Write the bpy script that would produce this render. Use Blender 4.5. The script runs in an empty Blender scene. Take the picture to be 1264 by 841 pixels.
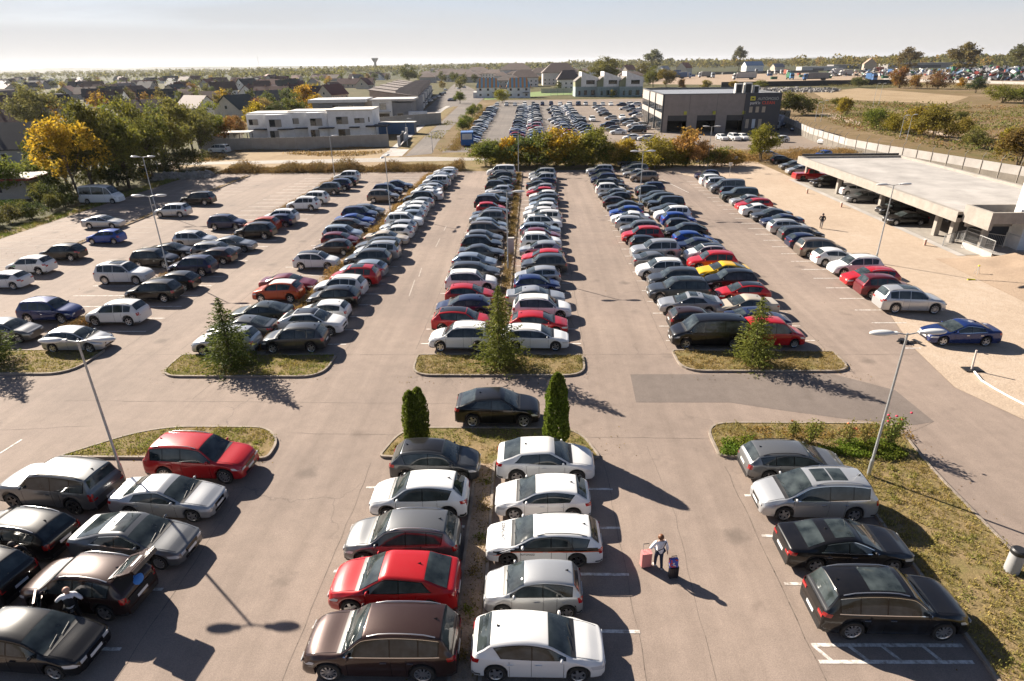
import bpy, bmesh, math, random
from mathutils import Vector, Matrix, noise as mnoise
random.seed(11)
R = math.radians
scene = bpy.context.scene
COL = scene.collection

# ------------------------------------------------------------------ camera
CAM_H = 17.0
F_PX, PITCH, ROLL, YAW = 753.02, 0.42606140, -0.01465983, 0.03474496
_cy, _sy = math.cos(YAW), math.sin(YAW)
FW = Vector((-_sy*math.cos(PITCH), _cy*math.cos(PITCH), -math.sin(PITCH)))
_r0 = Vector((_cy, _sy, 0)); _u0 = _r0.cross(FW)
RT = _r0*math.cos(ROLL) + _u0*math.sin(ROLL)
UP = _u0*math.cos(ROLL) - _r0*math.sin(ROLL)

def at(px, py, z=0.0):
    """world point at height z seen at a pixel of the 1264x841 photograph"""
    d = FW + RT*((px-632)/F_PX) - UP*((py-420.5)/F_PX)
    t = (z-CAM_H)/d.z
    return Vector((d.x*t, d.y*t, z))

cd = bpy.data.cameras.new("camera"); cam = bpy.data.objects.new("camera", cd); COL.objects.link(cam)
m3 = Matrix((RT, UP, -FW)).transposed()
cam.matrix_world = Matrix.Translation((0, 0, CAM_H)) @ m3.to_4x4()
cd.sensor_width = 36; cd.lens = 36*F_PX/1264; cd.clip_start = 0.5; cd.clip_end = 40000
scene.camera = cam

# ------------------------------------------------------------------ scene helpers
def tag(o, label=None, cat=None, group=None, kind=None):
    if label: o["label"] = label
    if cat: o["category"] = cat
    if group: o["group"] = group
    if kind: o["kind"] = kind
    return o

def empty(name, loc=(0, 0, 0), rz=0.0):
    o = bpy.data.objects.new(name, None); COL.objects.link(o)
    o.location = loc; o.rotation_euler = (0, 0, rz); o.empty_display_size = 0.3
    return o

def link_mesh(name, me, parent=None, loc=None, rz=None):
    o = bpy.data.objects.new(name, me); COL.objects.link(o)
    if parent: o.parent = parent
    if loc is not None: o.location = loc
    if rz is not None: o.rotation_euler = (0, 0, rz)
    return o

class MB:
    """collects polygons, then links them as one mesh object"""
    def __init__(s): s.v = []; s.f = []; s.m = []; s.cur = 0
    def mat(s, i): s.cur = i; return s
    def face(s, pts):
        n = len(s.v); s.v += [tuple(p) for p in pts]; s.f.append(tuple(range(n, n+len(pts)))); s.m.append(s.cur)
    def box(s, x0, x1, y0, y1, z0, z1, M=None):
        c = [(x0,y0,z0),(x1,y0,z0),(x1,y1,z0),(x0,y1,z0),(x0,y0,z1),(x1,y0,z1),(x1,y1,z1),(x0,y1,z1)]
        if M is not None: c = [tuple(M @ Vector(p)) for p in c]
        n = len(s.v); s.v += c
        for q in ((0,3,2,1),(4,5,6,7),(0,1,5,4),(1,2,6,5),(2,3,7,6),(3,0,4,7)):
            s.f.append(tuple(n+i for i in q)); s.m.append(s.cur)
    def prism(s, poly, z0, z1):
        """poly counter-clockwise"""
        n = len(s.v); k = len(poly)
        s.v += [(p[0], p[1], z0) for p in poly] + [(p[0], p[1], z1) for p in poly]
        for i in range(k):
            j = (i+1) % k; s.f.append((n+i, n+j, n+k+j, n+k+i)); s.m.append(s.cur)
        s.f.append(tuple(n+k+i for i in range(k))); s.m.append(s.cur)
        s.f.append(tuple(n+k-1-i for i in range(k))); s.m.append(s.cur)
    def tube(s, pts, rad, seg=8, caps=True):
        pts = [Vector(p) for p in pts]
        if not isinstance(rad, (list, tuple)): rad = [rad]*len(pts)
        n = len(s.v); up = None
        for i, p in enumerate(pts):
            d = (pts[min(i+1, len(pts)-1)] - pts[max(i-1, 0)])
            d = d.normalized() if d.length > 1e-9 else Vector((0, 0, 1))
            a = (d.orthogonal() if up is None else up - d*up.dot(d))
            a = a.normalized() if a.length > 1e-6 else d.orthogonal().normalized()
            up = a; b = d.cross(a)
            for k in range(seg):
                t = 2*math.pi*k/seg
                s.v.append(tuple(p + (a*math.cos(t) + b*math.sin(t))*rad[i]))
        for i in range(len(pts)-1):
            for k in range(seg):
                k2 = (k+1) % seg
                s.f.append((n+i*seg+k, n+i*seg+k2, n+(i+1)*seg+k2, n+(i+1)*seg+k)); s.m.append(s.cur)
        if caps:
            s.f.append(tuple(n+seg-1-k for k in range(seg))); s.m.append(s.cur)
            e = n+(len(pts)-1)*seg
            s.f.append(tuple(e+k for k in range(seg))); s.m.append(s.cur)
    def grid(s, rows, flip=False):
        n = len(s.v); a = len(rows); b = len(rows[0])
        for r in rows: s.v += [tuple(p) for p in r]
        for i in range(a-1):
            for j in range(b-1):
                q = (n+i*b+j, n+i*b+j+1, n+(i+1)*b+j+1, n+(i+1)*b+j)
                s.f.append(q[::-1] if flip else q); s.m.append(s.cur)
    def ball(s, c, r, seg=10, rings=6, sc=(1, 1, 1)):
        rows = []
        for i in range(rings+1):
            t = math.pi*i/rings
            rows.append([(c[0]+r*sc[0]*math.sin(t)*math.cos(2*math.pi*k/seg), c[1]+r*sc[1]*math.sin(t)*math.sin(2*math.pi*k/seg), c[2]-r*sc[2]*math.cos(t)) for k in range(seg+1)])
        s.grid(rows)
    def mesh(s, name, mats, smooth=None):
        me = bpy.data.meshes.new(name)
        me.from_pydata(s.v, [], s.f)
        if not isinstance(mats, (list, tuple)): mats = [mats]
        for m in mats: me.materials.append(m)
        if len(mats) > 1: me.polygons.foreach_set("material_index", s.m)
        if smooth is not None:
            me.polygons.foreach_set("use_smooth", [True]*len(me.polygons))
            if smooth < 179: me.set_sharp_from_angle(angle=R(smooth))
        me.update()
        return me
    def build(s, name, mats, parent=None, smooth=None, loc=None, rz=None):
        return link_mesh(name, s.mesh(name, mats, smooth), parent, loc, rz)

def weld(me, d=0.0005):
    bm = bmesh.new(); bm.from_mesh(me); bmesh.ops.remove_doubles(bm, verts=bm.verts, dist=d)
    bm.to_mesh(me); bm.free(); me.update()

def copy_tree(o, parent=None):
    c = o.copy(); COL.objects.link(c)
    if parent is not None: c.parent = parent
    for ch in KIDS.get(o.name, ()): copy_tree(ch, c)
    return c
KIDS = {}
def note_kids(root):
    for ch in root.children:
        KIDS.setdefault(root.name, []).append(ch); note_kids(ch)

# ------------------------------------------------------------------ materials
def new_mat(name):
    m = bpy.data.materials.new(name); m.use_nodes = True
    nt = m.node_tree; b = nt.nodes["Principled BSDF"]
    return m, nt, b
def simple(name, col, rough=0.6, metal=0.0, spec=0.5, var=0.0, scale=3.0, bump=0.0):
    m, nt, b = new_mat(name)
    b.inputs["Base Color"].default_value = (*col, 1); b.inputs["Roughness"].default_value = rough
    b.inputs["Metallic"].default_value = metal; b.inputs["Specular IOR Level"].default_value = spec
    if var or bump:
        tc = nt.nodes.new("ShaderNodeTexCoord"); n = nt.nodes.new("ShaderNodeTexNoise")
        n.inputs["Scale"].default_value = scale; n.inputs["Detail"].default_value = 6; n.inputs["Roughness"].default_value = 0.65
        nt.links.new(tc.outputs["Object"], n.inputs["Vector"])
        if var:
            r = nt.nodes.new("ShaderNodeValToRGB")
            r.color_ramp.elements[0].position = 0.3; r.color_ramp.elements[1].position = 0.7
            r.color_ramp.elements[0].color = (*[c*(1-var) for c in col], 1)
            r.color_ramp.elements[1].color = (*[min(1, c*(1+var)) for c in col], 1)
            nt.links.new(n.outputs["Fac"], r.inputs["Fac"]); nt.links.new(r.outputs["Color"], b.inputs["Base Color"])
        if bump:
            bp = nt.nodes.new("ShaderNodeBump"); bp.inputs["Strength"].default_value = bump; bp.inputs["Distance"].default_value = 0.02
            nt.links.new(n.outputs["Fac"], bp.inputs["Height"]); nt.links.new(bp.outputs["Normal"], b.inputs["Normal"])
    return m
def node(nt, t, **kw):
    n = nt.nodes.new(t)
    for k, v in kw.items():
        if k in n.inputs: n.inputs[k].default_value = v
        else: setattr(n, k, v)
    return n
def noise(nt, vec, scale, detail=5, rough=0.6, dist=0.0):
    n = node(nt, "ShaderNodeTexNoise"); n.inputs["Scale"].default_value = scale; n.inputs["Detail"].default_value = detail
    n.inputs["Roughness"].default_value = rough; n.inputs["Distortion"].default_value = dist
    nt.links.new(vec, n.inputs["Vector"]); return n.outputs["Fac"]
def ramp(nt, fac, stops):
    r = node(nt, "ShaderNodeValToRGB"); e = r.color_ramp.elements
    while len(e) < len(stops): e.new(0.5)
    for el, (p, c) in zip(e, stops): el.position = p; el.color = (*c, 1) if len(c) == 3 else c
    nt.links.new(fac, r.inputs["Fac"]); return r.outputs["Color"]
def mix(nt, fac, a, b, mode='MIX'):
    n = node(nt, "ShaderNodeMix"); n.data_type = 'RGBA'; n.blend_type = mode
    for s, x in ((0, fac), (6, a), (7, b)):
        if isinstance(x, (int, float)): n.inputs[s].default_value = x
        elif isinstance(x, tuple): n.inputs[s].default_value = (*x, 1)
        else: nt.links.new(x, n.inputs[s])
    return n.outputs[2]
def mul(nt, a, b, op='MULTIPLY'):
    n = node(nt, "ShaderNodeMath"); n.operation = op
    for s, x in ((0, a), (1, b)):
        if isinstance(x, (int, float)): n.inputs[s].default_value = x
        else: nt.links.new(x, n.inputs[s])
    return n.outputs[0]

def mk_paint():
    m, nt, b = new_mat("car_paint")
    oi = node(nt, "ShaderNodeObjectInfo")
    tc = node(nt, "ShaderNodeTexCoord")
    n = noise(nt, tc.outputs["Object"], 2.0, 4, 0.6)
    dust = ramp(nt, n, [(0.35, (0.004, 0.004, 0.004)), (0.9, (0.03, 0.03, 0.03))])
    c = mix(nt, dust, oi.outputs["Color"], (0.30, 0.25, 0.20))
    nt.links.new(c, b.inputs["Base Color"])
    nt.links.new(oi.outputs["Alpha"], b.inputs["Metallic"])
    b.inputs["Roughness"].default_value = 0.34; b.inputs["Specular IOR Level"].default_value = 0.15
    b.inputs["Coat Weight"].default_value = 0.9; b.inputs["Coat Roughness"].default_value = 0.03
    return m
def mk_glass():
    m, nt, b = new_mat("tinted_glass")
    tc = node(nt, "ShaderNodeTexCoord")
    n = noise(nt, tc.outputs["Object"], 1.7, 3, 0.5)
    c = ramp(nt, n, [(0.32, (0.010, 0.014, 0.015)), (0.75, (0.062, 0.076, 0.077))])
    nt.links.new(c, b.inputs["Base Color"])
    b.inputs["Roughness"].default_value = 0.03; b.inputs["IOR"].default_value = 1.52
    b.inputs["Specular IOR Level"].default_value = 0.6
    return m
def lamp_mat(name, col, rough=0.1):
    m = simple(name, col, rough, 0.0, 0.6); m.node_tree.nodes["Principled BSDF"].inputs["Coat Weight"].default_value = 1.0
    return m
M = {}
M['paint'] = mk_paint(); M['glass'] = mk_glass()
M['trim'] = simple("black_plastic", (0.018, 0.018, 0.019), 0.45, var=0.3)
M['gloss_black'] = simple("gloss_black", (0.008, 0.008, 0.009), 0.12)
M['tyre'] = simple("tyre_rubber", (0.022, 0.021, 0.020), 0.8, var=0.3, scale=8)
M['alloy'] = simple("alloy_rim", (0.55, 0.55, 0.56), 0.28, 0.85)
M['dark_alloy'] = simple("dark_alloy_rim", (0.06, 0.06, 0.065), 0.3, 0.7)
M['headlight'] = lamp_mat("headlight_lens", (0.52, 0.53, 0.54))
M['taillight'] = lamp_mat("taillight_lens", (0.38, 0.008, 0.010))
M['plate'] = simple("number_plate_white", (0.75, 0.75, 0.73), 0.4)
M['chrome'] = simple("chrome", (0.75, 0.75, 0.76), 0.12, 1.0)
M['steel'] = simple("galvanised_steel", (0.42, 0.43, 0.43), 0.45, 0.6, var=0.15, scale=6)

# ------------------------------------------------------------------ cars
def pchip(pts):
    pts = sorted(pts); xs = [p[0] for p in pts]; ys = [p[1] for p in pts]; n = len(xs)
    d = [(ys[i+1]-ys[i])/(xs[i+1]-xs[i]) for i in range(n-1)]
    m = [d[0]]+[0]*(n-2)+[d[-1]]
    for i in range(1, n-1):
        if d[i-1]*d[i] > 0:
            w1 = 2*(xs[i+1]-xs[i])+(xs[i]-xs[i-1]); w2 = (xs[i+1]-xs[i])+2*(xs[i]-xs[i-1])
            m[i] = (w1+w2)/(w1/d[i-1]+w2/d[i])
    def f(x):
        if x <= xs[0]: return ys[0]
        if x >= xs[-1]: return ys[-1]
        for i in range(n-1):
            if x <= xs[i+1]: break
        h = xs[i+1]-xs[i]; t = (x-xs[i])/h
        return (ys[i]*(1+2*t)*(1-t)**2 + h*m[i]*t*(1-t)**2 + ys[i+1]*t*t*(3-2*t) + h*m[i+1]*t*t*(t-1))
    return f

class CarShape:
    """body surface of a car: x forward, origin on the ground under its centre"""
    def __init__(s, L, H, W, cowl, cowl_z, ws, rt, rb, rbz, tail_z, hood_z=0.74, nose_z=0.67, clr=0.19, r=0.33, fo=0.86, ro=0.80,
                 belt=0.93, belt_r=None, ws_z=None, rt_z=None, peak=None, tumble=0.30, nose_w=0.70, tail_w=0.82, pl=None):
        s.L, s.H, s.W, s.r, s.clr = L, H, W/2, r, clr
        h = L/2; s.h = h
        s.xf, s.xr = h-fo, -h+ro
        ws_z = ws_z or H-0.09; rt_z = rt_z or H-0.10
        s.x_cowl, s.x_ws, s.x_rt, s.x_rb = h-cowl, h-ws, -h+rt, -h+rb
        s.cowl_z, s.rbz, s.ws_z, s.rt_z = cowl_z, rbz, ws_z, rt_z
        top = [(h, nose_z), (h-0.05, nose_z+0.55*(hood_z-nose_z)), (h-0.16, hood_z), (h-0.5, hood_z+0.55*(cowl_z-hood_z)), (s.x_cowl, cowl_z)]
        if pl: top = pl(h)
        else:
            a, b = s.x_cowl, s.x_ws
            top += [(a+(b-a)*0.5, cowl_z+(ws_z-cowl_z)*0.55), (b, ws_z), (peak if peak is not None else (b+s.x_rt)/2+0.1, H), (s.x_rt, rt_z)]
            a, b = s.x_rt, s.x_rb
            top += [(a+(b-a)*0.5, rt_z+(rbz-rt_z)*0.47), (b, rbz)]
            if s.x_rb > -h+0.25: top += [(-h+0.12, tail_z), (-h+0.03, tail_z-0.10), (-h, tail_z-0.32)]
            else: top += [(-h+0.06, tail_z-0.04 if tail_z < rbz else rbz-0.05), (-h, tail_z-0.28)]
        s.zt = pchip(top)
        br = belt_r or belt+0.05
        s.zb_ = pchip([(h, 0.50), (h-0.12, min(hood_z-0.06, 0.68)), (h-0.45, hood_z-0.03), (s.x_cowl, belt), (0, belt+0.01), (s.x_rt, br), (-h+0.2, br-0.02), (-h+0.05, br-0.12), (-h, br-0.35)])
        s.nose_w, s.tail_w, s.tumble = nose_w, tail_w, tumble
    def zb(s, x): return max(min(s.zb_(x), s.zt(x)-0.03), s.z0(x)+0.08)
    def w(s, x):
        t = min(1, abs(x)/s.h); e = s.nose_w if x > 0 else s.tail_w
        return s.W*(e+(1-e)*max(0, 1-t**6)**0.45)
    def z0(s, x):
        z = s.clr + (0.05 if abs(x) > s.h-0.10 else 0)
        for xa in (s.xf, s.xr):
            R_ = s.r+0.055; d = abs(x-xa)
            if d < R_: z = max(z, s.r+math.sqrt(R_*R_-d*d))
        return z
    def section(s, x):
        w = s.w(x); z0 = s.z0(x); zb = s.zb(x); zt = s.zt(x); d = zb-z0
        pts = [(0, z0), (w*0.86, z0), (w*0.955, z0+0.03), (w*0.985, z0+0.22*d), (w, z0+0.48*d), (w*0.998, z0+0.72*d), (w*0.985, z0+0.90*d), (w*0.962, zb)]
        h = zt-zb; c = min(0.12, 0.45*h); re = s.re(x)
        for t in (0.33, 0.66, 1.0):
            zz = zb+(h-c)*t; pts.append((w*0.955+(re-w*0.955)*t**1.15, zz))
        cw = min(0.16, 0.3*re)
        for a in (25, 50, 75): pts.append((re-cw+cw*math.cos(R(a)), zt-c+0.75*c*math.sin(R(a))))
        yy = re-cw+cw*math.cos(R(75)); zz = zt-c+0.75*c*math.sin(R(75))
        for t in (0.35, 0.7, 1.0): pts.append((yy*(1-t), zz+(zt-zz)*(1-(1-t)**2)))
        return pts
    def re(s, x):
        return max(0.30, s.w(x)*0.955-(s.zt(x)-s.zb(x))*s.tumble-0.02)
    def side(s, x, z, off=0.006):
        p = s.section(x)[1:12]
        for (y0, a), (y1, b) in zip(p, p[1:]):
            if a <= z <= b or (z < a and (y0, a) == p[0]):
                t = (z-a)/(b-a) if b > a else 0
                return y0+(y1-y0)*max(0, min(1, t))+off
        return p[-1][0]+off
    def top(s, x, y):
        p = s.section(x)[7:]; y = abs(y)
        for (y0, a), (y1, b) in zip(p, p[1:]):
            if y1 <= y <= y0: return a+(b-a)*((y0-y)/(y0-y1) if y0 > y1 else 0)
        return p[0][1]
    def stations(s):
        xs = set()
        for i in range(41): xs.add(round(-s.h+s.L*i/40, 4))
        for d in (0.005, 0.02, 0.045, 0.08, 0.13, 0.2): xs.add(s.h-d); xs.add(-s.h+d)
        for xa in (s.xf, s.xr):
            R_ = s.r+0.055
            for k in range(13): xs.add(round(xa+R_*math.cos(math.pi*k/12)*0.9999, 4))
            xs.add(xa+R_+0.004); xs.add(xa-R_-0.004)
        for a, b in ((s.x_cowl, s.x_ws), (s.x_rt, s.x_rb)):
            for k in range(7): xs.add(a+(b-a)*k/6)
        xs = sorted(xs); out = [xs[0]]
        for x in xs[1:]:
            if x-out[-1] > 0.003: out.append(x)
        return out
    def body(s, seams=None):
        mb = MB(); rows = []
        for x in s.stations():
            p = s.section(x)
            rows.append([(x, -y, z) for y, z in p]+[(x, y, z) for y, z in p[-2::-1]])
        mb.grid(rows, flip=True)
        mb.face(rows[-1]); mb.face(rows[0][::-1])
        if seams:
            n = len(mb.v); mb.v += seams.v; mb.f += [tuple(n+i for i in f) for f in seams.f]; mb.m += [1]*len(seams.f)
        me = mb.mesh("body", [M['paint'], M['gloss_black']], 28); weld(me); me.set_sharp_from_angle(angle=R(28))
        return me
    def side_patch(s, sides, fx, zl, zu, nu=10, nv=3, off=0.008, mat=None, name="patch", mb=None):
        """fx(v)->(xa,xb): x range at height fraction v; zl/zu(x)"""
        mb = mb or MB()
        for sd in sides:
            rows = []
            for j in range(nv+1):
                v = j/nv; xa, xb = fx(v); row = []
                for i in range(nu+1):
                    x = xa+(xb-xa)*i/nu; lo, hi = zl(x), zu(x)
                    z = lo+(max(hi, lo+0.004)-lo)*v
                    row.append((x, sd*s.side(x, z, off), z))
                rows.append(row)
            mb.grid(rows, flip=(sd < 0) != (fx(0)[0] < fx(0)[1]))
        return mb
    def top_patch(s, x0, x1, yf, nu=8, nv=8, off=0.008, mb=None):
        mb = mb or MB(); rows = []
        sl = (s.zt(x1)-s.zt(x0))/(x1-x0); nl = math.hypot(1, sl); ox, oz = -sl/nl*off, off/nl
        for i in range(nu+1):
            x = x0+(x1-x0)*i/nu; w = yf(x); row = []
            for j in range(nv+1):
                y = -w+2*w*j/nv
                row.append((x+ox, y, s.top(x, y)+oz+0.002))
            rows.append(row)
        mb.grid(rows, flip=x0 < x1); return mb

def wheel_mesh(r, wid, spokes, style):
    """lathe about the y axis, outer face at +y"""
    t = MB(); n = 22
    prof = [(r*0.66, -wid/2), (r*0.93, -wid/2), (r, -wid/2+0.03), (r, wid/2-0.03), (r*0.95, wid/2), (r*0.68, wid/2-0.005)]
    t.grid([[(a*math.cos(2*math.pi*k/n), b, a*math.sin(2*math.pi*k/n)) for k in range(n+1)] for a, b in prof])
    m = MB()
    def ring(a, b, ya, yb): m.grid([[(q*math.cos(2*math.pi*k/n), y, q*math.sin(2*math.pi*k/n)) for k in range(n+1)] for q, y in ((a, ya), (b, yb))])
    m.mat(1); ring(r*0.66, r*0.02, wid/2-0.07, wid/2-0.08)
    m.mat(0); ring(r*0.69, r*0.61, wid/2+0.002, wid/2-0.015); ring(r*0.61, r*0.60, wid/2-0.015, wid/2-0.07); ring(r*0.17, r*0.01, wid/2-0.02, wid/2-0.012)
    for k in range(spokes):
        a = 2*math.pi*k/spokes; ca, sa = math.cos(a), math.sin(a)
        hw0, hw1 = (0.055*r/0.33, 0.04*r/0.33) if spokes <= 6 else (0.026, 0.03)
        q = [(r*0.12, -hw0), (r*0.64, -hw1), (r*0.64, hw1), (r*0.12, hw0)]
        y = wid/2-0.018
        for (x0, w0, x1, w1) in ((r*0.12, hw0, r*0.64, hw1),):
            p = [(x0*ca-(-w0)*sa, y, x0*sa+(-w0)*ca), (x1*ca-(-w1)*sa, y+0.012, x1*sa+(-w1)*ca), (x1*ca-w1*sa, y+0.012, x1*sa+w1*ca), (x0*ca-w0*sa, y, x0*sa+w0*ca)]
            m.face(p[::-1])
            m.face([(a_[0], a_[1]-0.03, a_[2]) for a_ in p[:2]][::-1]+p[:2]); m.face(p[2:]+[(a_[0], a_[1]-0.03, a_[2]) for a_ in p[2:]][::-1])
    rimm = {'alloy': M['alloy'], 'dark': M['dark_alloy']}[style]
    return t.mesh("tyre", M['tyre'], 40), m.mesh("rim", [rimm, M['gloss_black']], 40)

CAR_TYPES = {
 # a small five-door, hatchback, estate, saloon, crossover ... all sizes in metres
 'city':   dict(L=3.62, H=1.50, W=1.62, cowl=0.80, cowl_z=0.99, ws=1.52, rt=0.36, rb=0.10, rbz=1.02, tail_z=0.98, r=0.29, fo=0.70, ro=0.56, belt=0.93, hood_z=0.80),
 'hatch':  dict(L=4.28, H=1.46, W=1.80, cowl=1.05, cowl_z=0.97, ws=1.86, rt=0.66, rb=0.16, rbz=1.02, tail_z=0.98, belt=0.90, belt_r=0.97, hood_z=0.74),
 'hatch2': dict(L=4.05, H=1.47, W=1.74, cowl=0.98, cowl_z=0.98, ws=1.80, rt=0.50, rb=0.14, rbz=1.02, tail_z=0.97, belt=0.91, hood_z=0.76, r=0.31, fo=0.80, ro=0.66),
 'estate': dict(L=4.66, H=1.47, W=1.81, cowl=1.12, cowl_z=0.97, ws=1.94, rt=0.52, rb=0.14, rbz=1.03, tail_z=0.98, belt=0.91, hood_z=0.74, fo=0.90, ro=1.02),
 'saloon': dict(L=4.72, H=1.44, W=1.83, cowl=1.25, cowl_z=0.96, ws=2.08, rt=1.36, rb=0.66, rbz=1.06, tail_z=1.02, belt=0.90, belt_r=0.96, hood_z=0.74, fo=0.84, ro=1.04, peak=-0.02),
 'fastback': dict(L=4.86, H=1.43, W=1.87, cowl=1.28, cowl_z=0.95, ws=2.15, rt=1.55, rb=0.42, rbz=1.06, tail_z=1.02, belt=0.90, belt_r=0.97, hood_z=0.74, fo=0.88, ro=1.06, peak=0.02, rt_z=1.37),
 'coupe_suv': dict(L=4.72, H=1.60, W=1.92, cowl=1.18, cowl_z=1.08, ws=1.98, rt=1.20, rb=0.30, rbz=1.18, tail_z=1.12, belt=1.02, belt_r=1.10, hood_z=0.88, clr=0.24, r=0.37, fo=0.88, ro=0.98, peak=0.15, rt_z=1.53, nose_z=0.72),
 'suv':    dict(L=4.46, H=1.70, W=1.86, cowl=1.08, cowl_z=1.09, ws=1.80, rt=0.52, rb=0.14, rbz=1.14, tail_z=1.08, belt=1.02, belt_r=1.07, hood_z=0.88, clr=0.24, r=0.36, fo=0.86, ro=0.92, nose_z=0.72),
 'crossover': dict(L=4.22, H=1.62, W=1.79, cowl=0.98, cowl_z=1.05, ws=1.72, rt=0.60, rb=0.16, rbz=1.10, tail_z=1.04, belt=0.98, belt_r=1.06, hood_z=0.86, clr=0.22, r=0.34, fo=0.82, ro=0.80, nose_z=0.70),
 'big_suv': dict(L=4.92, H=1.80, W=1.97, cowl=1.30, cowl_z=1.15, ws=2.05, rt=0.48, rb=0.14, rbz=1.18, tail_z=1.12, belt=1.08, belt_r=1.12, hood_z=0.96, clr=0.25, r=0.39, fo=0.88, ro=1.06, nose_z=0.78, nose_w=0.8),
 'boxy_suv': dict(L=4.98, H=1.84, W=2.00, cowl=1.36, cowl_z=1.20, ws=1.98, rt=0.34, rb=0.12, rbz=1.22, tail_z=1.16, belt=1.14, belt_r=1.16, hood_z=1.06, clr=0.26, r=0.39, fo=0.86, ro=1.10, nose_z=0.84, nose_w=0.84, tail_w=0.90, tumble=0.24),
 'mpv':    dict(L=4.78, H=1.70, W=1.89, cowl=0.98, cowl_z=1.07, ws=1.98, rt=0.46, rb=0.14, rbz=1.12, tail_z=1.06, belt=0.98, belt_r=1.04, hood_z=0.82, r=0.34, fo=0.92, ro=0.98, nose_z=0.66),
 'small_van': dict(L=4.14, H=1.80, W=1.73, cowl=0.86, cowl_z=1.08, ws=1.62, rt=0.24, rb=0.10, rbz=1.12, tail_z=1.06, belt=1.00, hood_z=0.86, r=0.30, fo=0.78, ro=0.66, tumble=0.17, tail_w=0.92),
 'van':    dict(L=5.10, H=1.92, W=1.93, cowl=0.90, cowl_z=1.18, ws=1.72, rt=0.26, rb=0.10, rbz=1.20, tail_z=1.12, belt=1.10, belt_r=1.12, hood_z=0.94, r=0.34, fo=0.92, ro=0.98, tumble=0.17, tail_w=0.93, nose_z=0.70),
 'minibus': dict(L=5.90, H=2.48, W=2.05, cowl=0.72, cowl_z=1.34, ws=1.50, rt=0.22, rb=0.10, rbz=1.36, tail_z=1.26, belt=1.26, belt_r=1.28, hood_z=1.12, r=0.35, fo=0.92, ro=1.20, tumble=0.12, tail_w=0.95, nose_z=0.80, ws_z=2.26),
 'pickup': dict(L=5.30, H=1.82, W=1.90, cowl=1.36, cowl_z=1.16, ws=2.00, rt=2.02, rb=1.90, rbz=1.16, tail_z=1.14, belt=1.08, belt_r=1.10, hood_z=0.98, clr=0.30, r=0.39, fo=0.90, ro=1.20, nose_z=0.80, peak=-0.05, tumble=0.22, tail_w=0.94),
}
STYLE = {  # doors' glass edges (from nose, from tail), third side window, rails, cladding, spokes, rim finish, words
 'city': ('city car', 0, 0, 0, 5, 'alloy'), 'hatch': ('hatchback', 0, 0, 0, 5, 'alloy'), 'hatch2': ('small hatchback', 0, 0, 0, 9, 'alloy'),
 'estate': ('estate car', 1, 1, 0, 5, 'alloy'), 'saloon': ('saloon', 0, 0, 0, 5, 'alloy'), 'fastback': ('fastback saloon', 0, 0, 0, 10, 'alloy'),
 'coupe_suv': ('coupe SUV', 0, 0, 0, 5, 'alloy'), 'suv': ('SUV', 1, 1, 1, 5, 'alloy'), 'crossover': ('crossover', 0, 0, 1, 5, 'alloy'),
 'big_suv': ('large SUV', 1, 1, 0, 10, 'alloy'), 'boxy_suv': ('boxy SUV', 1, 1, 1, 5, 'alloy'), 'mpv': ('people carrier', 1, 1, 0, 5, 'alloy'),
 'small_van': ('small van', 0, 0, 0, 6, 'alloy'), 'van': ('passenger van', 1, 0, 0, 5, 'alloy'), 'minibus': ('minibus', 1, 0, 1, 6, 'alloy'), 'pickup': ('pickup truck', 0, 0, 0, 6, 'dark'),
}
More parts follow.
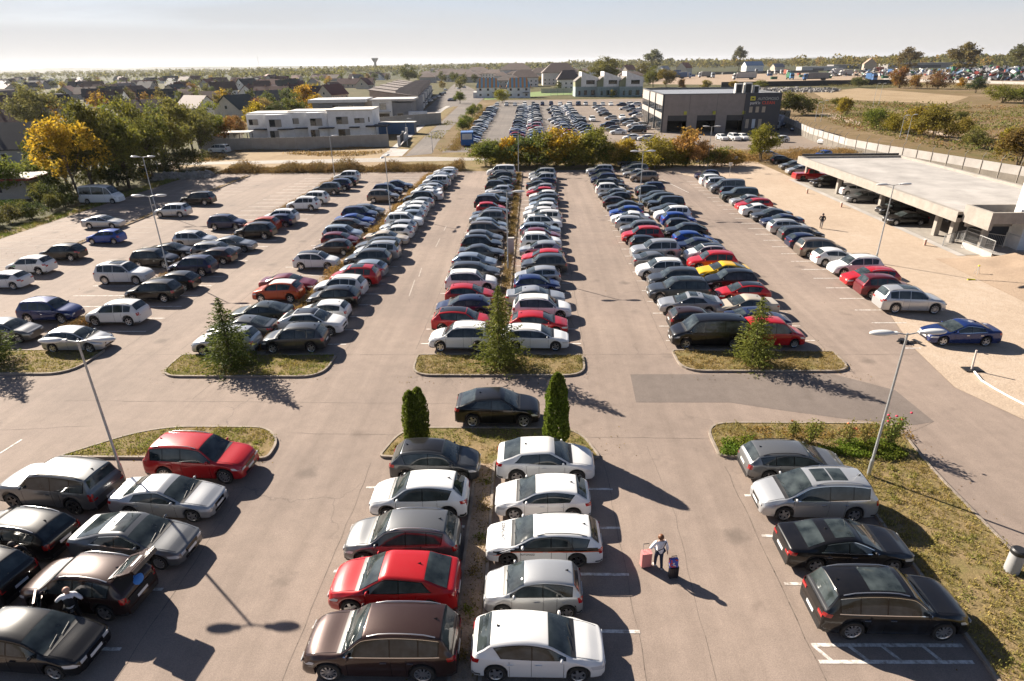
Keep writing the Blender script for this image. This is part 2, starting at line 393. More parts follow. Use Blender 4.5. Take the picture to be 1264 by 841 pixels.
def make_car(kind, opts=()):
    """the car's parts as (name, mesh, location, rotation, sub-parts)"""
    s = CarShape(**CAR_TYPES[kind]); h = s.h; word, third, rails, clad, spokes, rim = STYLE[kind]
    if 'dark_rims' in opts: rim = 'dark'
    if 'clad' in opts: clad = 1
    parts = []
    def add(nm, mb, mats, smooth=40, loc=(0, 0, 0), rz=0, sub=()):
        parts.append((nm, mb if isinstance(mb, bpy.types.Mesh) else mb.mesh(nm, mats, smooth), loc, rz, sub))
    wide = lambda k: (lambda x: s.re(x)*k)
    # ---- side glass
    zl = lambda x: s.zb(x)+0.035
    zu = lambda x: s.zt(x)-min(0.12, 0.45*(s.zt(x)-s.zb(x)))-0.015
    xA = s.x_cowl-0.10
    while zu(xA)-zl(xA) < 0.05: xA -= 0.04
    top_end = {'saloon': s.x_rt-0.16, 'fastback': s.x_rt-0.34, 'coupe_suv': s.x_rt-0.30, 'hatch': s.x_rt+0.10, 'pickup': s.x_rt+0.10}.get(kind, s.x_rt+0.05)
    low_end = {'saloon': s.x_rt+0.02, 'fastback': s.x_rt+0.02, 'coupe_suv': s.x_rt+0.05, 'hatch': s.x_rt+0.34, 'crossover': s.x_rt+0.22, 'estate': s.x_rt+0.16, 'suv': s.x_rt+0.12}.get(kind, top_end+0.02)
    while zu(top_end)-zl(top_end) < 0.06: top_end += 0.03
    if kind in ('saloon', 'fastback', 'coupe_suv', 'pickup'): top_end, low_end = max(top_end, low_end), min(top_end, low_end)
    xB = (s.x_cowl-0.35+low_end)/2+(0.12 if third else 0.0)
    if kind in ('van', 'minibus'): xB = s.x_ws-0.42
    if kind == 'small_van': xB = s.x_ws-0.55
    if kind == 'pickup': xB = (xA+top_end)/2-0.15
    nC = 2 if not third else 3
    ends = [xA]
    if third:
        xC = low_end+(xB-low_end)*(0.40 if kind not in ('van', 'minibus') else 0.5); ends += [xB, xC]
    else: ends += [xB]
    for sd in (1, -1):
        fr = MB()
        if kind in ('van', 'minibus'): s.side_patch((sd,), lambda v: (xA, xB+0.05), lambda x: zl(x)-0.02, lambda x: zu(x)+0.02, 12, 3, 0.006, mb=fr)
        else: s.side_patch((sd,), lambda v: (xA+0.05, low_end+(top_end-low_end)*v-0.04), lambda x: zl(x)-0.022, lambda x: zu(x)+0.02, 22, 3, 0.006, mb=fr)
        add("window_frame", fr, M['gloss_black'])
        if 'chrome' in opts:
            c_ = s.side_patch((sd,), lambda v: (xA+0.05, low_end-0.06), lambda x: zl(x)-0.030, lambda x: zl(x)-0.006, 22, 1, 0.013); s.side_patch((sd,), lambda v: (xA-0.12, top_end-0.02), lambda x: zu(x)+0.004, lambda x: zu(x)+0.020, 22, 1, 0.012, mb=c_); add("chrome_strip", c_, M['chrome'])
    for side_ in (1, -1):
        for i in range(len(ends)):
            a = ends[i]-(0.02 if i else 0); last = i == len(ends)-1
            fx = (lambda v, a=a: (a, low_end+(top_end-low_end)*v)) if last else (lambda v, a=a, b=ends[i+1]+0.03: (a, b))
            mb = s.side_patch((side_,), fx, zl, zu, 8, 3, 0.011)
            add("side_window", mb, M['glass'], 60)
    # ---- front and rear glass, sunroof
    add("windscreen", s.top_patch(s.x_cowl-0.05, s.x_ws+0.04, wide(0.93), 8, 8, 0.010), M['glass'], 60)
    ck = s.top_patch(s.x_cowl+0.10, s.x_cowl-0.06, lambda x: min(s.re(x)*0.97, s.W*0.84), 4, 8, 0.006)
    for sd in (0.28, -0.30):   # wiper arms lying at the foot of the screen
        pts = [(s.x_cowl-0.02-0.10*t, (sd+0.50*(t-0.5))*s.W, s.top(s.x_cowl-0.02-0.10*t, (sd+0.50*(t-0.5))*s.W)+0.03) for t in (0, 0.5, 1)]
        ck.tube(pts, 0.009, 4)
    add("wiper_cowl", ck, M['trim'])
    if kind != 'pickup':
        k0, k1 = (0.06, 0.05) if s.x_rb > -h+0.25 else (0.03, 0.04)
        add("rear_window", s.top_patch(s.x_rt-k0, s.x_rb+k1, wide(0.90 if kind not in ('saloon', 'fastback') else 0.86), 8, 8, 0.010), M['glass'], 60)
    else: add("rear_window", s.top_patch(s.x_rt-0.02, s.x_rb+0.02, wide(0.80), 4, 6, 0.012), M['glass'], 60)
    if 'sunroof' in opts:
        add("sunroof", s.top_patch(s.x_ws-0.18, max(s.x_rt+0.35, s.x_ws-1.35), wide(0.74), 6, 6, 0.006), M['glass'], 60)
    if 'two_pane' in opts:
        mb = s.top_patch(s.x_ws-0.20, s.x_ws-0.82, wide(0.62), 4, 6, 0.006); s.top_patch(s.x_ws-0.88, s.x_ws-1.50, wide(0.62), 4, 6, 0.006, mb=mb)
        add("sunroof", mb, M['glass'], 60)
    if 'roof' in opts:
        add("roof_panel", s.top_patch(s.x_ws-0.02, s.x_rt+0.02, wide(0.985), 10, 10, 0.005), M['paint'], 60)
    # ---- lights, plates, grille, bumpers
    for sd in (1, -1):
        zc = s.zb(h-0.35)-0.02
        mb = s.side_patch((sd,), lambda v: (h-0.42-0.06*v, h-0.015), lambda x: min(zc-0.15+0.10*(h-x), s.zt(x)-0.12), lambda x: min(zc-0.015+0.02*(h-x), s.zb(x)-0.01), 8, 3, 0.010)
        y1 = sd*s.w(h)*0.985; y0 = sd*s.w(h)*0.60; z_ = zc-0.14
        zx = s.zt(h)-0.012; mb.box(h-0.02, h+0.008, min(y0, y1), max(y0, y1), min(z_, zx-0.09), min(z_+0.11, zx))
        add("headlight", mb, M['headlight'], 50)
        tz = min(s.zb(-h+0.25), s.rbz)-0.02; tall = kind in ('suv', 'mpv', 'van', 'minibus', 'small_van', 'boxy_suv', 'estate', 'city', 'hatch2')
        th = 0.34 if kind in ('van', 'minibus', 'small_van', 'boxy_suv') else (0.22 if tall else 0.14)
        mb = s.side_patch((sd,), lambda v: (-h+(0.24 if not tall else 0.16)+0.05*v, -h+0.012), lambda x: tz-th, lambda x: tz, 6, 3, 0.010)
        y1 = sd*s.w(-h)*0.985; y0 = sd*s.w(-h)*(0.60 if not tall else 0.76)
        mb.box(-h-0.008, -h+0.02, min(y0, y1), max(y0, y1), tz-th, tz-0.03 if s.zt(-h+0.001) > tz-0.03 else s.zt(-h)-0.01)
        add("taillight", mb, M['taillight'], 50)
    g = MB(); w = s.w(h); zc = s.zb(h-0.35)
    g.box(h-0.02, h+0.006, -w*0.56, w*0.56, min(zc-0.22, s.zt(h)-0.17), s.zt(h)-0.02); g.box(h-0.02, h+0.006, -w*0.70, w*0.70, s.clr+0.07, s.clr+0.19)
    add("grille", g, M['gloss_black'], 30)
    b_ = MB(); s.side_patch((1, -1), lambda v: (-h+0.02, -h+0.30), lambda x: s.z0(x), lambda x: s.z0(x)+0.16, 6, 2, 0.008, mb=b_)
    b_.box(-h-0.006, -h+0.02, -s.w(-h)*0.95, s.w(-h)*0.95, s.clr+0.03, s.clr+0.24)
    add("rear_bumper_trim", b_, M['trim'], 30)
    for sgn in (1, -1):
        pz = (s.clr+0.21) if sgn > 0 else (0.62 if kind in ('hatch', 'suv', 'estate', 'city', 'hatch2', 'crossover') else 0.50)
        p_ = MB(); p_.box(-0.008, 0.008, -0.26, 0.26, 0, 0.11)
        add("number_plate", p_, M['plate'], 30, (sgn*(h+0.012), 0, pz))
    if clad:
        c = MB(); s.side_patch((1, -1), lambda v: (h-0.03, -h+0.03), lambda x: s.z0(x)-0.004, lambda x: s.z0(x)+0.10, 90, 2, 0.012, mb=c)
        add("side_cladding", c, M['trim'], 40)
    # ---- mirrors, handles, seams, rails, aerial
    for sd in (1, -1):
        mz = s.zb(xA)+0.09; my = s.side(xA-0.12, mz)
        mb = MB(); mb.ball((xA-0.10, sd*(my+0.12), mz), 0.10, 8, 6, (0.62, 1.0, 0.70)); mb.box(xA-0.13, xA-0.07, min(sd*(my-0.02), sd*(my+0.05)), max(sd*(my-0.02), sd*(my+0.05)), mz-0.06, mz-0.02)
        add("wing_mirror", mb, M['paint'], 60)
        hz = s.z0(0)+0.80*(s.zb(0)-s.z0(0))
        for xh in (xB+0.22, (ends[2] if third else low_end)+0.26):
            y = s.side(xh, hz); mb = MB(); mb.box(xh-0.10, xh+0.10, min(sd*(y-0.01), sd*(y+0.025)), max(sd*(y-0.01), sd*(y+0.025)), hz-0.015, hz+0.015)
            if kind != 'minibus' or xh > 0: add("door_handle", mb, M['chrome'] if 'chrome' in opts else M['paint'], 30)
    sm = MB()
    for sd in (1, -1):
        for xs in (xA-0.02, xB-0.01, s.xr+s.r+0.10):
            s.side_patch((sd,), lambda v: (xs-0.006, xs+0.006), lambda x: s.z0(x)+0.05, lambda x: zl(x)-0.01, 1, 6, 0.004, mb=sm)
    y_ = lambda x: min(s.re(x), s.W*0.86)
    for sd in (1, -1):
        rows = []
        for k in range(9):
            x = s.x_cowl+0.08+(h-0.20-s.x_cowl-0.08)*k/8; y = sd*s.w(x)*0.80
            rows.append([(x, y-0.006, s.top(x, y)+0.005), (x, y+0.006, s.top(x, y)+0.005)])
        sm.grid(rows, flip=True)
    parts.insert(0, ("body", s.body(sm), (0, 0, 0), 0, ()))
    if rails or 'rails' in opts:
        for sd in (1, -1):
            pts = []
            for k in range(7):
                x = s.x_ws-0.12+(s.x_rt+0.14-s.x_ws+0.12)*k/6; y = s.re(x)-0.07
                pts.append((x, sd*y, s.top(x, y)+(0.045 if 0 < k < 6 else 0.0)))
            mb = MB(); mb.tube(pts, 0.018, 6); add("roof_rail", mb, M['alloy'] if 'chrome' in opts or 'silver_rails' in opts else M['trim'], 60)
    if kind not in ('pickup', 'small_van'):
        a = MB(); x = s.x_rt+0.22; z = s.top(x, 0)-0.01
        a.face([(x+0.11, 0, z), (x-0.06, 0.035, z), (x-0.07, 0, z+0.075)]); a.face([(x+0.11, 0, z), (x-0.07, 0, z+0.075), (x-0.06, -0.035, z)]); a.face([(x-0.06, 0.035, z), (x-0.06, -0.035, z), (x-0.07, 0, z+0.075)])
        add("roof_aerial", a, M['gloss_black'], 30)
    if kind == 'pickup':
        bd = MB(); bd.box(-h+0.10, s.x_rb-0.15, -s.W*0.80, s.W*0.80, s.zt(-h+0.8)-0.02, s.zt(-h+0.8)+0.012); add("load_bed", bd, M['trim'], 30)
    # ---- wheels
    tm, rm = wheel_mesh(s.r, 0.22, spokes, rim)
    for xa in (s.xf, s.xr):
        y = s.w(xa)-0.135
        parts.append(("wheel", tm, (xa, y, s.r), 0, (("rim", rm),)))
        parts.append(("wheel", tm, (xa, -y, s.r), math.pi, (("rim", rm),)))
    return parts, s

CAR_CACHE = {}
def car_parts(kind, opts):
    k = (kind, tuple(sorted(o for o in opts if not isinstance(o, tuple))))
    if k not in CAR_CACHE: CAR_CACHE[k] = make_car(kind, k[1])
    return CAR_CACHE[k]
PAINTED = {"body", "wing_mirror", "door_handle"}
FINE = {"panel_seams", "door_handle", "roof_aerial", "rear_bumper_trim", "wiper_cowl", "number_plate", "grille", "window_frame", "chrome_strip"}
def put_car(name, kind, colour, x, y, rz, opts=(), detail=2, z=0.0):
    parts, s = car_parts(kind, opts)
    root = empty(name, (x, y, z), rz)
    roof = [o[1] for o in opts if isinstance(o, tuple)]
    for nm, me, loc, r, sub in parts:
        if detail == 1 and nm in FINE: continue
        if detail == 0 and nm not in ("body", "windscreen", "rear_window", "side_window", "wheel", "taillight", "headlight"): continue
        o = link_mesh(nm, me, root, loc, r)
        if nm in PAINTED: o.color = colour
        if nm == "roof_panel": o.color = roof[0] if roof else (0.01, 0.01, 0.011, 0.0)
        for sn, sme in sub:
            link_mesh(sn, sme, o)
    return root

# ------------------------------------------------------------------ ground, lot, kerbs, markings
def asphalt(name, col, tracks=0.5, cracks=True, warm=0.0):
    m, nt, b = new_mat(name)
    tc = node(nt, "ShaderNodeTexCoord"); o = tc.outputs["Object"]
    big = ramp(nt, noise(nt, o, 0.07, 4, 0.55), [(0.30, (0.80, 0.80, 0.81)), (0.70, (1.15, 1.14, 1.12))])
    mp = node(nt, "ShaderNodeMapping"); mp.inputs["Scale"].default_value = (1.1, 0.035, 1); nt.links.new(o, mp.inputs["Vector"])
    tr = ramp(nt, noise(nt, mp.outputs[0], 1.0, 5, 0.6), [(0.30, (0.74, 0.735, 0.73)), (0.62, (1.10, 1.10, 1.10))])
    mid = ramp(nt, noise(nt, o, 1.3, 5, 0.65), [(0.3, (0.90, 0.90, 0.90)), (0.7, (1.08, 1.08, 1.08))])
    fine = ramp(nt, noise(nt, o, 26, 3, 0.7), [(0.30, (0.80, 0.80, 0.80)), (0.70, (1.18, 1.18, 1.18))])
    stain = ramp(nt, noise(nt, o, 0.55, 3, 0.5, 0.4), [(0.20, (0.72, 0.71, 0.70)), (0.34, (1, 1, 1))])
    c = mix(nt, 1.0, col, big, 'MULTIPLY'); c = mix(nt, tracks, c, mix(nt, 1.0, c, tr, 'MULTIPLY')); c = mix(nt, 1.0, c, mid, 'MULTIPLY')
    c = mix(nt, 1.0, c, fine, 'MULTIPLY'); c = mix(nt, 1.0, c, stain, 'MULTIPLY')
    if cracks:
        vs = node(nt, "ShaderNodeTexVoronoi"); vs.inputs["Scale"].default_value = 0.33; nt.links.new(o, vs.inputs["Vector"])
        sp = ramp(nt, mul(nt, vs.outputs["Distance"], mul(nt, noise(nt, o, 2.5, 4, 0.7), 1.6)), [(0.05, (1, 1, 1)), (0.16, (0, 0, 0))])
        sel = node(nt, "ShaderNodeSeparateColor"); nt.links.new(vs.outputs["Color"], sel.inputs[0])
        gate2 = ramp(nt, sel.outputs[0], [(0.45, (0, 0, 0)), (0.60, (0.55, 0.55, 0.55))])
        c = mix(nt, mix(nt, 1.0, sp, gate2, 'MULTIPLY'), c, (0.10, 0.082, 0.070))
        patch = ramp(nt, noise(nt, o, 0.045, 2, 0.4, 0.6), [(0.57, (0, 0, 0)), (0.585, (0.20, 0.20, 0.20))])
        c = mix(nt, patch, c, (0.17, 0.135, 0.115))
        v = node(nt, "ShaderNodeTexVoronoi"); v.feature = 'DISTANCE_TO_EDGE'; v.inputs["Scale"].default_value = 0.11
        dist = node(nt, "ShaderNodeVectorMath"); dist.operation = 'ADD'
        nz = node(nt, "ShaderNodeTexNoise"); nz.inputs["Scale"].default_value = 0.5; nz.inputs["Detail"].default_value = 6
        nt.links.new(o, nz.inputs["Vector"])
        sc = node(nt, "ShaderNodeVectorMath"); sc.operation = 'SCALE'; sc.inputs[3].default_value = 2.2
        nt.links.new(nz.outputs["Color"], sc.inputs[0]); nt.links.new(o, dist.inputs[0]); nt.links.new(sc.outputs[0], dist.inputs[1])
        nt.links.new(dist.outputs[0], v.inputs["Vector"])
        ck = ramp(nt, v.outputs["Distance"], [(0.0, (1, 1, 1)), (0.0045, (0, 0, 0))])
        gate = ramp(nt, noise(nt, o, 0.12, 2, 0.5), [(0.50, (0, 0, 0)), (0.60, (0.42, 0.42, 0.42))])
        c = mix(nt, mix(nt, 1.0, ck, gate, 'MULTIPLY'), c, (0.07, 0.06, 0.055))
    nt.links.new(c, b.inputs["Base Color"]); b.inputs["Roughness"].default_value = 0.88; b.inputs["Specular IOR Level"].default_value = 0.25
    bp = node(nt, "ShaderNodeBump"); bp.inputs["Strength"].default_value = 0.35; bp.inputs["Distance"].default_value = 0.02
    nt.links.new(noise(nt, o, 40, 3, 0.7), bp.inputs["Height"]); nt.links.new(bp.outputs[0], b.inputs["Normal"])
    return m
def soil(name, a, b_, c_=None, s1=0.15, s2=2.0, bump=0.5):
    m, nt, b = new_mat(name); tc = node(nt, "ShaderNodeTexCoord"); o = tc.outputs["Object"]
    st = [(0.30, a), (0.70, b_)] if c_ is None else [(0.28, a), (0.5, b_), (0.68, c_)]
    c = ramp(nt, mul(nt, mul(nt, noise(nt, o, s1, 6, 0.65), 0.55), mul(nt, noise(nt, o, s2, 5, 0.65), 0.45), 'ADD'), st)
    f = ramp(nt, noise(nt, o, s2*9, 3, 0.7), [(0.3, (0.75, 0.75, 0.75)), (0.7, (1.2, 1.2, 1.2))])
    nt.links.new(mix(nt, 1.0, c, f, 'MULTIPLY'), b.inputs["Base Color"]); b.inputs["Roughness"].default_value = 0.95; b.inputs["Specular IOR Level"].default_value = 0.15
    bp = node(nt, "ShaderNodeBump"); bp.inputs["Strength"].default_value = bump; bp.inputs["Distance"].default_value = 0.06
    nt.links.new(noise(nt, o, s2*3, 5, 0.7), bp.inputs["Height"]); nt.links.new(bp.outputs[0], b.inputs["Normal"])
    return m
ASPH = (0.262, 0.208, 0.174)
M['asphalt'] = asphalt("weathered_asphalt", ASPH)
M['asphalt_new'] = asphalt("newer_asphalt", (0.172, 0.143, 0.126), 0.3, False)
M['asphalt_far'] = asphalt("grey_asphalt", (0.17, 0.150, 0.135), 0.5)
M['sand'] = soil("sandy_gravel", (0.34, 0.262, 0.195), (0.42, 0.33, 0.25), (0.48, 0.39, 0.31), 0.12, 1.6, 0.6)
M['sand2'] = soil("bare_earth", (0.29, 0.215, 0.155), (0.37, 0.28, 0.205), None, 0.3, 2.5, 0.8)
M['field'] = soil("dry_field", (0.10, 0.095, 0.03), (0.165, 0.115, 0.058), (0.26, 0.19, 0.115), 0.03, 0.35, 0.8)
M['turf'] = soil("patchy_turf", (0.115, 0.12, 0.03), (0.20, 0.15, 0.07), (0.27, 0.19, 0.11), 0.5, 1.6, 0.9)
M['garden'] = soil("garden_ground", (0.050, 0.058, 0.02), (0.085, 0.078, 0.032), (0.16, 0.12, 0.065), 0.06, 0.6, 0.8)
M['dryland'] = soil("dry_grassland", (0.20, 0.14, 0.08), (0.31, 0.23, 0.14), (0.38, 0.29, 0.19), 0.07, 0.8, 0.8)
M['concrete'] = simple("concrete", (0.30, 0.27, 0.235), 0.85, var=0.18, scale=0.9, bump=0.2)
M['concrete_light'] = simple("pale_concrete", (0.37, 0.345, 0.32), 0.85, var=0.24, scale=0.28, bump=0.2)
M['kerb'] = simple("kerb_concrete", (0.26, 0.215, 0.175), 0.9, var=0.30, scale=2.5, bump=0.3)
def mk_line():
    m, nt, b = new_mat("worn_road_paint"); tc = node(nt, "ShaderNodeTexCoord"); o = tc.outputs["Object"]
    n = ramp(nt, noise(nt, o, 5.0, 5, 0.7), [(0.36, (0.30, 0.25, 0.21)), (0.56, (0.66, 0.63, 0.59))])
    nt.links.new(n, b.inputs["Base Color"]); b.inputs["Roughness"].default_value = 0.8; return m
M['line'] = mk_line()
M['line_faint'] = simple("faded_road_paint", (0.36, 0.31, 0.27), 0.9, var=0.25, scale=2.0)
M['seam'] = simple("tar_seam", (0.135, 0.108, 0.088), 0.9, var=0.35, scale=3)

def sheet(name, poly, z, mat, kind="structure"):
    me = bpy.data.meshes.new(name); me.from_pydata([(p[0], p[1], z) for p in poly], [], [tuple(range(len(poly)))])
    me.materials.append(mat); me.update()
    if me.polygons[0].normal.z < 0:
        me.flip_normals()
    o = link_mesh(name, me); o["kind"] = kind; return o
def rect(x0, x1, y0, y1): return [(x0, y0), (x1, y0), (x1, y1), (x0, y1)]
def px(*pts): return [at(a, b).to_2d() for a, b in pts]
def rounded(poly, rads, seg=6):
    out = []; n = len(poly)
    for i, p in enumerate(poly):
        r = rads[i] if isinstance(rads, (list, tuple)) else rads
        p = Vector(p); a = Vector(poly[i-1])-p; b = Vector(poly[(i+1) % n])-p
        if r <= 0: out.append(p); continue
        r = min(r, a.length*0.49, b.length*0.49); a = p+a.normalized()*r; b = p+b.normalized()*r
        for k in range(seg+1):
            t = k/seg; out.append(a*(1-t)**2+p*2*t*(1-t)+b*t*t)
    return out
def inset(poly, d):
    n = len(poly); ar = sum(poly[i-1][0]*poly[i][1]-poly[i][0]*poly[i-1][1] for i in range(n)); sg = 1 if ar > 0 else -1
    out = []
    for i in range(n):
        a = Vector(poly[i-1]); p = Vector(poly[i]); b = Vector(poly[(i+1) % n])
        n1 = (p-a); n1 = Vector((-n1.y, n1.x)).normalized()*sg; n2 = (b-p); n2 = Vector((-n2.y, n2.x)).normalized()*sg
        m = (n1+n2); m = m/max(0.35, m.length_squared/2) if m.length > 1e-6 else n1
        out.append(p+m*d)
    return out
def ccw(poly):
    n = len(poly); ar = sum(poly[i-1][0]*poly[i][1]-poly[i][0]*poly[i-1][1] for i in range(n))
    return list(poly) if ar > 0 else list(poly)[::-1]

# the ground is one sheet out to the horizon
sheet("ground", rect(-12000, 12000, -200, 14000), 0.0, M['field'])
sheet("suburb_ground", [(-59.5, 0), (-59.5, 112), (-66, 126), (-74, 142), (-60, 420), (-60, 1100), (-1400, 1100), (-500, 0)], 0.004, M['garden'])
sheet("parking_lot", [(-59, -6), (24.6, -6), (30, 14), (25.4, 27.2), (23.9, 31), (24.6, 36.5), (26.6, 44), (26.6, 100), (22.0, 109), (-49, 108.5), (-59, 109)], 0.008, M['asphalt'])
sheet("asphalt_patch", px((778, 462.4), (1030, 462.4), (1105, 482), (1153, 521), (1128, 525), (1040, 517), (960, 506), (900, 497), (785, 497)), 0.014, M['asphalt_new'])
sheet("entrance_road", [(24.6, -6), (60, -6), (60, 12), (30, 14)], 0.008, M['asphalt'])
sheet("sandy_ground", [(25.45, 27.15), (30.05, 14), (60, 12), (60, 56.2), (40.7, 57), (41.2, 97.5), (41.2, 118), (30, 114), (22.05, 109), (26.62, 100), (26.62, 44), (24.62, 36.5), (23.92, 31)], 0.009, M['sand'])
sheet("driveway", px((880, 199), (940, 192), (985, 186), (955, 152), (975, 150), (1010, 166), (1120, 196), (985, 199)), 0.008, M['asphalt_far'])
sheet("estate_ground", [(-60, 336), (-60, 900), (420, 900), (230, 420), (70, 336)], 0.004, M['garden'])
sheet("woodland_floor", [(-5200, 905), (-900, 905), (2600, 905), (6500, 1500), (7000, 5200), (-6500, 5200)], 0.006, soil("woodland_floor", (0.045, 0.05, 0.022), (0.075, 0.072, 0.03), None, 0.01, 0.08, 0.3))
sheet("verge", [(-61.5, 30), (-59, 30), (-59, 109), (-61.5, 109)], 0.016, M['turf'])
# beyond the lot on the left: dry plot, foot path, road
sheet("dry_plot", [(-72, 113), (-27, 113), (-27, 143), (-74, 142)], 0.008, M['dryland'])
sheet("verge_bank", [(-59, 108.6), (24, 109.05), (44, 119), (44, 135), (-16, 136), (-27, 112.9), (-60, 112.9)], 0.006, M['turf'])
sheet("footpath", px((40, 206.8), (640, 197.5), (640, 196.6), (530, 193.8), (500, 194.3), (40, 205.4)), 0.020, M['concrete'])
ROADL = [(500, 193), (520, 173), (540, 155), (566, 131), (585, 118), (596, 111)]
ROADR = [(533, 190), (540, 176), (552, 163), (566, 149), (588, 130), (600, 119), (606, 111.5)]
sheet("road", px(*ROADL, *ROADR[::-1]), 0.016, M['asphalt_far'])
sheet("pavement", px((470, 193), (496, 193), (505, 184.5), (489, 184), (550, 134.5), (556, 131), (551, 131), (542, 135.5)), 0.020, M['concrete_light'])
sheet("road_verge", px((497, 192.8), (505, 184.5), (492, 184), (548, 136.2), (560, 131.4), (562, 131.6), (520, 171.6)), 0.012, M['turf'])
sheet("side_road", px((506, 152), (545, 118), (556, 108), (562, 103), (570, 103), (590, 113), (600, 113.5), (640, 116), (640, 118.5), (600, 119), (566, 131), (552, 134)), 0.010, M['asphalt_far'])
sheet("remote_lot", [(-19, 134), (8, 134), (8, 332), (-17, 335)], 0.010, M['asphalt_far'])
sheet("remote_forecourt", [(8, 134), (70, 134), (72, 300), (60, 332), (8, 332)], 0.010, asphalt("pale_asphalt", (0.23, 0.185, 0.15), 0.4))
sheet("playing_field", px((598, 123.5), (680, 118), (735, 116.5), (735, 113), (668, 113), (598, 119)), 0.014, simple("lawn", (0.14, 0.20, 0.05), 0.9, var=0.2, scale=0.2))
sheet("sports_court", px((735, 118), (800, 119.5), (800, 116.5), (735, 115)), 0.014, simple("red_court", (0.36, 0.11, 0.08), 0.9, var=0.15, scale=0.3))
# right hand field: pale tracks and yards
sheet("dirt_track", px((1004, 114.5), (1060, 109), (1130, 114), (1196, 119.5), (1171, 128.5), (1078, 124.6), (1017, 122)), 0.008, M['dryland'])
sheet("field_path", px((1008, 141), (1030, 140), (1062, 151), (1060, 155)), 0.010, M['sand'])
sheet("field_path_east", px((1140, 158), (1190, 172), (1186, 175), (1136, 160)), 0.010, M['sand'])
sheet("yard_ground", px((800, 104), (905, 105), (1110, 101.5), (1264, 103), (1264, 88), (1110, 88), (900, 92), (800, 95)), 0.008, M['sand2'])

# ---- kerbed planting islands
def island(name, poly, rads, mat, gap=None, h=0.13):
    poly = ccw(rounded(poly, rads)); inn = inset(poly, 0.115); n = len(poly)
    mb = MB()
    for i in range(n):
        j = (i+1) % n; a, b, c, d = poly[i], poly[j], inn[j], inn[i]
        mb.face([(*a, 0), (*b, 0), (*b, h), (*a, h)]); mb.face([(*a, h), (*b, h), (*c, h), (*d, h)]); mb.face([(*d, h), (*c, h), (*c, 0), (*d, 0)])
    k = mb.build("kerb", M['kerb']); k["kind"] = "structure"
    sheet(name, inn, h-0.03, mat)
    return inn
ISL = {}
ISL['c'] = island("island_turf", [(-7.3, 35.1), (-7.3, 32.2), (3.3, 32.2), (3.3, 35.1)], [0.3, 2.4, 2.4, 0.3], M['turf'])
ISL['l'] = island("island_turf", [(-22.7, 35.1), (-22.7, 32.0), (-12.5, 32.0), (-12.5, 35.1)], [0.3, 2.4, 2.4, 0.3], M['turf'])
ISL['r'] = island("island_turf", [(9.0, 35.8), (9.0, 32.8), (19.2, 32.8), (19.2, 35.6)], [0.3, 2.4, 2.4, 0.3], M['turf'])
ISL['ll'] = island("island_turf", [(-40, 35.6), (-40, 32.3), (-28.2, 32.3), (-28.2, 35.9)], [0.3, 2.4, 2.6, 0.3], M['turf'])
ISL['jl'] = island("island_turf", [(-22.9, 23.7), (-19.6, 26.5), (-13.6, 26.5), (-12.5, 25.2), (-12.5, 23.7)], [0.4, 2.0, 1.2, 0.8, 0.4], M['turf'])
ISL['jm'] = island("island_turf", [(-7.3, 23.9), (-6.6, 26.5), (2.4, 26.5), (3.3, 23.9), (-1.68, 23.6), (-1.38, 5.0), (-2.48, 5.0), (-2.62, 23.6)], [0.35, 1.8, 1.8, 0.35, 0.3, 0.35, 0.35, 0.3], M['turf'])
ISL['jr'] = island("island_turf", [(8.8, 24.1), (8.8, 27.1), (18.6, 27.1), (18.1, 23.5), (18.1, 17.0), (18.8, 10.0), (13.6, 10.0), (13.9, 13.5), (14.0, 23.6)], [0.4, 2.0, 2.5, 2, 2, 0.4, 0.4, 0.5, 0.3], M['turf'])
sheet("strip_soil", [(-2.40, 5.3), (-1.56, 5.3), (-1.80, 23.4), (-2.52, 23.4)], 0.106, M['sand2'])
for nm, p in (("verge_strip", [(-48.9, 60), (-48.2, 60), (-48.2, 106), (-48.9, 106)]), ("verge_strip", [(-33.1, 37), (-32.3, 37), (-32.0, 106), (-32.8, 106)]),
              ("verge_strip", [(-18.2, 35.2), (-17.3, 35.2), (-16.6, 106), (-17.6, 106)]), ("verge_strip", [(-2.6, 35.2), (-1.7, 35.2), (-1.5, 107), (-2.7, 107)])):
    island(nm, p, 0.32, M['sand2'])
sheet("stall_gap", [(13.5, 36), (13.9, 36), (14.2, 104), (13.6, 104)], 0.016, M['sand2'])

# ---- painted markings
mk = MB(); fa = MB()
def stripe(mb, a, b, w=0.11, z=0.018):
    a = Vector(a[:2]); b = Vector(b[:2]); d = (b-a).normalized(); n_ = Vector((-d.y, d.x))*w/2
    mb.face([(*(a+n_), z), (*(a-n_), z), (*(b-n_), z), (*(b+n_), z)])
SP = 2.45
def stalls(xa, xb, y0, y1, mb=mk, w=0.11):
    y = y0
    while y < y1: stripe(mb, (xa, y), (xb, y), w); y += SP
stalls(-1.6, 3.3, 36.9, 100); stalls(-7.4, -2.8, 36.9, 102)
stalls(9.0, 13.4, 37.4, 106); stalls(14.3, 18.8, 37.4, 100); stalls(24.0, 26.4, 40.4, 98); stalls(24.0, 25.0, 36.2, 40)
stalls(-17.2, -12.4, 36.8, 104); stalls(-22.9, -18.3, 36.8, 104); stalls(-32.2, -27.4, 39, 104); stalls(-37.8, -33.2, 39, 104)
stalls(-48.1, -43.4, 50, 104, fa); stalls(-53.6, -49.0, 52, 104, fa); stalls(-59, -54.4, 56, 104, fa)
for y in (8.6, 11.0, 13.40, 15.85, 18.30, 20.75): stripe(mk, (-17.9, y), (-13.2, y), 0.13)
for y in (9.45, 11.9, 14.35, 16.8, 19.25, 21.7): stripe(mk, (-1.3, y), (3.55, y), 0.13); stripe(mk, (-7.3, y), (-2.7, y), 0.13)
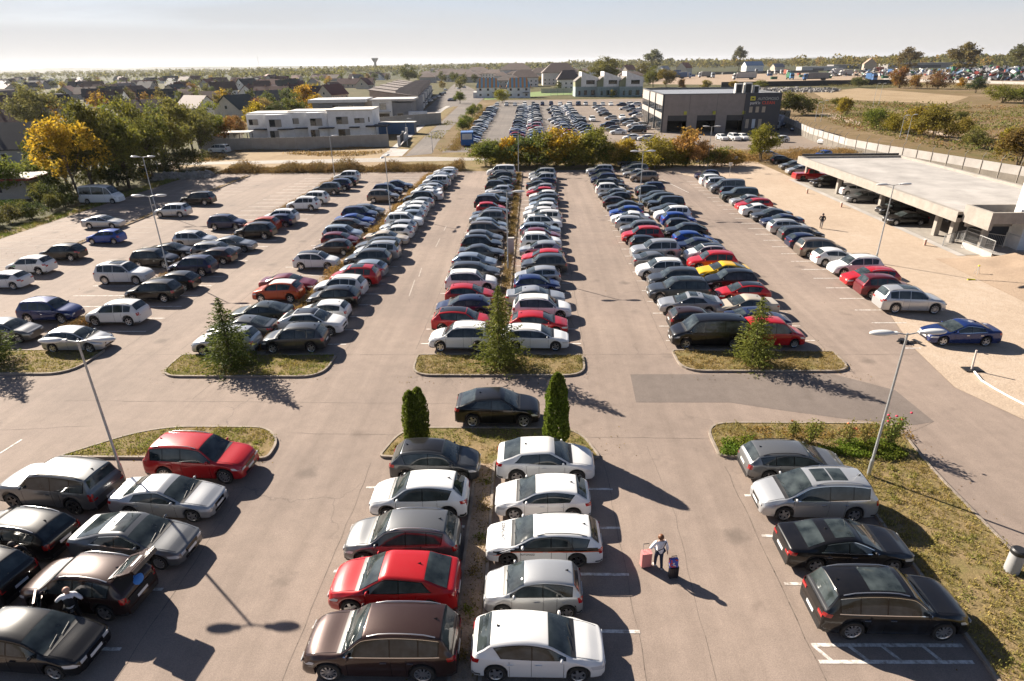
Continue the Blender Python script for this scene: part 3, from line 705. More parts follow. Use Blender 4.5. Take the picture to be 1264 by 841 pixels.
for q, e in (((919, 612), 13.7), ((940, 661.8), 13.7), ((968, 721), 13.7)): a = at(*q); stripe(mk, a, (e, a.y), 0.13)
H = [at(1001.5, 796.6), at(1188, 797.3), at(1011, 817.4), at(1201.6, 817.9)]
stripe(mk, H[0], H[1], 0.13); stripe(mk, H[2], H[3], 0.13)
for p_, q_ in (((1004, 798), (1027, 816.5)), ((1048, 798.5), (1072, 816.5)), ((1089, 798.5), (1112, 816.5)), ((1139, 798.5), (1162, 816.5))): stripe(mk, at(*p_), at(*q_), 0.12, 0.022)
for p_, q_ in (((0, 560), (27, 543)), ((505, 366), (512, 346)), ((517, 342), (520.5, 331)), ((538, 305), (543, 295)), ((548, 285), (551, 279)), ((817, 222), (850, 238))): stripe(mk if p_[0] in (0, 817) else fa, at(*p_), at(*q_), 0.10)
o = mk.build("stall_markings", M['line']); o["kind"] = "structure"
o = fa.build("faded_markings", M['line_faint']); o["kind"] = "structure"
# tar joints between the strips of asphalt
sm_ = MB()
def seam(pts, w=0.045):
    rnd = random.Random(len(sm_.v)+3); prev = None; P = []
    for a, b in zip(pts, pts[1:]):
        a = Vector(a[:2]); b = Vector(b[:2]); n = max(2, int((b-a).length/0.7)); d = (b-a).normalized()
        for k in range(n+1): P.append(a+(b-a)*k/n+Vector((-d.y, d.x))*rnd.uniform(-0.04, 0.04))
    for a, b in zip(P, P[1:]):
        d = (b-a)
        if d.length > 0.05: stripe(sm_, a-d*0.03, b+d*0.03, w*rnd.uniform(0.35, 0.95), 0.012)
seam([(-58, 35.1), (24, 35.3)], 0.03); seam([(-12.4, 26.0), (9, 25.7)], 0.035); seam([(-34, 25.6), (-23, 26.6)], 0.035); seam(px((80, 494.8), (420, 497.5), (760, 500)), 0.03)
seam([(8.9, 23.4), (8.75, 5)], 0.04); seam([(-12.75, 21.5), (-12.7, 5)], 0.035); seam([(-7.5, 23.5), (-7.6, 6)], 0.028); seam([(3.4, 23.5), (3.55, 6)], 0.028)
for x in (-7.55, 3.45, 8.8, 18.9, -12.2, -23.2, -27.2, -38, -43.2): seam([(x, 36), (x+(0.4 if x > -20 else 0), 107)], 0.035)
seam(px((722, 440), (668, 300), (655, 222)), 0.03); seam(px((1153, 521), (1110, 540), (1060, 552)), 0.03); seam([(5.5, 12), (5.9, 20), (5.6, 25)], 0.018)
seam(px((238, 493), (261, 474), (270, 470)), 0.03)
o = sm_.build("asphalt_joints", M['seam']); o["kind"] = "structure"

# ------------------------------------------------------------------ vegetation
def mk_leaf(name, tint2, amt2, trans=0.45):
    m, nt, b = new_mat(name)
    oi = node(nt, "ShaderNodeObjectInfo"); ge = node(nt, "ShaderNodeNewGeometry"); tc = node(nt, "ShaderNodeTexCoord")
    v = ramp(nt, ge.outputs["Random Per Island"], [(0.0, (0.55, 0.55, 0.55)), (0.5, (0.95, 0.95, 0.95)), (1.0, (1.55, 1.5, 1.4))])
    n = ramp(nt, noise(nt, tc.outputs["Object"], 0.55, 3, 0.5), [(0.42, (0, 0, 0)), (0.66, (amt2, amt2, amt2))])
    c = mix(nt, n, oi.outputs["Color"], tint2); c = mix(nt, 1.0, c, v, 'MULTIPLY'); c = mix(nt, 1.0, c, (1.6, 1.65, 1.4), 'MULTIPLY')
    nt.links.new(c, b.inputs["Base Color"]); b.inputs["Roughness"].default_value = 0.7; b.inputs["Specular IOR Level"].default_value = 0.2
    t = node(nt, "ShaderNodeBsdfTranslucent"); nt.links.new(c, t.inputs["Color"])
    mx = node(nt, "ShaderNodeMixShader"); mx.inputs[0].default_value = trans
    nt.links.new(b.outputs[0], mx.inputs[1]); nt.links.new(t.outputs[0], mx.inputs[2])
    nt.links.new(mx.outputs[0], nt.nodes["Material Output"].inputs[0])
    return m
M['leaf'] = mk_leaf("autumn_leaves", (0.17, 0.135, 0.022), 0.42)
M['leaf_gold'] = mk_leaf("golden_leaves", (0.19, 0.145, 0.022), 0.7, 0.45)
M['needle'] = mk_leaf("spruce_needles", (0.11, 0.10, 0.022), 0.5, 0.35)
M['dry'] = mk_leaf("dry_stalks", (0.16, 0.12, 0.05), 0.6, 0.3)
M['grass'] = mk_leaf("grass_blades", (0.20, 0.14, 0.055), 0.75, 0.35)
M['bark'] = simple("bark", (0.085, 0.062, 0.045), 0.95, var=0.35, scale=4, bump=0.6)

def leaf_mesh(name, pts, sizes, mat, rnd, flat=0.0, aspect=0.55, up=0.0):
    vs = []; fs = []
    for p, s in zip(pts, sizes):
        d = Vector((rnd.gauss(0, 1), rnd.gauss(0, 1), rnd.gauss(0, 1)*(1-flat))); d = d.normalized() if d.length > 1e-4 else Vector((1, 0, 0))
        if up: d = (d+Vector((0, 0, up))).normalized()
        e = d.cross(Vector((rnd.gauss(0, 1), rnd.gauss(0, 1), rnd.gauss(0, 1)))); e = e.normalized()*s*aspect*0.5 if e.length > 1e-4 else d.orthogonal()*s*0.3
        d = d*s*0.5; n = len(vs); c = d.cross(e).normalized()*s*0.10
        vs += [tuple(p-d), tuple(p+e+c), tuple(p+d), tuple(p-e+c)]; fs.append((n, n+1, n+2, n+3))
    me = bpy.data.meshes.new(name); me.from_pydata(vs, [], fs); me.materials.append(mat); me.update(); return me
def crown_points(rnd, H, Wd, base, n_clump, per, rc, shape=1.0, holes=0.35, seed=0):
    """leaf positions gathered in clumps filling an uneven crown between base and H"""
    cl = []; tries = 0; hz = (H-base)/2; cz = base+hz
    while len(cl) < n_clump and tries < n_clump*40:
        tries += 1
        d = Vector((rnd.gauss(0, 1), rnd.gauss(0, 1), rnd.gauss(0, 1))).normalized(); r = rnd.random()**0.42
        p = Vector((d.x*r*Wd/2, d.y*r*Wd/2, d.z*r*hz))
        z = p.z/hz
        k = 1.0 if z < 0 else (1-0.25*z*shape)
        p.x *= k; p.y *= k
        nz = mnoise.noise(Vector((p.x*0.33+seed*7.1, p.y*0.33, p.z*0.33)))
        if nz < -holes*0.5: continue
        stretch = 1+0.28*mnoise.noise(Vector((d.x*1.5+seed*3.3, d.y*1.5, d.z*1.5)))
        p *= stretch; p.z += cz
        if p.z < base*0.7: continue
        cl.append(p)
    pts = []
    for c in cl:
        k = rc*rnd.uniform(0.65, 1.25)
        for _ in range(per): pts.append(c+Vector((rnd.gauss(0, 0.5)*k, rnd.gauss(0, 0.5)*k, rnd.gauss(0, 0.36)*k)))
    return cl, pts
def trunk_mesh(rnd, H, base, clumps, r0, stems=1, lean=0.06, nlimb=9):
    mb = MB()
    for s_ in range(stems):
        a = rnd.uniform(0, 6.28); off = Vector((math.cos(a), math.sin(a), 0))*(0.0 if stems == 1 else r0*1.4)
        tip = Vector((rnd.uniform(-1, 1)*lean*H, rnd.uniform(-1, 1)*lean*H, 0))+off*3
        pts = [off, off+tip*0.25+Vector((0, 0, base*0.6)), off+tip*0.6+Vector((0, 0, base+0.25*(H-base))), off+tip+Vector((0, 0, base+0.7*(H-base)))]
        mb.tube(pts, [r0, r0*0.8, r0*0.5, r0*0.15], 7)
        for c in rnd.sample(clumps, min(nlimb//stems, len(clumps))):
            t = rnd.uniform(0.3, 0.85); i = min(2, int(t*3)); f = t*3-i; q = pts[i]*(1-f)+pts[i+1]*f
            mid = q*0.5+c*0.5+Vector((0, 0, rnd.uniform(-0.2, 0.5)))
            mb.tube([q, mid, c], [r0*0.32, r0*0.2, r0*0.06], 5, False)
    return mb.mesh("trunk", M['bark'], 60)
TREES = {}
def tree_proto(key, H, Wd, base, n_clump, per, rc, leaf, r0, mat='leaf', stems=1, holes=0.35, seed=0, shape=1.0, nlimb=9, lean=0.06):
    rnd = random.Random(seed+100); cl, pts = crown_points(rnd, H, Wd, base, n_clump, per, rc, shape, holes, seed)
    TREES[key] = (leaf_mesh("crown", pts, [leaf*rnd.uniform(0.65, 1.35) for _ in pts], M[mat], rnd), trunk_mesh(rnd, H, base, cl, r0, stems, lean, nlimb), H)
for i in range(4): tree_proto(f'broad{i}', 10, 8.2+i*0.6, 2.2, 120, 50, 1.05, 0.42, 0.22, seed=i, stems=1+(i == 2))
for i in range(2): tree_proto(f'sparse{i}', 10, 7.5, 2.8, 95, 36, 0.85, 0.40, 0.17, 'leaf_gold' if i == 0 else 'leaf', seed=20+i, holes=0.05, lean=0.12)
for i in range(4): tree_proto(f'bush{i}', 4, 4.6+0.4*i, 0.4, 80, 38, 0.62, 0.27, 0.05, seed=40+i, stems=4)
for i in range(2): tree_proto(f'goldbush{i}', 4, 4.2, 0.3, 80, 38, 0.55, 0.27, 0.05, 'leaf_gold', seed=50+i, stems=4)
for i in range(4): tree_proto(f'far{i}', 10, 8.5, 1.2, 60, 14, 1.5, 0.95, 0.2, seed=60+i, nlimb=3, shape=0.7+0.2*i)
tree_proto('fargold', 10, 8, 1.5, 60, 14, 1.3, 0.9, 0.2, 'leaf_gold', seed=70, nlimb=3)
tree_proto('tall', 14, 7.5, 3.2, 110, 24, 1.1, 0.7, 0.25, seed=75, holes=0.1, nlimb=12)

def spruce_mesh(H, rad, n_whorl, seed, quads_per=26):
    rnd = random.Random(seed); pts_q = []; tr = MB(); tr.tube([(0, 0, 0), (0, 0, H*0.5), (0, 0, H*0.99)], [0.10, 0.06, 0.012], 7)
    vs = []; fs = []
    for w in range(n_whorl):
        f = w/(n_whorl-1); z = 0.18+(H-0.30)*f**0.92; L = rad*(1-f)**0.85*rnd.uniform(0.86, 1.12)+0.10; nb = max(5, int(12*(1-f)+5))
        a0 = rnd.uniform(0, 6.28)
        for k in range(nb):
            a = a0+2*math.pi*k/nb+rnd.uniform(-0.2, 0.2); l = L*rnd.uniform(0.55, 1.22)*(1+0.22*mnoise.noise(Vector((math.cos(a)*1.3, math.sin(a)*1.3, z*1.1+seed)))); dr = rnd.uniform(0.10, 0.32)*(1-f*0.7); lift = 0.35*f
            nq = max(5, int(quads_per*l/rad)+4)
            for j in range(nq):
                t = (j+rnd.random())/nq; t = 0.12+0.88*t
                r_ = l*t; zz = z-dr*r_*(1.2-0.7*t)+lift*r_+0.05*rnd.gauss(0, 1)
                side = rnd.gauss(0, 0.16)*l*(1.15-0.6*t)*0.9
                p = Vector((math.cos(a)*r_-math.sin(a)*side, math.sin(a)*r_+math.cos(a)*side, max(0.05, zz)))
                d = Vector((math.cos(a)+rnd.gauss(0, 0.5), math.sin(a)+rnd.gauss(0, 0.5), rnd.gauss(-0.05, 0.3))).normalized()*rnd.uniform(0.10, 0.19)
                e = d.cross(Vector((rnd.gauss(0, 1), rnd.gauss(0, 1), rnd.gauss(0, 1)))).normalized()*rnd.uniform(0.025, 0.05)
                n = len(vs); vs += [tuple(p-d*0.5-e), tuple(p-d*0.5+e), tuple(p+d*0.6+e*0.4), tuple(p+d*0.6-e*0.4)]; fs.append((n, n+1, n+2, n+3))
    me = bpy.data.meshes.new("crown"); me.from_pydata(vs, [], fs); me.materials.append(M['needle']); me.update()
    return me, tr.mesh("trunk", M['bark'], 60)
def thuja_mesh(H, rad, seed, n=5200, tops=((0, 0, 1.0),)):
    rnd = random.Random(seed); vs = []; fs = []
    for _ in range(n):
        tx, ty, th = tops[rnd.randrange(len(tops))]; h = H*th
        z = h*rnd.random()**0.85; f = z/h; prof = min(1, (f+0.05)*4+0.25)*(1-f**4.5)**0.62
        a = rnd.uniform(0, 6.28); lump = 1+0.30*mnoise.noise(Vector((math.cos(a)*2.2, math.sin(a)*2.2, z*1.6+seed)))
        r_ = rad*prof*lump*(1-0.45*rnd.random()**2.2)*(1 if len(tops) == 1 else 0.72)
        p = Vector((tx+math.cos(a)*r_, ty+math.sin(a)*r_, z+0.05))
        d = Vector((math.cos(a)*0.5+rnd.gauss(0, 0.25), math.sin(a)*0.5+rnd.gauss(0, 0.25), 1.0)).normalized()*rnd.uniform(0.09, 0.17)
        e = d.cross(Vector((rnd.gauss(0, 1), rnd.gauss(0, 1), rnd.gauss(0, 0.3)))).normalized()*rnd.uniform(0.03, 0.055)
        n_ = len(vs); vs += [tuple(p-d*0.5-e*0.5), tuple(p-d*0.5+e*0.5), tuple(p+e), tuple(p+d*0.6), tuple(p-e)]; fs.append((n_, n_+1, n_+2, n_+3, n_+4))
    me = bpy.data.meshes.new("crown"); me.from_pydata(vs, [], fs); me.materials.append(M['needle']); me.update()
    tr = MB()
    for tx, ty, th in tops: tr.tube([(tx*0.3, ty*0.3, 0), (tx, ty, H*th*0.85)], [0.07, 0.02], 6)
    return me, tr.mesh("trunk", M['bark'], 60)

def put_tree(name, crown, trunk, x, y, sc, rz, col, label, group=None, cat="tree", sz=None, z=0.0):
    root = empty(name, (x, y, z), rz); root.scale = (sc, sc, sz or sc)
    c = link_mesh("crown", crown, root); c.color = (*col, 1); link_mesh("trunk", trunk, root)
    tag(root, label, cat, group); return root
def grow(key, name, x, y, h, rz, col, label, group=None, cat="tree", wide=1.0):
    cr, tr, H0 = TREES[key]; s = h/H0
    return put_tree(name, cr, tr, x, y, s*wide, rz, col, label, group, cat, s)

GREEN, DKGREEN, OLIVE, LIME, YEL, GOLD, RUST, TAN =  (0.055, 0.075, 0.018), (0.026, 0.042, 0.016), (0.085, 0.082, 0.024), (0.11, 0.125, 0.022), (0.20, 0.15, 0.016), (0.26, 0.17, 0.016), (0.17, 0.085, 0.03), (0.19, 0.125, 0.06)

# four spruces on the islands
cr1, tk1 = spruce_mesh(5.3, 1.75, 24, 3); cr2, tk2 = spruce_mesh(4.6, 1.75, 22, 9)
put_tree("spruce_tree", cr1, tk1, -1.95, 33.5, 1.0, 0.4, (0.085, 0.095, 0.020), "tall narrow spruce on the kerbed island between two white cars", "spruces on the islands")
put_tree("spruce_tree", cr2, tk2, -18.6, 33.4, 1.0, 1.4, (0.055, 0.072, 0.018), "dense dark spruce on the island beside the silver SUV and grey SUV", "spruces on the islands", sz=1.0)
cr3, tk3 = spruce_mesh(5.2, 1.8, 21, 17)
put_tree("spruce_tree", cr3, tk3, 13.55, 33.9, 0.88, 2.6, (0.085, 0.095, 0.020), "thin spruce on the island in front of the small red van", "spruces on the islands", sz=0.84)
put_tree("spruce_tree", cr2, tk2, -34.4, 34.0, 1.0, 3.3, (0.05, 0.066, 0.018), "dark spruce cut off by the left edge of the view", "spruces on the islands")
c_, t_ = thuja_mesh(4.0, 0.56, 5, 7600); put_tree("columnar_conifer", c_, t_, 1.2, 24.9, 1.0, 0, (0.075, 0.105, 0.016), "tall green columnar conifer near the tail of the black saloon", "columnar conifers on the middle island")
bpy.data.objects["columnar_conifer"]["label"] = "tall columnar conifer at the nose of the black coupe SUV"
c_, t_ = thuja_mesh(3.15, 0.60, 8, 6200, ((-0.22, 0, 0.95), (0.17, 0.05, 1.0), (0.0, -0.1, 0.85))); put_tree("columnar_conifer", c_, t_, -5.55, 25.0, 1.0, 0, (0.08, 0.10, 0.018), "shorter columnar conifer with twin tips left of the black coupe SUV", "columnar conifers on the middle island")

# ---- grass and weeds (nobody could count the blades)
def inside(p, poly):
    c = False; n = len(poly)
    for i in range(n):
        a, b = poly[i-1], poly[i]
        if (a[1] > p[1]) != (b[1] > p[1]) and p[0] < (b[0]-a[0])*(p[1]-a[1])/(b[1]-a[1])+a[0]: c = not c
    return c
def blades(name, poly, dens, h, col, seed, z=0.10, mat='grass', w=0.022, spread=0.5, patchy=0.3, hvar=0.5, ncl=4):
    rnd = random.Random(seed); xs = [p[0] for p in poly]; ys = [p[1] for p in poly]
    x0, x1, y0, y1 = min(xs), max(xs), min(ys), max(ys); n = int((x1-x0)*(y1-y0)*dens); vs = []; fs = []
    for _ in range(n):
        x, y = rnd.uniform(x0, x1), rnd.uniform(y0, y1)
        if mnoise.noise(Vector((x*0.55+seed, y*0.55, 0)))+0.5*mnoise.noise(Vector((x*1.9, y*1.9, seed))) < patchy-0.6: continue
        if not inside((x, y), poly): continue
        for k in range(ncl):
            a = rnd.uniform(0, 6.28); hh = h*rnd.uniform(1-hvar, 1+hvar); q = Vector((math.cos(a), math.sin(a), 0)); s_ = Vector((-q.y, q.x, 0))*w*rnd.uniform(0.6, 1.4)
            b_ = Vector((x+rnd.gauss(0, 0.05), y+rnd.gauss(0, 0.05), z)); t = b_+q*hh*spread*rnd.random()+Vector((0, 0, hh))
            i = len(vs); vs += [tuple(b_-s_), tuple(b_+s_), tuple(t)]; fs.append((i, i+1, i+2))
    me = bpy.data.meshes.new(name); me.from_pydata(vs, [], fs); me.materials.append(M[mat]); me.update()
    o = link_mesh(name, me); o.color = (*col, 1); o["kind"] = "stuff"; return o
for i, (k, d, c) in enumerate((('c', 60, (0.17, 0.135, 0.05)), ('l', 60, (0.17, 0.17, 0.04)), ('r', 60, (0.20, 0.15, 0.065)), ('ll', 50, (0.16, 0.15, 0.045)), ('jl', 70, (0.16, 0.165, 0.04)), ('jm', 60, (0.13, 0.14, 0.035)), ('jr', 70, (0.18, 0.15, 0.05)))):
    tag(blades("grass", ISL[k] if k != 'jm' else [(-7.1, 24.1), (-6.3, 26.3), (2.2, 26.3), (3.1, 24.1)], d, 0.085, c, i+1, patchy=0.25, w=0.016, spread=0.9), None)
for i, (k, n_, c) in enumerate((('c', 26, (0.10, 0.10, 0.03)), ('l', 26, (0.12, 0.14, 0.03)), ('r', 26, (0.17, 0.12, 0.05)), ('jl', 22, (0.12, 0.15, 0.03)), ('jm', 30, (0.11, 0.12, 0.03)), ('jr', 90, (0.13, 0.13, 0.035)))):
    rnd = random.Random(90+i); pl = ISL[k]; xs = [p[0] for p in pl]; ys = [p[1] for p in pl]; pts = []; sz = []
    for _ in range(n_*3):
        x, y = rnd.uniform(min(xs), max(xs)), rnd.uniform(min(ys), max(ys))
        if not inside((x, y), pl) or (k == 'jm' and y < 23.8 and rnd.random() < 0.75): continue
        r_ = rnd.uniform(0.10, 0.38); h_ = rnd.uniform(0.05, 0.22)
        for _ in range(int(160*r_)): pts.append(Vector((x+rnd.gauss(0, r_*0.5), y+rnd.gauss(0, r_*0.5), 0.10+rnd.random()*h_))); sz.append(rnd.uniform(0.05, 0.12))
    o = link_mesh("grass", leaf_mesh("grass", pts, sz, M['grass'], rnd, 0, 0.4, 0.5)); o.color = (*c, 1); o["kind"] = "stuff"
def weeds(name, x0, y0, x1, y1, wid, dens, h, col, seed, bushy=0.12, z=0.05):
    rnd = random.Random(seed); a = Vector((x0, y0, 0)); b = Vector((x1, y1, 0)); L = (b-a).length; n_ = Vector((-(b-a).y, (b-a).x, 0)).normalized(); pts = []
    n = int(L*dens); me_pts = []; sz = []
    for _ in range(n):
        t = rnd.random(); d = L*t; k = 0.55+0.75*mnoise.noise(Vector((d*0.28, seed*3.7, 0)))
        if k < 0.12: continue
        c = a+(b-a)*t+n_*rnd.gauss(0, wid*0.32)
        hh = h*max(0.25, k)*rnd.uniform(0.5, 1.15)
        for _ in range(7): me_pts.append(c+Vector((rnd.gauss(0, bushy), rnd.gauss(0, bushy), z+rnd.random()*hh))); sz.append(rnd.uniform(0.10, 0.24)*(h/0.7)**0.5)
    o = link_mesh(name, leaf_mesh(name, me_pts, sz, M['dry'], rnd, 0.0, 0.32, 0.6)); o.color = (*col, 1); o["kind"] = "stuff"; return o
weeds("dry_weeds", -17.7, 35.6, -17.1, 105, 0.9, 46, 0.75, (0.22, 0.135, 0.055), 2)
weeds("dry_weeds", -32.7, 37.2, -32.4, 104, 0.7, 34, 0.55, (0.16, 0.095, 0.05), 3)
weeds("dry_weeds", -48.5, 60, -48.5, 105, 0.5, 22, 0.28, (0.20, 0.13, 0.05), 4)
weeds("dry_weeds", -2.15, 35.6, -2.1, 106, 0.8, 40, 0.55, (0.15, 0.10, 0.04), 5)
weeds("dry_weeds", 13.7, 37, 13.9, 104, 0.3, 10, 0.25, (0.20, 0.15, 0.05), 6)
weeds("dry_weeds", -2.1, 24, -1.95, 6, 0.5, 22, 0.22, (0.14, 0.10, 0.035), 7)
weeds("dry_weeds", -59, 110.4, -12, 110.6, 3.4, 150, 1.9, (0.14, 0.085, 0.038), 8, 0.25)
weeds("dry_weeds", -33.0, 38, -32.6, 41.5, 0.9, 120, 0.75, (0.13, 0.075, 0.035), 9)
weeds("dry_weeds", 34, 118, 68, 128, 6, 110, 1.8, (0.20, 0.12, 0.05), 10, 0.3)
weeds("dry_weeds", -66, 140, -36, 142.4, 2.5, 40, 0.6, (0.19, 0.115, 0.05), 12, 0.3)
weeds("dry_weeds", -13, 134, 8, 134.5, 2.2, 60, 1.0, (0.18, 0.11, 0.045), 13, 0.3)
weeds("dry_weeds", -16.8, 136, -17.8, 270, 2.6, 40, 1.1, (0.17, 0.11, 0.045), 14, 0.4)
tag(blades("grass", [(-61.4, 30), (-59.1, 30), (-59.1, 109), (-61.4, 109)], 26, 0.22, (0.10, 0.12, 0.026), 21, z=0.02), None)

def tufts(name, poly, n, h, col, seed, clump=0.5):
    rnd = random.Random(seed); xs = [p[0] for p in poly]; ys = [p[1] for p in poly]; pts = []; sz = []
    while n > 0:
        x, y = rnd.uniform(min(xs), max(xs)), rnd.uniform(min(ys), max(ys))
        if not inside((x, y), poly) or mnoise.noise(Vector((x*0.06, y*0.06, seed))) < -0.05: n -= 0.3; continue
        n -= 1; hh = h*rnd.uniform(0.4, 1.3)
        for _ in range(7): pts.append(Vector((x+rnd.gauss(0, clump), y+rnd.gauss(0, clump), rnd.random()*hh))); sz.append(rnd.uniform(0.3, 0.7)*h**0.5)
    o = link_mesh(name, leaf_mesh(name, pts, sz, M['dry'], rnd, 0.0, 0.5, 0.5)); o.color = (*col, 1); o["kind"] = "stuff"
FLD = px((1075, 165), (1264, 206), (1264, 132), (1180, 131), (1080, 128), (1010, 124), (1000, 140), (1040, 158))
tufts("field_grass", FLD, 2600, 0.8, (0.11, 0.105, 0.035), 41); tufts("field_grass", FLD, 2200, 0.7, (0.17, 0.095, 0.045), 42); tufts("field_grass", FLD, 700, 1.6, (0.085, 0.10, 0.025), 43, 0.9)
tufts("field_grass", px((1000, 107), (1264, 112), (1264, 106), (1100, 104.5)), 900, 1.5, (0.12, 0.10, 0.04), 44, 1.2)
tufts("field_grass", px((240, 200), (480, 196), (480, 188), (250, 191)), 700, 0.5, (0.20, 0.13, 0.06), 45)
tufts("field_grass", px((508, 184), (540, 160), (556, 146), (562, 150), (545, 175), (536, 188), (560, 186), (600, 150), (590, 135), (585, 140), (568, 165), (548, 186), (520, 186)), 500, 0.5, (0.14, 0.13, 0.04), 46)

def litter(areas, seed):
    rnd = random.Random(seed); pts = []; sz = []
    for x0, x1, y0, y1, n in areas:
        for _ in range(n):
            pts.append(Vector((rnd.uniform(x0, x1), rnd.uniform(y0, y1), rnd.uniform(0.02, 0.03)))); sz.append(rnd.uniform(0.05, 0.11))
    o = link_mesh("fallen_leaves", leaf_mesh("fallen_leaves", pts, sz, M['leaf_gold'], rnd, 0.97)); o.color = (0.13, 0.075, 0.03, 1); o["kind"] = "stuff"
litter([(-8, 4, 31.2, 32.2, 60), (-23, -12, 31.2, 32, 50), (8, 20, 31.8, 32.8, 60), (-4.2, -2.6, 6, 23, 80), (-1.4, 0, 6, 23, 50), (12.6, 14, 10, 24, 60), (-24, -12, 22.8, 23.7, 60), (-59, -52, 50, 108, 260), (-20, 24, 106, 108.5, 160), (3.3, 5, 24, 27, 20), (18.3, 19.4, 14, 27, 40), (-60, 24, 36, 100, 260)], 71)

# ------------------------------------------------------------------ trees and shrubs placed where they stand
def hor(x): return 88.0-18.4*x/1264
def tall_of(x, base, top): return CAM_H*(1-(top-hor(x))/(base-hor(x)))
ORDW = ["first", "second", "third", "fourth", "fifth", "sixth", "seventh", "eighth", "ninth", "tenth", "eleventh", "twelfth", "thirteenth", "fourteenth", "fifteenth", "sixteenth", "seventeenth"]
_k = random.Random(5)
def tree_px(key, name, x, base, top, col, label, group=None, cat="tree", wide=1.0):
    col = tuple(c*1.22 for c in col) if group in (GL, "garden bushes at the left") else col
    p = at(x, base); return grow(key, name, p.x, p.y, tall_of(x, base, top)*0.93, _k.uniform(0, 6.28), tuple(c*_k.uniform(0.9, 1.1) for c in col), label, group, cat, wide)
GL = "trees along the left edge of the lot"
tree_px('sparse0', "autumn_tree", 101, 248, 131, (0.23, 0.145, 0.016), "golden yellow tree leaning over the lot behind the white minibus", GL)
tree_px('broad0', "broadleaf_tree", 118, 238, 108, (0.052, 0.062, 0.016), "tallest dark green tree right of the golden tree", GL, wide=0.85)
tree_px('broad1', "broadleaf_tree", 160, 232, 116, (0.075, 0.072, 0.018), "dark olive tree with a broad crown behind the far left lamp post", GL, wide=0.8)
tree_px('broad3', "broadleaf_tree", 190, 222, 128, (0.060, 0.062, 0.018), "lower olive tree between two taller crowns by the rubble", GL, wide=0.8)
tree_px('sparse1', "broadleaf_tree", 222, 210, 110, (0.095, 0.088, 0.024), "airy pale olive tree left of the white van", GL, wide=0.95)
for key, x, b, t, c, l in (('broad2', 142, 230, 120, (0.062, 0.070, 0.018), "dense green tree between the tallest tree and the lamp"), ('broad0', 176, 214, 114, (0.075, 0.080, 0.020), "green tree behind the far left lamp post"), ('broad1', 205, 206, 122, (0.068, 0.072, 0.020), "olive green tree just left of the airy olive tree"), ('broad3', 86, 236, 140, (0.036, 0.046, 0.014), "dark tree behind the golden tree")):
    tree_px(key, "broadleaf_tree", x, b, t, c, l, GL, "tree", 0.9)
tree_px('broad2', "broadleaf_tree", 54, 172, 99, (0.085, 0.085, 0.035), "rounded grey green tree among the roofs at the left", GL)
tree_px('bush0', "garden_bush", 20, 244, 190, (0.075, 0.090, 0.024), "large light green bush behind the flat roofed shed", "garden bushes at the left", "bush")
tree_px('bush1', "garden_bush", 52, 232, 186, (0.085, 0.095, 0.022), "tall yellowish green bush below the dark roof", "garden bushes at the left", "bush")
tree_px('bush2', "garden_bush", 62, 252, 216, (0.030, 0.040, 0.014), "dark low bush at the end of the shed", "garden bushes at the left", "bush")
tree_px('bush3', "garden_bush", 78, 242, 204, (0.034, 0.044, 0.014), "dark bush directly left of the minibus", "garden bushes at the left", "bush")
tree_px('bush0', "garden_bush", 34, 228, 205, (0.060, 0.072, 0.030), "rounded grey green bush above the shed roof", "garden bushes at the left", "bush")
tree_px('goldbush0', "garden_bush", 180, 222, 202, (0.26, 0.16, 0.012), "small yellow bush at the foot of the far left lamp", "garden bushes at the left", "bush")
tree_px('bush2', "garden_bush", 156, 230, 188, (0.022, 0.032, 0.011), "shrub coloured dark as the shade under the tall trees behind the minibus", "garden bushes at the left", "bush", 1.3)  # near-black leaves stand in for the shaded mass under the trees
tree_px('bush3', "garden_bush", 205, 216, 178, (0.026, 0.035, 0.012), "dark shrub beside the heap of rubble", "garden bushes at the left", "bush", 1.2)
tree_px('bush1', "garden_bush", 240, 206, 176, (0.028, 0.036, 0.012), "dark shrub left of the parked white van", "garden bushes at the left", "bush", 1.2)
tree_px('bush1', "garden_bush", 118, 232, 200, (0.045, 0.055, 0.014), "mid green shrub behind the minibus roof", "garden bushes at the left", "bush", 1.2)
for i, (x, b, t) in enumerate(((12, 276, 246), (40, 270, 243), (64, 262, 238), (80, 256, 232), (-10, 284, 250))):
    tree_px(('bush2', 'bush3', 'bush0')[i % 3], "garden_bush", x, b, t, (0.032, 0.042, 0.014) if i % 2 else (0.05, 0.055, 0.018), ["dark shrub on the left bank nearest the clipped hedge", "dark green shrub on the left bank below the garden building", "dark olive shrub on the left bank", "dark green shrub on the bank just left of the minibus", "shrub on the left bank cut by the picture edge", "green shrub on the bank behind the minibus tail"][i], "garden bushes at the left", "bush", 1.1)
MG = "autumn trees in front of the white houses"
for key, x, b, t, c, l in (('broad1', 262, 180, 122, LIME, "lime green tree left of the white houses"), ('broad3', 279, 178, 138, RUST, "reddish brown tree left of the white houses"),
        ('broad0', 296, 172, 138, (0.12, 0.075, 0.03), "brown tree touching the garden wall of the white houses"), ('goldbush1', 318, 158, 122, GOLD, "bright golden tree above the white houses"),
        ('broad2', 345, 158, 122, DKGREEN, "dark green tree above the white houses"), ('broad1', 366, 150, 112, GREEN, "green tree left of the grey flat roofed house"),
        ('goldbush0', 384, 138, 100, (0.26, 0.14, 0.02), "rounded orange yellow tree left of the grey house"), ('goldbush1', 394, 142, 114, GOLD, "small golden tree beside the grey house wall"),
        ('broad0', 250, 190, 132, OLIVE, "olive tree behind the parked white van"), ('broad3', 238, 186, 118, (0.075, 0.078, 0.026), "olive tree above the parked white van"), ('broad2', 330, 150, 118, TAN, "tan tree behind the golden tree")):
    tree_px(key, "autumn_tree", x, b, t, c, l, MG)
HB = "bushes along the far end of the lot"
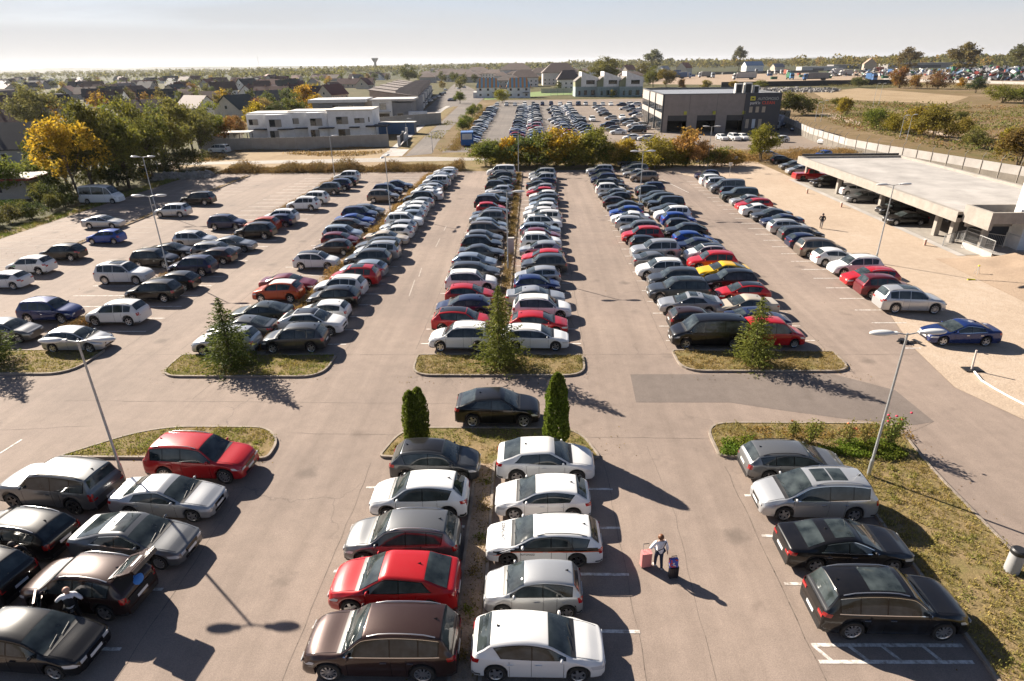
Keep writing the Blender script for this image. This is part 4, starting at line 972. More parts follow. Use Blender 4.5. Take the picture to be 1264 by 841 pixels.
for i, (key, x, t, c, l, w) in enumerate((('bush0', 606, 171, (0.055, 0.070, 0.018), "low green bush at the left end of the bush row", 1.1), ('goldbush0', 628, 163, GOLD, "bright orange yellow bush in the bush row", 0.8),
        ('bush1', 642, 158, DKGREEN, "dark green bush behind the far lamp in the bush row", 1.0), ('bush3', 662, 156, (0.050, 0.060, 0.015), "green bush right of the dark green one in the row", 1.0),
        ('goldbush1', 684, 152, (0.20, 0.135, 0.014), "tallest yellow bush near the middle of the row", 1.1), ('bush2', 708, 154, (0.115, 0.10, 0.018), "wide olive yellow bush in the middle of the row", 1.1),
        ('bush0', 732, 154, (0.085, 0.085, 0.018), "pointed olive bush in the row", 0.9), ('bush1', 754, 166, (0.17, 0.115, 0.035), "pale tan bush in the row", 1.0),
        ('goldbush0', 778, 165, (0.17, 0.125, 0.016), "yellow bush behind the twin lamp", 1.0), ('bush3', 800, 162, (0.125, 0.10, 0.018), "yellowish olive bush right of the twin lamp", 1.1),
        ('bush2', 824, 164, (0.115, 0.09, 0.022), "olive bush in front of the grey workshop wall", 1.0), ('goldbush1', 846, 152, (0.16, 0.085, 0.03), "rust coloured bush in front of the workshop doors", 1.0),
        ('bush0', 868, 172, (0.20, 0.11, 0.045), "brown bush below the workshop", 1.1), ('bush1', 890, 178, (0.21, 0.115, 0.05), "dry brown bush by the parked white cars", 1.1), ('bush3', 906, 182, (0.17, 0.11, 0.04), "lowest tan bush near the silver hatchback", 1.0))):
    tree_px(key, "hedge_bush", x, 207-(i % 3), t, tuple(v*1.35 for v in c), l, HB, "bush", w)
for i in range(17):
    x = 600+i*17.6; t = 176+6*math.sin(i*1.9)-(4 if i < 9 else -4)
    tree_px(('bush0', 'bush2', 'bush3', 'bush1', 'goldbush1')[i % 5], "hedge_bush", x, 205.5, t, ((0.10, 0.115, 0.022), (0.15, 0.13, 0.02), (0.085, 0.10, 0.02), (0.19, 0.15, 0.02))[i % 4], f"low filling bush behind the bush row, {ORDW[i]} from its left end", HB, "bush", 1.35)
tree_px('broad2', "broadleaf_tree", 938, 200, 148, (0.12, 0.105, 0.018), "yellowish tree right of the workshop corner", "field shrubs and trees")
FS = "shrubs in the field behind the wall"
for key, x, b, t, c, l, w in (('bush0', 968, 142, 112, (0.060, 0.065, 0.018), "dark bush right of the workshop sign", 1.2), ('bush2', 990, 142, 110, (0.066, 0.068, 0.020), "second dark bush right of the workshop sign", 1.1), ('goldbush0', 1043, 142, 117, (0.17, 0.12, 0.016), "rounded yellow bush standing alone", 1.1),
        ('bush1', 1082, 160, 127, (0.075, 0.088, 0.018), "bright green bush behind the wall posts", 1.1), ('bush3', 1106, 164, 136, (0.14, 0.11, 0.018), "yellowish bush by the two field lamps", 1.1), ('goldbush1', 1128, 168, 128, (0.16, 0.12, 0.018), "tall yellow bush right of the field lamps", 1.0),
        ('bush0', 1152, 172, 127, (0.11, 0.10, 0.020), "tall olive bush in the middle of the field", 1.1), ('bush2', 1176, 170, 138, (0.125, 0.095, 0.022), "olive brown bush near the field track", 1.1), ('bush1', 1184, 150, 134, (0.05, 0.06, 0.016), "small green bush beyond the field track", 1.0),
        ('bush3', 1208, 183, 153, (0.085, 0.085, 0.026), "grey green bush close behind the wall", 1.2), ('goldbush0', 1236, 190, 152, (0.15, 0.11, 0.018), "yellow bush close behind the wall", 1.1), ('bush0', 1256, 205, 152, (0.10, 0.075, 0.022), "olive bush at the right edge behind the wall", 1.2),
        ('bush2', 1238, 127, 100, (0.095, 0.10, 0.018), "lime green bush far right of the pale track", 1.3), ('bush1', 1262, 127, 104, (0.10, 0.105, 0.020), "lime bush cut by the right edge", 1.3), ('goldbush1', 1110, 109, 80, RUST, "tall rust coloured bush beside the lorry yard", 1.0),
        ('goldbush0', 1131, 110, 90, (0.19, 0.10, 0.03), "rounded rust bush beside the lorry yard", 1.0), ('bush3', 1158, 110, 84, (0.13, 0.075, 0.035), "brown bush below the scrap heap", 1.0), ('goldbush1', 1185, 108, 95, (0.24, 0.14, 0.02), "golden bush below the scrap heap", 1.0),
        ('bush0', 1204, 115, 95, DKGREEN, "dark green bush below the scrap heap", 1.1), ('bush1', 1060, 108, 92, (0.06, 0.066, 0.022), "green bush at the end of the yard wall", 1.2), ('bush2', 1032, 130, 118, OLIVE, "low olive bush on the pale track", 1.0),
        ('goldbush0', 905, 109, 99, (0.18, 0.12, 0.02), "low yellow bush behind the workshop roof", 1.6), ('goldbush1', 870, 109, 98, (0.15, 0.11, 0.02), "yellow green bush behind the workshop roof", 1.6), ('goldbush0', 843, 110, 96, (0.30, 0.13, 0.015), "orange bush left behind the workshop roof", 1.0), ('bush3', 940, 108, 98, (0.10, 0.095, 0.022), "olive bush behind the roof air units", 1.6)):
    tree_px(key, "field_shrub", x, b, t, c, l, FS, "bush", w)
TH = "tall trees on the skyline"
for key, x, b, t, c, l in (('tall', 1182, 96, 51, (0.085, 0.075, 0.035), "tall airy tree in front of the scrap heap"), ('tall', 1118, 92, 57, (0.09, 0.07, 0.035), "tall brownish tree above the rust bushes"), ('tall', 1255, 92, 52, (0.06, 0.066, 0.028), "tall tree at the right edge of the skyline"),
        ('tall', 911, 88, 56, (0.075, 0.07, 0.04), "slender bare looking tree by the blue roofed house"), ('broad0', 745, 106, 66, (0.10, 0.085, 0.026), "large olive tree above the green and white houses"), ('broad3', 822, 110, 82, (0.09, 0.075, 0.018), "broad olive tree left of the lorry yard"),
        ('broad1', 806, 108, 80, (0.085, 0.08, 0.022), "green tree between the white houses and the yard"), ('broad2', 795, 100, 76, (0.06, 0.06, 0.022), "dark green tree above the sports court"), ('tall', 805, 90, 60, (0.08, 0.075, 0.04), "airy grey tree on the skyline"), ('broad1', 505, 104, 78, (0.055, 0.055, 0.02), "dark rounded tree above the grey terrace")):
    tree_px(key, "skyline_tree", x, b, t, c, l, TH, "tree", 1.7 if key == "tall" and x != 911 else 1.15)
tree_px('bush1', "garden_bush", 620, 127, 106, (0.13, 0.115, 0.02), "yellow green tree between the striped roofs", "street greenery", "bush", 0.9)
tree_px('goldbush1', "garden_bush", 755, 120, 110, (0.22, 0.16, 0.02), "yellow bush beside the sports court", "street greenery", "bush")
for i, (x, b, t) in enumerate(((571, 164, 146), (577, 155, 138), (583, 146, 130), (588, 139, 125), (568, 128, 112))):
    tree_px(('bush0', 'bush2')[i % 2], "street_bush", x, b, t, (0.075, 0.09, 0.02), ["tallest green bush on the bank beside the road", "second green bush on the bank beside the road", "third green bush on the bank beside the road", "smallest green bush on the bank beside the road", "bush at the road junction"][i], "green bushes on the road bank", "bush", 1.0)
# background trees between the far houses, and the woods towards the horizon
rt = random.Random(77)
PAL = [((0.055, 0.062, 0.022), "dark green"), ((0.078, 0.075, 0.026), "olive"), ((0.035, 0.045, 0.02), "blackish green"), ((0.13, 0.095, 0.025), "yellowish"), ((0.24, 0.14, 0.02), "golden"), ((0.13, 0.07, 0.032), "rusty brown"), ((0.065, 0.085, 0.026), "bright green")]
def scatter(n, x0, x1, y0, y1, hmin, hmax, where, group, avoid=()):
    k = 0
    while k < n:
        x_ = rt.uniform(x0, x1); y_ = y0+(y1-y0)*rt.random()**1.3; p = at(x_, y_)
        if any(a <= x_ <= b and c <= y_ <= d for a, b, c, d in avoid): continue
        (c, w) = rt.choice(PAL) if rt.random() > 0.3 else PAL[rt.randrange(3)]
        key = 'fargold' if w == "golden" else f'far{rt.randrange(4)}'
        grow(key, "background_tree", p.x, p.y, rt.uniform(hmin, hmax), rt.uniform(0, 6.28), tuple(v*rt.uniform(0.85, 1.15) for v in c), f"{w} background tree {where}", f"{w} {group}", "tree"); k += 1
scatter(125, -20, 420, 96, 145, 4.5, 9, "among the roofs of the left suburb", "trees of the left suburb")
scatter(45, 400, 560, 86, 102, 6, 10, "behind the grey terrace houses", "trees behind the terraces")
scatter(115, 540, 800, 83, 112, 5, 11, "among the villas of the estate", "trees of the estate", ((588, 662, 98, 120), (700, 800, 108, 124)))
def woods(name, spans, seed, col):
    rnd = random.Random(seed); pts = []; sz = []
    for x0, x1, y0, y1, n, h, *kk in spans:
        for _ in range(n):
            p = at(rnd.uniform(x0, x1), y0+(y1-y0)*rnd.random()); hh = h*rnd.uniform(0.6, 1.2); w = hh*0.5; k = kk[0] if kk else 16
            for _ in range(k):
                d = Vector((rnd.gauss(0, 1), rnd.gauss(0, 1), rnd.gauss(0, 1))).normalized()*rnd.random()**0.4
                pts.append(Vector((p.x+d.x*w, p.y+d.y*w, hh*0.55+d.z*hh*0.48))); sz.append(w*rnd.uniform(0.55, 1.0)*(16/k)**0.5)
    o = link_mesh(name, leaf_mesh(name, pts, sz, M['leaf'], rnd, 0, 0.8)); o.color = (*col, 1); o["kind"] = "stuff"; return o
woods("far_woods", [(-160, 420, 89.5, 97, 900, 11), (420, 700, 82.5, 88, 520, 16), (700, 1400, 77.0, 83, 800, 17)], 3, (0.075, 0.072, 0.026))
woods("distant_woods", [(-200, 500, 88.6-0.0, 90.5, 700, 15), (450, 900, 81.6, 84, 500, 20), (850, 1400, 75.5, 78.5, 500, 20)], 4, (0.08, 0.075, 0.03))
woods("estate_greenery", [(540, 800, 81.5, 96, 150, 7, 40), (400, 540, 86, 98, 80, 7, 40), (-20, 420, 90, 112, 260, 6, 30)], 16, (0.07, 0.078, 0.026))
woods("skyline_woods", [(470, 800, 80.6, 86, 90, 21, 60), (690, 830, 80, 86, 70, 22, 60)], 6, (0.085, 0.08, 0.028))
woods("skyline_woods", [(780, 1110, 79, 85.5, 130, 21, 70)], 7, (0.105, 0.085, 0.024))
woods("skyline_woods", [(860, 1264, 78, 84.5, 60, 20, 60)], 8, (0.16, 0.10, 0.03))
woods("skyline_woods", [(1080, 1300, 77, 84, 90, 21, 70)], 9, (0.075, 0.072, 0.028))
hb = MB()
for k, (x0, x1, y, h) in enumerate(((-6500, -1200, 6200, 52), (-2500, 1500, 8200, 40), (900, 6500, 7800, 44))):
    n = 40; top = [(x0+(x1-x0)*i/n, y+300*math.sin(i*0.7), h*(0.55+0.45*abs(mnoise.noise(Vector((i*0.21, k*3.3, 0)))))*math.sin(math.pi*i/n)**0.4) for i in range(n+1)]
    hb.grid([[(a, b-700, -1) for a, b, c in top], top, [(a, b+900, -1) for a, b, c in top]])
o = hb.build("hills", simple("wooded_hills", (0.060, 0.062, 0.035), 0.95, var=0.3, scale=0.01), smooth=180); o["kind"] = "structure"

# ------------------------------------------------------------------ buildings
def wall_mat(name, rough=0.85, lines=None):
    m, nt, b = new_mat(name); oi = node(nt, "ShaderNodeObjectInfo"); tc = node(nt, "ShaderNodeTexCoord")
    v = ramp(nt, noise(nt, tc.outputs["Object"], 0.7, 5, 0.65), [(0.3, (0.84, 0.84, 0.83)), (0.7, (1.08, 1.08, 1.08))])
    c = mix(nt, 1.0, oi.outputs["Color"], v, 'MULTIPLY')
    if lines:
        w = node(nt, "ShaderNodeTexWave"); w.wave_type = 'BANDS'; w.bands_direction = lines[0]; w.inputs["Scale"].default_value = lines[1]; w.inputs["Distortion"].default_value = 0.15
        nt.links.new(tc.outputs["Object"], w.inputs["Vector"])
        l = ramp(nt, w.outputs["Fac"], [(0.0, (0.55, 0.55, 0.55)), (lines[2], (1, 1, 1))]); c = mix(nt, 1.0, c, l, 'MULTIPLY')
    nt.links.new(c, b.inputs["Base Color"]); b.inputs["Roughness"].default_value = rough; return m
M['wall'] = wall_mat("rendered_wall"); M['roof'] = wall_mat("roof_tiles", 0.75, ('Z', 1.6, 0.35)); M['panel'] = wall_mat("facade_panel", 0.5); M['sheetmetal'] = wall_mat("sheet_metal", 0.45, ('X', 1.2, 0.2))
M['pane'] = simple("window_pane", (0.02, 0.025, 0.03), 0.06, 0, 0.6, var=0.5, scale=0.8)
M['dark'] = simple("boot_shade_black", (0.012, 0.012, 0.013), 0.9)  # black that paints the shade inside the open boot
M['white'] = simple("white_render", (0.72, 0.71, 0.69), 0.8, var=0.05, scale=0.5)
M['anthracite'] = simple("anthracite_sheet", (0.030, 0.034, 0.042), 0.5, var=0.15, scale=0.6)
def tint(o, c): o.color = (*c[:3], 1); return o

def box_part(name, root, x0, x1, y0, y1, z0, z1, c, mat='wall'):
    m = MB(); m.box(x0, x1, y0, y1, z0, z1); return tint(m.build(name, M[mat], root), c)
# concrete panel fence round the white houses
def panel_fence(name, pts, h, label, step=2.0, c=(0.33, 0.31, 0.28), group=None, post=0.16):
    root = tag(empty(name, (pts[0][0], pts[0][1], 0)), label, "fence", group); b = Vector((pts[0][0], pts[0][1], 0)); m = MB(); pm = []
    for a, e in zip(pts, pts[1:]):
        a = Vector((a[0], a[1], 0))-b; e = Vector((e[0], e[1], 0))-b; d = e-a; L = d.length; d.normalize(); q = Vector((-d.y, d.x, 0)); n = max(1, round(L/step))
        for i in range(n):
            u, v = a+d*L*i/n, a+d*L*(i+1)/n; T = Matrix((( d.x, q.x, 0, u.x), (d.y, q.y, 0, u.y), (0, 0, 1, 0), (0, 0, 0, 1)))
            m.box(post/2, (v-u).length-post/2, -0.04, 0.04, 0, h, T); pm.append((u, T))
    tint(m.build("panels", M['wall'], root), c)
    for u, T in pm[:100]:
        k = MB(); k.box(-post/2+0.002, post/2-0.002, -0.09, 0.09, 0, h+0.08, T); tint(k.build("post", M['wall'], root), tuple(v*1.08 for v in c))
    return root
def house(name, x, y, rz, w, d, hw, hr, wc, rc, label, group=None, windows=True, hip=0.0, ov=0.5, chimney=True, cat="house"):
    """gabled (hip=0) or hipped house, ridge along local x"""
    root = tag(empty(name, (x, y, 0), rz), label, cat, group)
    m = MB(); m.box(-w/2, w/2, -d/2, d/2, 0, hw)
    if hip == 0:
        for s in (-1, 1): m.face([(s*w/2, -s*d/2, hw), (s*w/2, s*d/2, hw), (s*w/2, 0, hw+hr)])
    tint(m.build("wall", M['wall'], root), wc)
    r = MB(); e = hr*ov/(d/2); t = 0.22; k = hip*w/2; W2 = w/2+ov; D2 = d/2+ov
    for q in (0.0, t):
        a = [(-W2, -D2, hw-e+q), (W2, -D2, hw-e+q), (W2-k, 0, hw+hr+q), (-W2+k, 0, hw+hr+q)]; b_ = [(W2, D2, hw-e+q), (-W2, D2, hw-e+q), (-W2+k, 0, hw+hr+q), (W2-k, 0, hw+hr+q)]
        if q == 0: a = a[::-1]; b_ = b_[::-1]
        r.face(a); r.face(b_)
        if hip: r.face([(W2, -D2, hw-e+q), (W2, D2, hw-e+q), (W2-k, 0, hw+hr+q)]); r.face([(-W2, D2, hw-e+q), (-W2, -D2, hw-e+q), (-W2+k, 0, hw+hr+q)])
    ring = [(-W2, -D2, hw-e), (W2, -D2, hw-e), (W2, D2, hw-e), (-W2, D2, hw-e)]
    if hip:
        for i in range(4): a, b_ = ring[i], ring[(i+1) % 4]; r.face([a, b_, (b_[0], b_[1], b_[2]+t), (a[0], a[1], a[2]+t)])
    else:
        for s in (-1, 1):
            r.face([(-W2, s*D2, hw-e), (W2, s*D2, hw-e), (W2, s*D2, hw-e+t), (-W2, s*D2, hw-e+t)])
            for u in (-1, 1): r.face([(s*W2, u*D2, hw-e), (s*W2, 0, hw+hr), (s*W2, 0, hw+hr+t), (s*W2, u*D2, hw-e+t)])
    ro = tint(r.build("roof", M['roof'], root), rc)
    if chimney:
        c = MB(); c.box(-w*0.2-0.3, -w*0.2+0.3, 0.4, 1.0, hw+hr*0.55, hw+hr+0.9); tint(c.build("chimney", M['wall'], ro), (0.24, 0.12, 0.08))
    if windows:
        rows = [1.0] if hw < 4.2 else [0.9, 3.6]
        for z in rows:
            n = max(2, int(w/3.4))
            for i in range(n):
                xx = -w/2+w*(i+0.5)/n
                f = MB(); f.box(xx-0.65, xx+0.65, -d/2-0.05, -d/2+0.02, z, z+1.3); fo = tint(f.build("window", M['wall'], root), (0.6, 0.6, 0.58))
                p = MB(); p.box(xx-0.55, xx+0.55, -d/2-0.07, -d/2, z+0.1, z+1.2); p.build("pane", M['pane'], fo)
        for s in (-1, 1):
            f = MB(); a, b_ = sorted((s*w/2-s*0.02, s*w/2+s*0.05)); f.box(a, b_, -0.6, 0.6, hw-0.2, hw+1.1); fo = tint(f.build("window", M['wall'], root), (0.6, 0.6, 0.58))
            p = MB(); a, b_ = sorted((s*w/2, s*w/2+s*0.07)); p.box(a, b_, -0.5, 0.5, hw-0.1, hw+1.0); p.build("pane", M['pane'], fo)
    return root
RED, BROWN, SLATE, DKRED, GREYR, GREENR = (0.15, 0.045, 0.03), (0.11, 0.06, 0.045), (0.030, 0.030, 0.036), (0.085, 0.028, 0.024), (0.16, 0.14, 0.125), (0.04, 0.055, 0.05)
CREAM, WHITEW, GREYW, BRICK = (0.60, 0.53, 0.43), (0.80, 0.79, 0.77), (0.36, 0.35, 0.34), (0.28, 0.13, 0.08)
def house_px(x, ridge, w, d, rz, hw, hr, wc, rc, label, **kw):
    b = hor(x)+(ridge-hor(x))*CAM_H/(CAM_H-hw-hr); p = at(x, b)
    return house("house", p.x, p.y, R(rz), w, d, hw, hr, wc, rc, label, kw.pop('group', "houses of the left suburb"), **kw)
for a in ((18, 151, 15, 11, 8, 3.2, 4.2, GREYW, SLATE, "large slate roofed house at the left edge behind the bushes"), (22, 135, 17, 10, 5, 3.2, 4.0, GREYW, DKRED, "dark brown roofed house behind the slate roofed one"),
          (70, 117, 12, 11, 20, 3.4, 4.2, GREYW, SLATE, "dark hipped house with a brick chimney above the golden tree"), (140, 107, 15, 10, 4, 3.2, 4.2, (0.42, 0.50, 0.54), SLATE, "black roofed house with a pale blue gable"),
          (157, 103, 13, 12, 60, 3.2, 4.4, WHITEW, (0.30, 0.24, 0.21), "house with a pale roof right of the blue gable"), (170, 106, 13, 11, 85, 3.2, 4.4, BRICK, BROWN, "brown roofed house right of the pale roof"),
          (184, 123, 14, 10, 10, 3.0, 3.6, BRICK, BROWN, "low brown brick house above the airy olive tree"), (246, 118, 13, 10, -28, 3.2, 4.0, WHITEW, DKRED, "dark red roofed house with a bright white gable"),
          (252, 113, 16, 10, 0, 3.2, 4.0, CREAM, (0.13, 0.062, 0.048), "long brown roofed house behind the white gable"), (276, 101, 16, 12, 40, 3.4, 5.0, WHITEW, BROWN, "steep brown roofed house with a white gable facing left"),
          (306, 97, 15, 12, 62, 3.6, 5.0, WHITEW, SLATE, "slate roofed house with a white gable facing left"), (296, 117, 13, 11, 75, 3.2, 4.4, CREAM, GREENR, "dark green roofed house with a beige gable"),
          (333, 98, 20, 11, 2, 3.2, 4.0, CREAM, RED, "long red roofed house near the golden tree"), (338, 107, 18, 11, 4, 3.2, 4.0, CREAM, (0.13, 0.045, 0.034), "second red roofed house above the golden tree"),
          (364, 104, 16, 11, 70, 3.2, 4.2, CREAM, DKRED, "dark red gable left of the orange yellow tree"), (329, 112, 15, 11, 50, 3.0, 4.2, CREAM, GREYR, "grey brown roofed house nearest the white houses"),
          (212, 94, 17, 11, 30, 3.4, 4.8, WHITEW, GREENR, "dark green roofed white house far in the suburb"), (230, 95, 15, 11, -20, 3.2, 4.2, CREAM, BROWN, "brown roofed house beside the green roofed one"),
          (10, 112, 14, 11, 50, 3.2, 4.4, CREAM, (0.24, 0.17, 0.14), "light brown roofed house at the left edge"), (8, 118, 12, 10, 80, 3.2, 4.6, WHITEW, BROWN, "brown steep gable at the left edge"), (98, 101, 14, 10, 15, 3.2, 4.0, CREAM, SLATE, "slate roofed house between the dark conifers"),
          (408, 92, 26, 12, 2, 3.2, 4.0, CREAM, DKRED, "long dark red roof left of the terrace"), (440, 97, 30, 12, 3, 3.2, 4.0, CREAM, (0.10, 0.034, 0.03), "longest dark red roof directly behind the grey house"), (470, 91, 24, 12, 2, 3.2, 4.0, CREAM, DKRED, "dark red roof farther behind the grey house")):
    house_px(*a[:9], a[9])
rh = random.Random(29); k = 0
while k < 44:
    x = rh.uniform(-20, 250) if k % 2 else rh.uniform(225, 470); y = rh.uniform(101, 136) if k % 2 else rh.uniform(98, 124); p = at(x, y)
    rc_, w = rh.choice([(RED, "red"), (BROWN, "brown"), (SLATE, "slate"), (DKRED, "dark red"), (DKRED, "dark red")])
    house("house", p.x, p.y, rh.choice((0.1, 1.6))+rh.uniform(-0.4, 0.4), rh.uniform(11, 17), rh.uniform(9, 12), 3.2, rh.uniform(3.6, 4.8), rh.choice([CREAM, WHITEW, GREYW]), tuple(v*rh.uniform(0.8, 1.25) for v in rc_), f"{w} roofed house among the trees of the left suburb", f"{w} roofed houses of the left suburb", windows=y > 108); k += 1
rh = random.Random(9)
k = 0
while k < 55:
    x = rh.uniform(-20, 480); y = 93+(hor(x)-86)+rh.random()**1.5*16; p = at(x, y+8)
    rc, w = rh.choice([(RED, "red"), (BROWN, "brown"), (SLATE, "slate"), (DKRED, "dark red"), (GREYR, "grey")])
    house("house", p.x, p.y, rh.uniform(0, 3.1), rh.uniform(10, 16), rh.uniform(9, 12), 3.2, rh.uniform(3.2, 4.6), rh.choice([CREAM, WHITEW, GREYW]), tuple(v*rh.uniform(0.8, 1.3) for v in rc), f"small {w} roofed house far off among the suburb trees", f"{w} roofed houses far off in the suburb", windows=False); k += 1
for a in ((570, 85, 20, 15, 0), (585, 87, 18, 15, 0), (622, 83, 22, 16, 0), (640, 86, 22, 16, 0), (655, 90, 20, 15, 4), (628, 93, 22, 15, 0), (688, 79, 24, 18, 0), (684, 86, 22, 16, 2), (705, 85, 20, 16, 0), (560, 80, 18, 14, 0), (535, 84, 16, 14, 0), (606, 80, 18, 14, 0), (716, 91, 16, 15, 0)):
    b = hor(a[0])+(a[1]-hor(a[0]))*CAM_H/(CAM_H-9); p = at(a[0], b); i = int(a[0])
    house("hip_roof_house", p.x, p.y, R(a[4]), a[2], a[3], 5.6, 3.4, (0.46, 0.43, 0.40), (0.135*(0.8+i % 5*0.1), 0.108*(0.8+i % 5*0.1), 0.095*(0.8+i % 5*0.1)), "brown hipped villa in the estate beyond the remote lot", "hipped villas of the estate", hip=0.75, chimney=False)
rv = random.Random(14)
for k in range(52):
    x = rv.uniform(520, 800); p = at(x, rv.uniform(83, 104))
    if p.y < 620: continue
    f_ = rv.uniform(0.8, 1.2); house("hip_roof_house", p.x, p.y, R(rv.uniform(-5, 5)), rv.uniform(15, 22), rv.uniform(12, 16), 5.4, 3.4, rv.choice([(0.50, 0.47, 0.44), (0.70, 0.68, 0.65), (0.66, 0.64, 0.60)]), (0.17*f_, 0.125*f_, 0.105*f_), "brown hipped villa in the estate beyond the remote lot", "hipped villas of the estate", windows=False, hip=0.75, chimney=False)
# two houses with blue and orange striped roofs
def stripes(c1, c2):
    m, nt, b = new_mat("striped_roof"); tc = node(nt, "ShaderNodeTexCoord"); w = node(nt, "ShaderNodeTexWave"); w.bands_direction = 'X'; w.inputs["Scale"].default_value = 0.14
    nt.links.new(tc.outputs["Object"], w.inputs["Vector"]); r = node(nt, "ShaderNodeValToRGB"); r.color_ramp.interpolation = 'CONSTANT'; r.color_ramp.elements[1].position = 0.5
    r.color_ramp.elements[0].color = (*c1, 1); r.color_ramp.elements[1].color = (*c2, 1); nt.links.new(w.outputs["Fac"], r.inputs["Fac"]); nt.links.new(r.outputs[0], b.inputs["Base Color"]); b.inputs["Roughness"].default_value = 0.6; return m
SM = stripes((0.50, 0.22, 0.06), (0.13, 0.30, 0.40))
for x, l in ((603, "white house with a blue and orange striped roof, left one"), (640, "white house with a blue and orange striped roof, right one")):
    p = at(x, 120.5)
    r_ = house("striped_roof_house", p.x, p.y, R(2), 12.6, 10, 5.6, 4.2, WHITEW, RED, l, "houses with striped roofs", hip=0.35, chimney=False)
    for ch in r_.children:
        if ch.name.startswith("roof"): ch.data.materials[0] = SM
    box_part("annex", r_, -8.2, -6.4, -5.2, 3, 0, 3.0, (0.66, 0.64, 0.62)); box_part("porch", r_, 2.2, 5.6, -6.6, -5.2, 2.6, 2.9, (0.06, 0.05, 0.05))
for x, base, ridge, wpx, wc_, l in ((569, 100.5, 86, 36, 0.80, "pale villa with a grey hipped roof beyond the terrace street"), (637, 97, 78.5, 36, 0.66, "large brown roofed villa behind the striped roofs"), (647, 107, 86.5, 31, 0.70, "villa with a broad brown roof right behind the striped roofs"), (612, 97, 86, 30, 0.70, "villa between the street and the striped roofs"), (690, 105, 78, 38, 0.66, "tall brown roofed villa left of the white and green houses"),
        (701, 111, 87, 24, 0.80, "narrow pale villa touching the white and green houses"), (553, 96, 85, 24, 0.78, "villa at the far end of the terrace street"), (668, 99, 84, 26, 0.66, "villa behind the lawn with a brown hipped roof"), (590, 94, 83, 26, 0.70, "far villa above the street junction")):
    p = at(x, base); D_ = p.y/753*1.0; w_ = wpx*D_; h_ = tall_of(x, base, ridge)
    house("hip_roof_house", p.x, p.y, R(2), w_, w_*0.72, h_*0.60, h_*0.40, (wc_, wc_*0.95, wc_*0.9), (0.17, 0.125, 0.105), l, "hipped villas of the estate", hip=0.6, chimney=False, ov=0.9)
a0 = at(668, 115); b0_ = at(706, 114.5); panel_fence("garden_wall", [a0, b0_], 2.6, "pale garden wall left of the white and green houses", c=(0.42, 0.38, 0.34))
# three white houses with green flanks and mono pitch roofs
for i, (x, l) in enumerate(((722, "white mono pitch house with green flank, leftmost of three"), (749, "white mono pitch house with green flank, middle of three"), (776, "white mono pitch house with green flank, rightmost of three"))):
    p = at(x, 118.8); root = tag(empty("modern_house", (p.x, p.y, 0), R(3)), l, "house", "three white and green houses"); root.scale = (0.93, 1, 1.25)
    s = 6.6
    m = MB(); m.prism([(-s, -6), (s, -6), (s, 6), (-s, 6)], 0, 4.0); tint(m.build("ground_floor", M['wall'], root), (0.30, 0.36, 0.36))
    m = MB()
    for y0, y1 in ((-6, 6),):
        v = [(-s+3.4, y0, 4.0), (s, y0, 4.0), (s, y0, 7.6), (-s+3.4, y0, 10.0)]; u = [(a, y1, c) for a, b_, c in v]
        m.face(v); m.face(u[::-1])
        for q in range(4): m.face([v[q], u[q], u[(q+1) % 4], v[(q+1) % 4]][::-1])
    tint(m.build("upper_floor", M['wall'], root), (0.80, 0.78, 0.76))
    m = MB(); v = [(-s, -5, 4.0), (-s+3.4, -5, 4.0), (-s+3.4, -5, 8.0), (-s, -5, 6.0)]; u = [(a, 6, c) for a, b_, c in v]
    m.face(v); m.face(u[::-1]); [m.face([v[q], u[q], u[(q+1) % 4], v[(q+1) % 4]][::-1]) for q in range(4)]
    tint(m.build("green_flank", M['wall'], root), (0.24, 0.25, 0.15))
    m = MB()
    for a, b_, c, e in ((-s-0.2, 6.2, -s+3.5, 8.3),): m.face([(a, -5.2, b_), (c, -5.2, e), (c, 6.2, e), (a, 6.2, b_)]); m.face([(a, -5.2, b_-0.2), (a, 6.2, b_-0.2), (c, 6.2, e-0.2), (c, -5.2, e-0.2)]); m.face([(a, -5.2, b_-0.2), (c, -5.2, e-0.2), (c, -5.2, e), (a, -5.2, b_)])
    tint(m.build("roof", M['roof'], root), (0.16, 0.14, 0.125))
    for k_, (x0, x1, z0, z1) in enumerate(((-0.4, 4.6, 5.0, 6.6), (-4.8, -3.6, 0.6, 2.4), (-1.5, 0.3, 0.6, 2.6), (2.6, 4.8, 0.6, 2.6))):
        f = MB(); f.box(x0, x1, -6.06, -5.9, z0, z1); fo = tint(f.build("window", M['wall'], root), (0.10, 0.10, 0.10)); q = MB(); q.box(x0+0.12, x1-0.12, -6.09, -6.0, z0+0.12, z1-0.12); q.build("pane", M['pane'], fo)
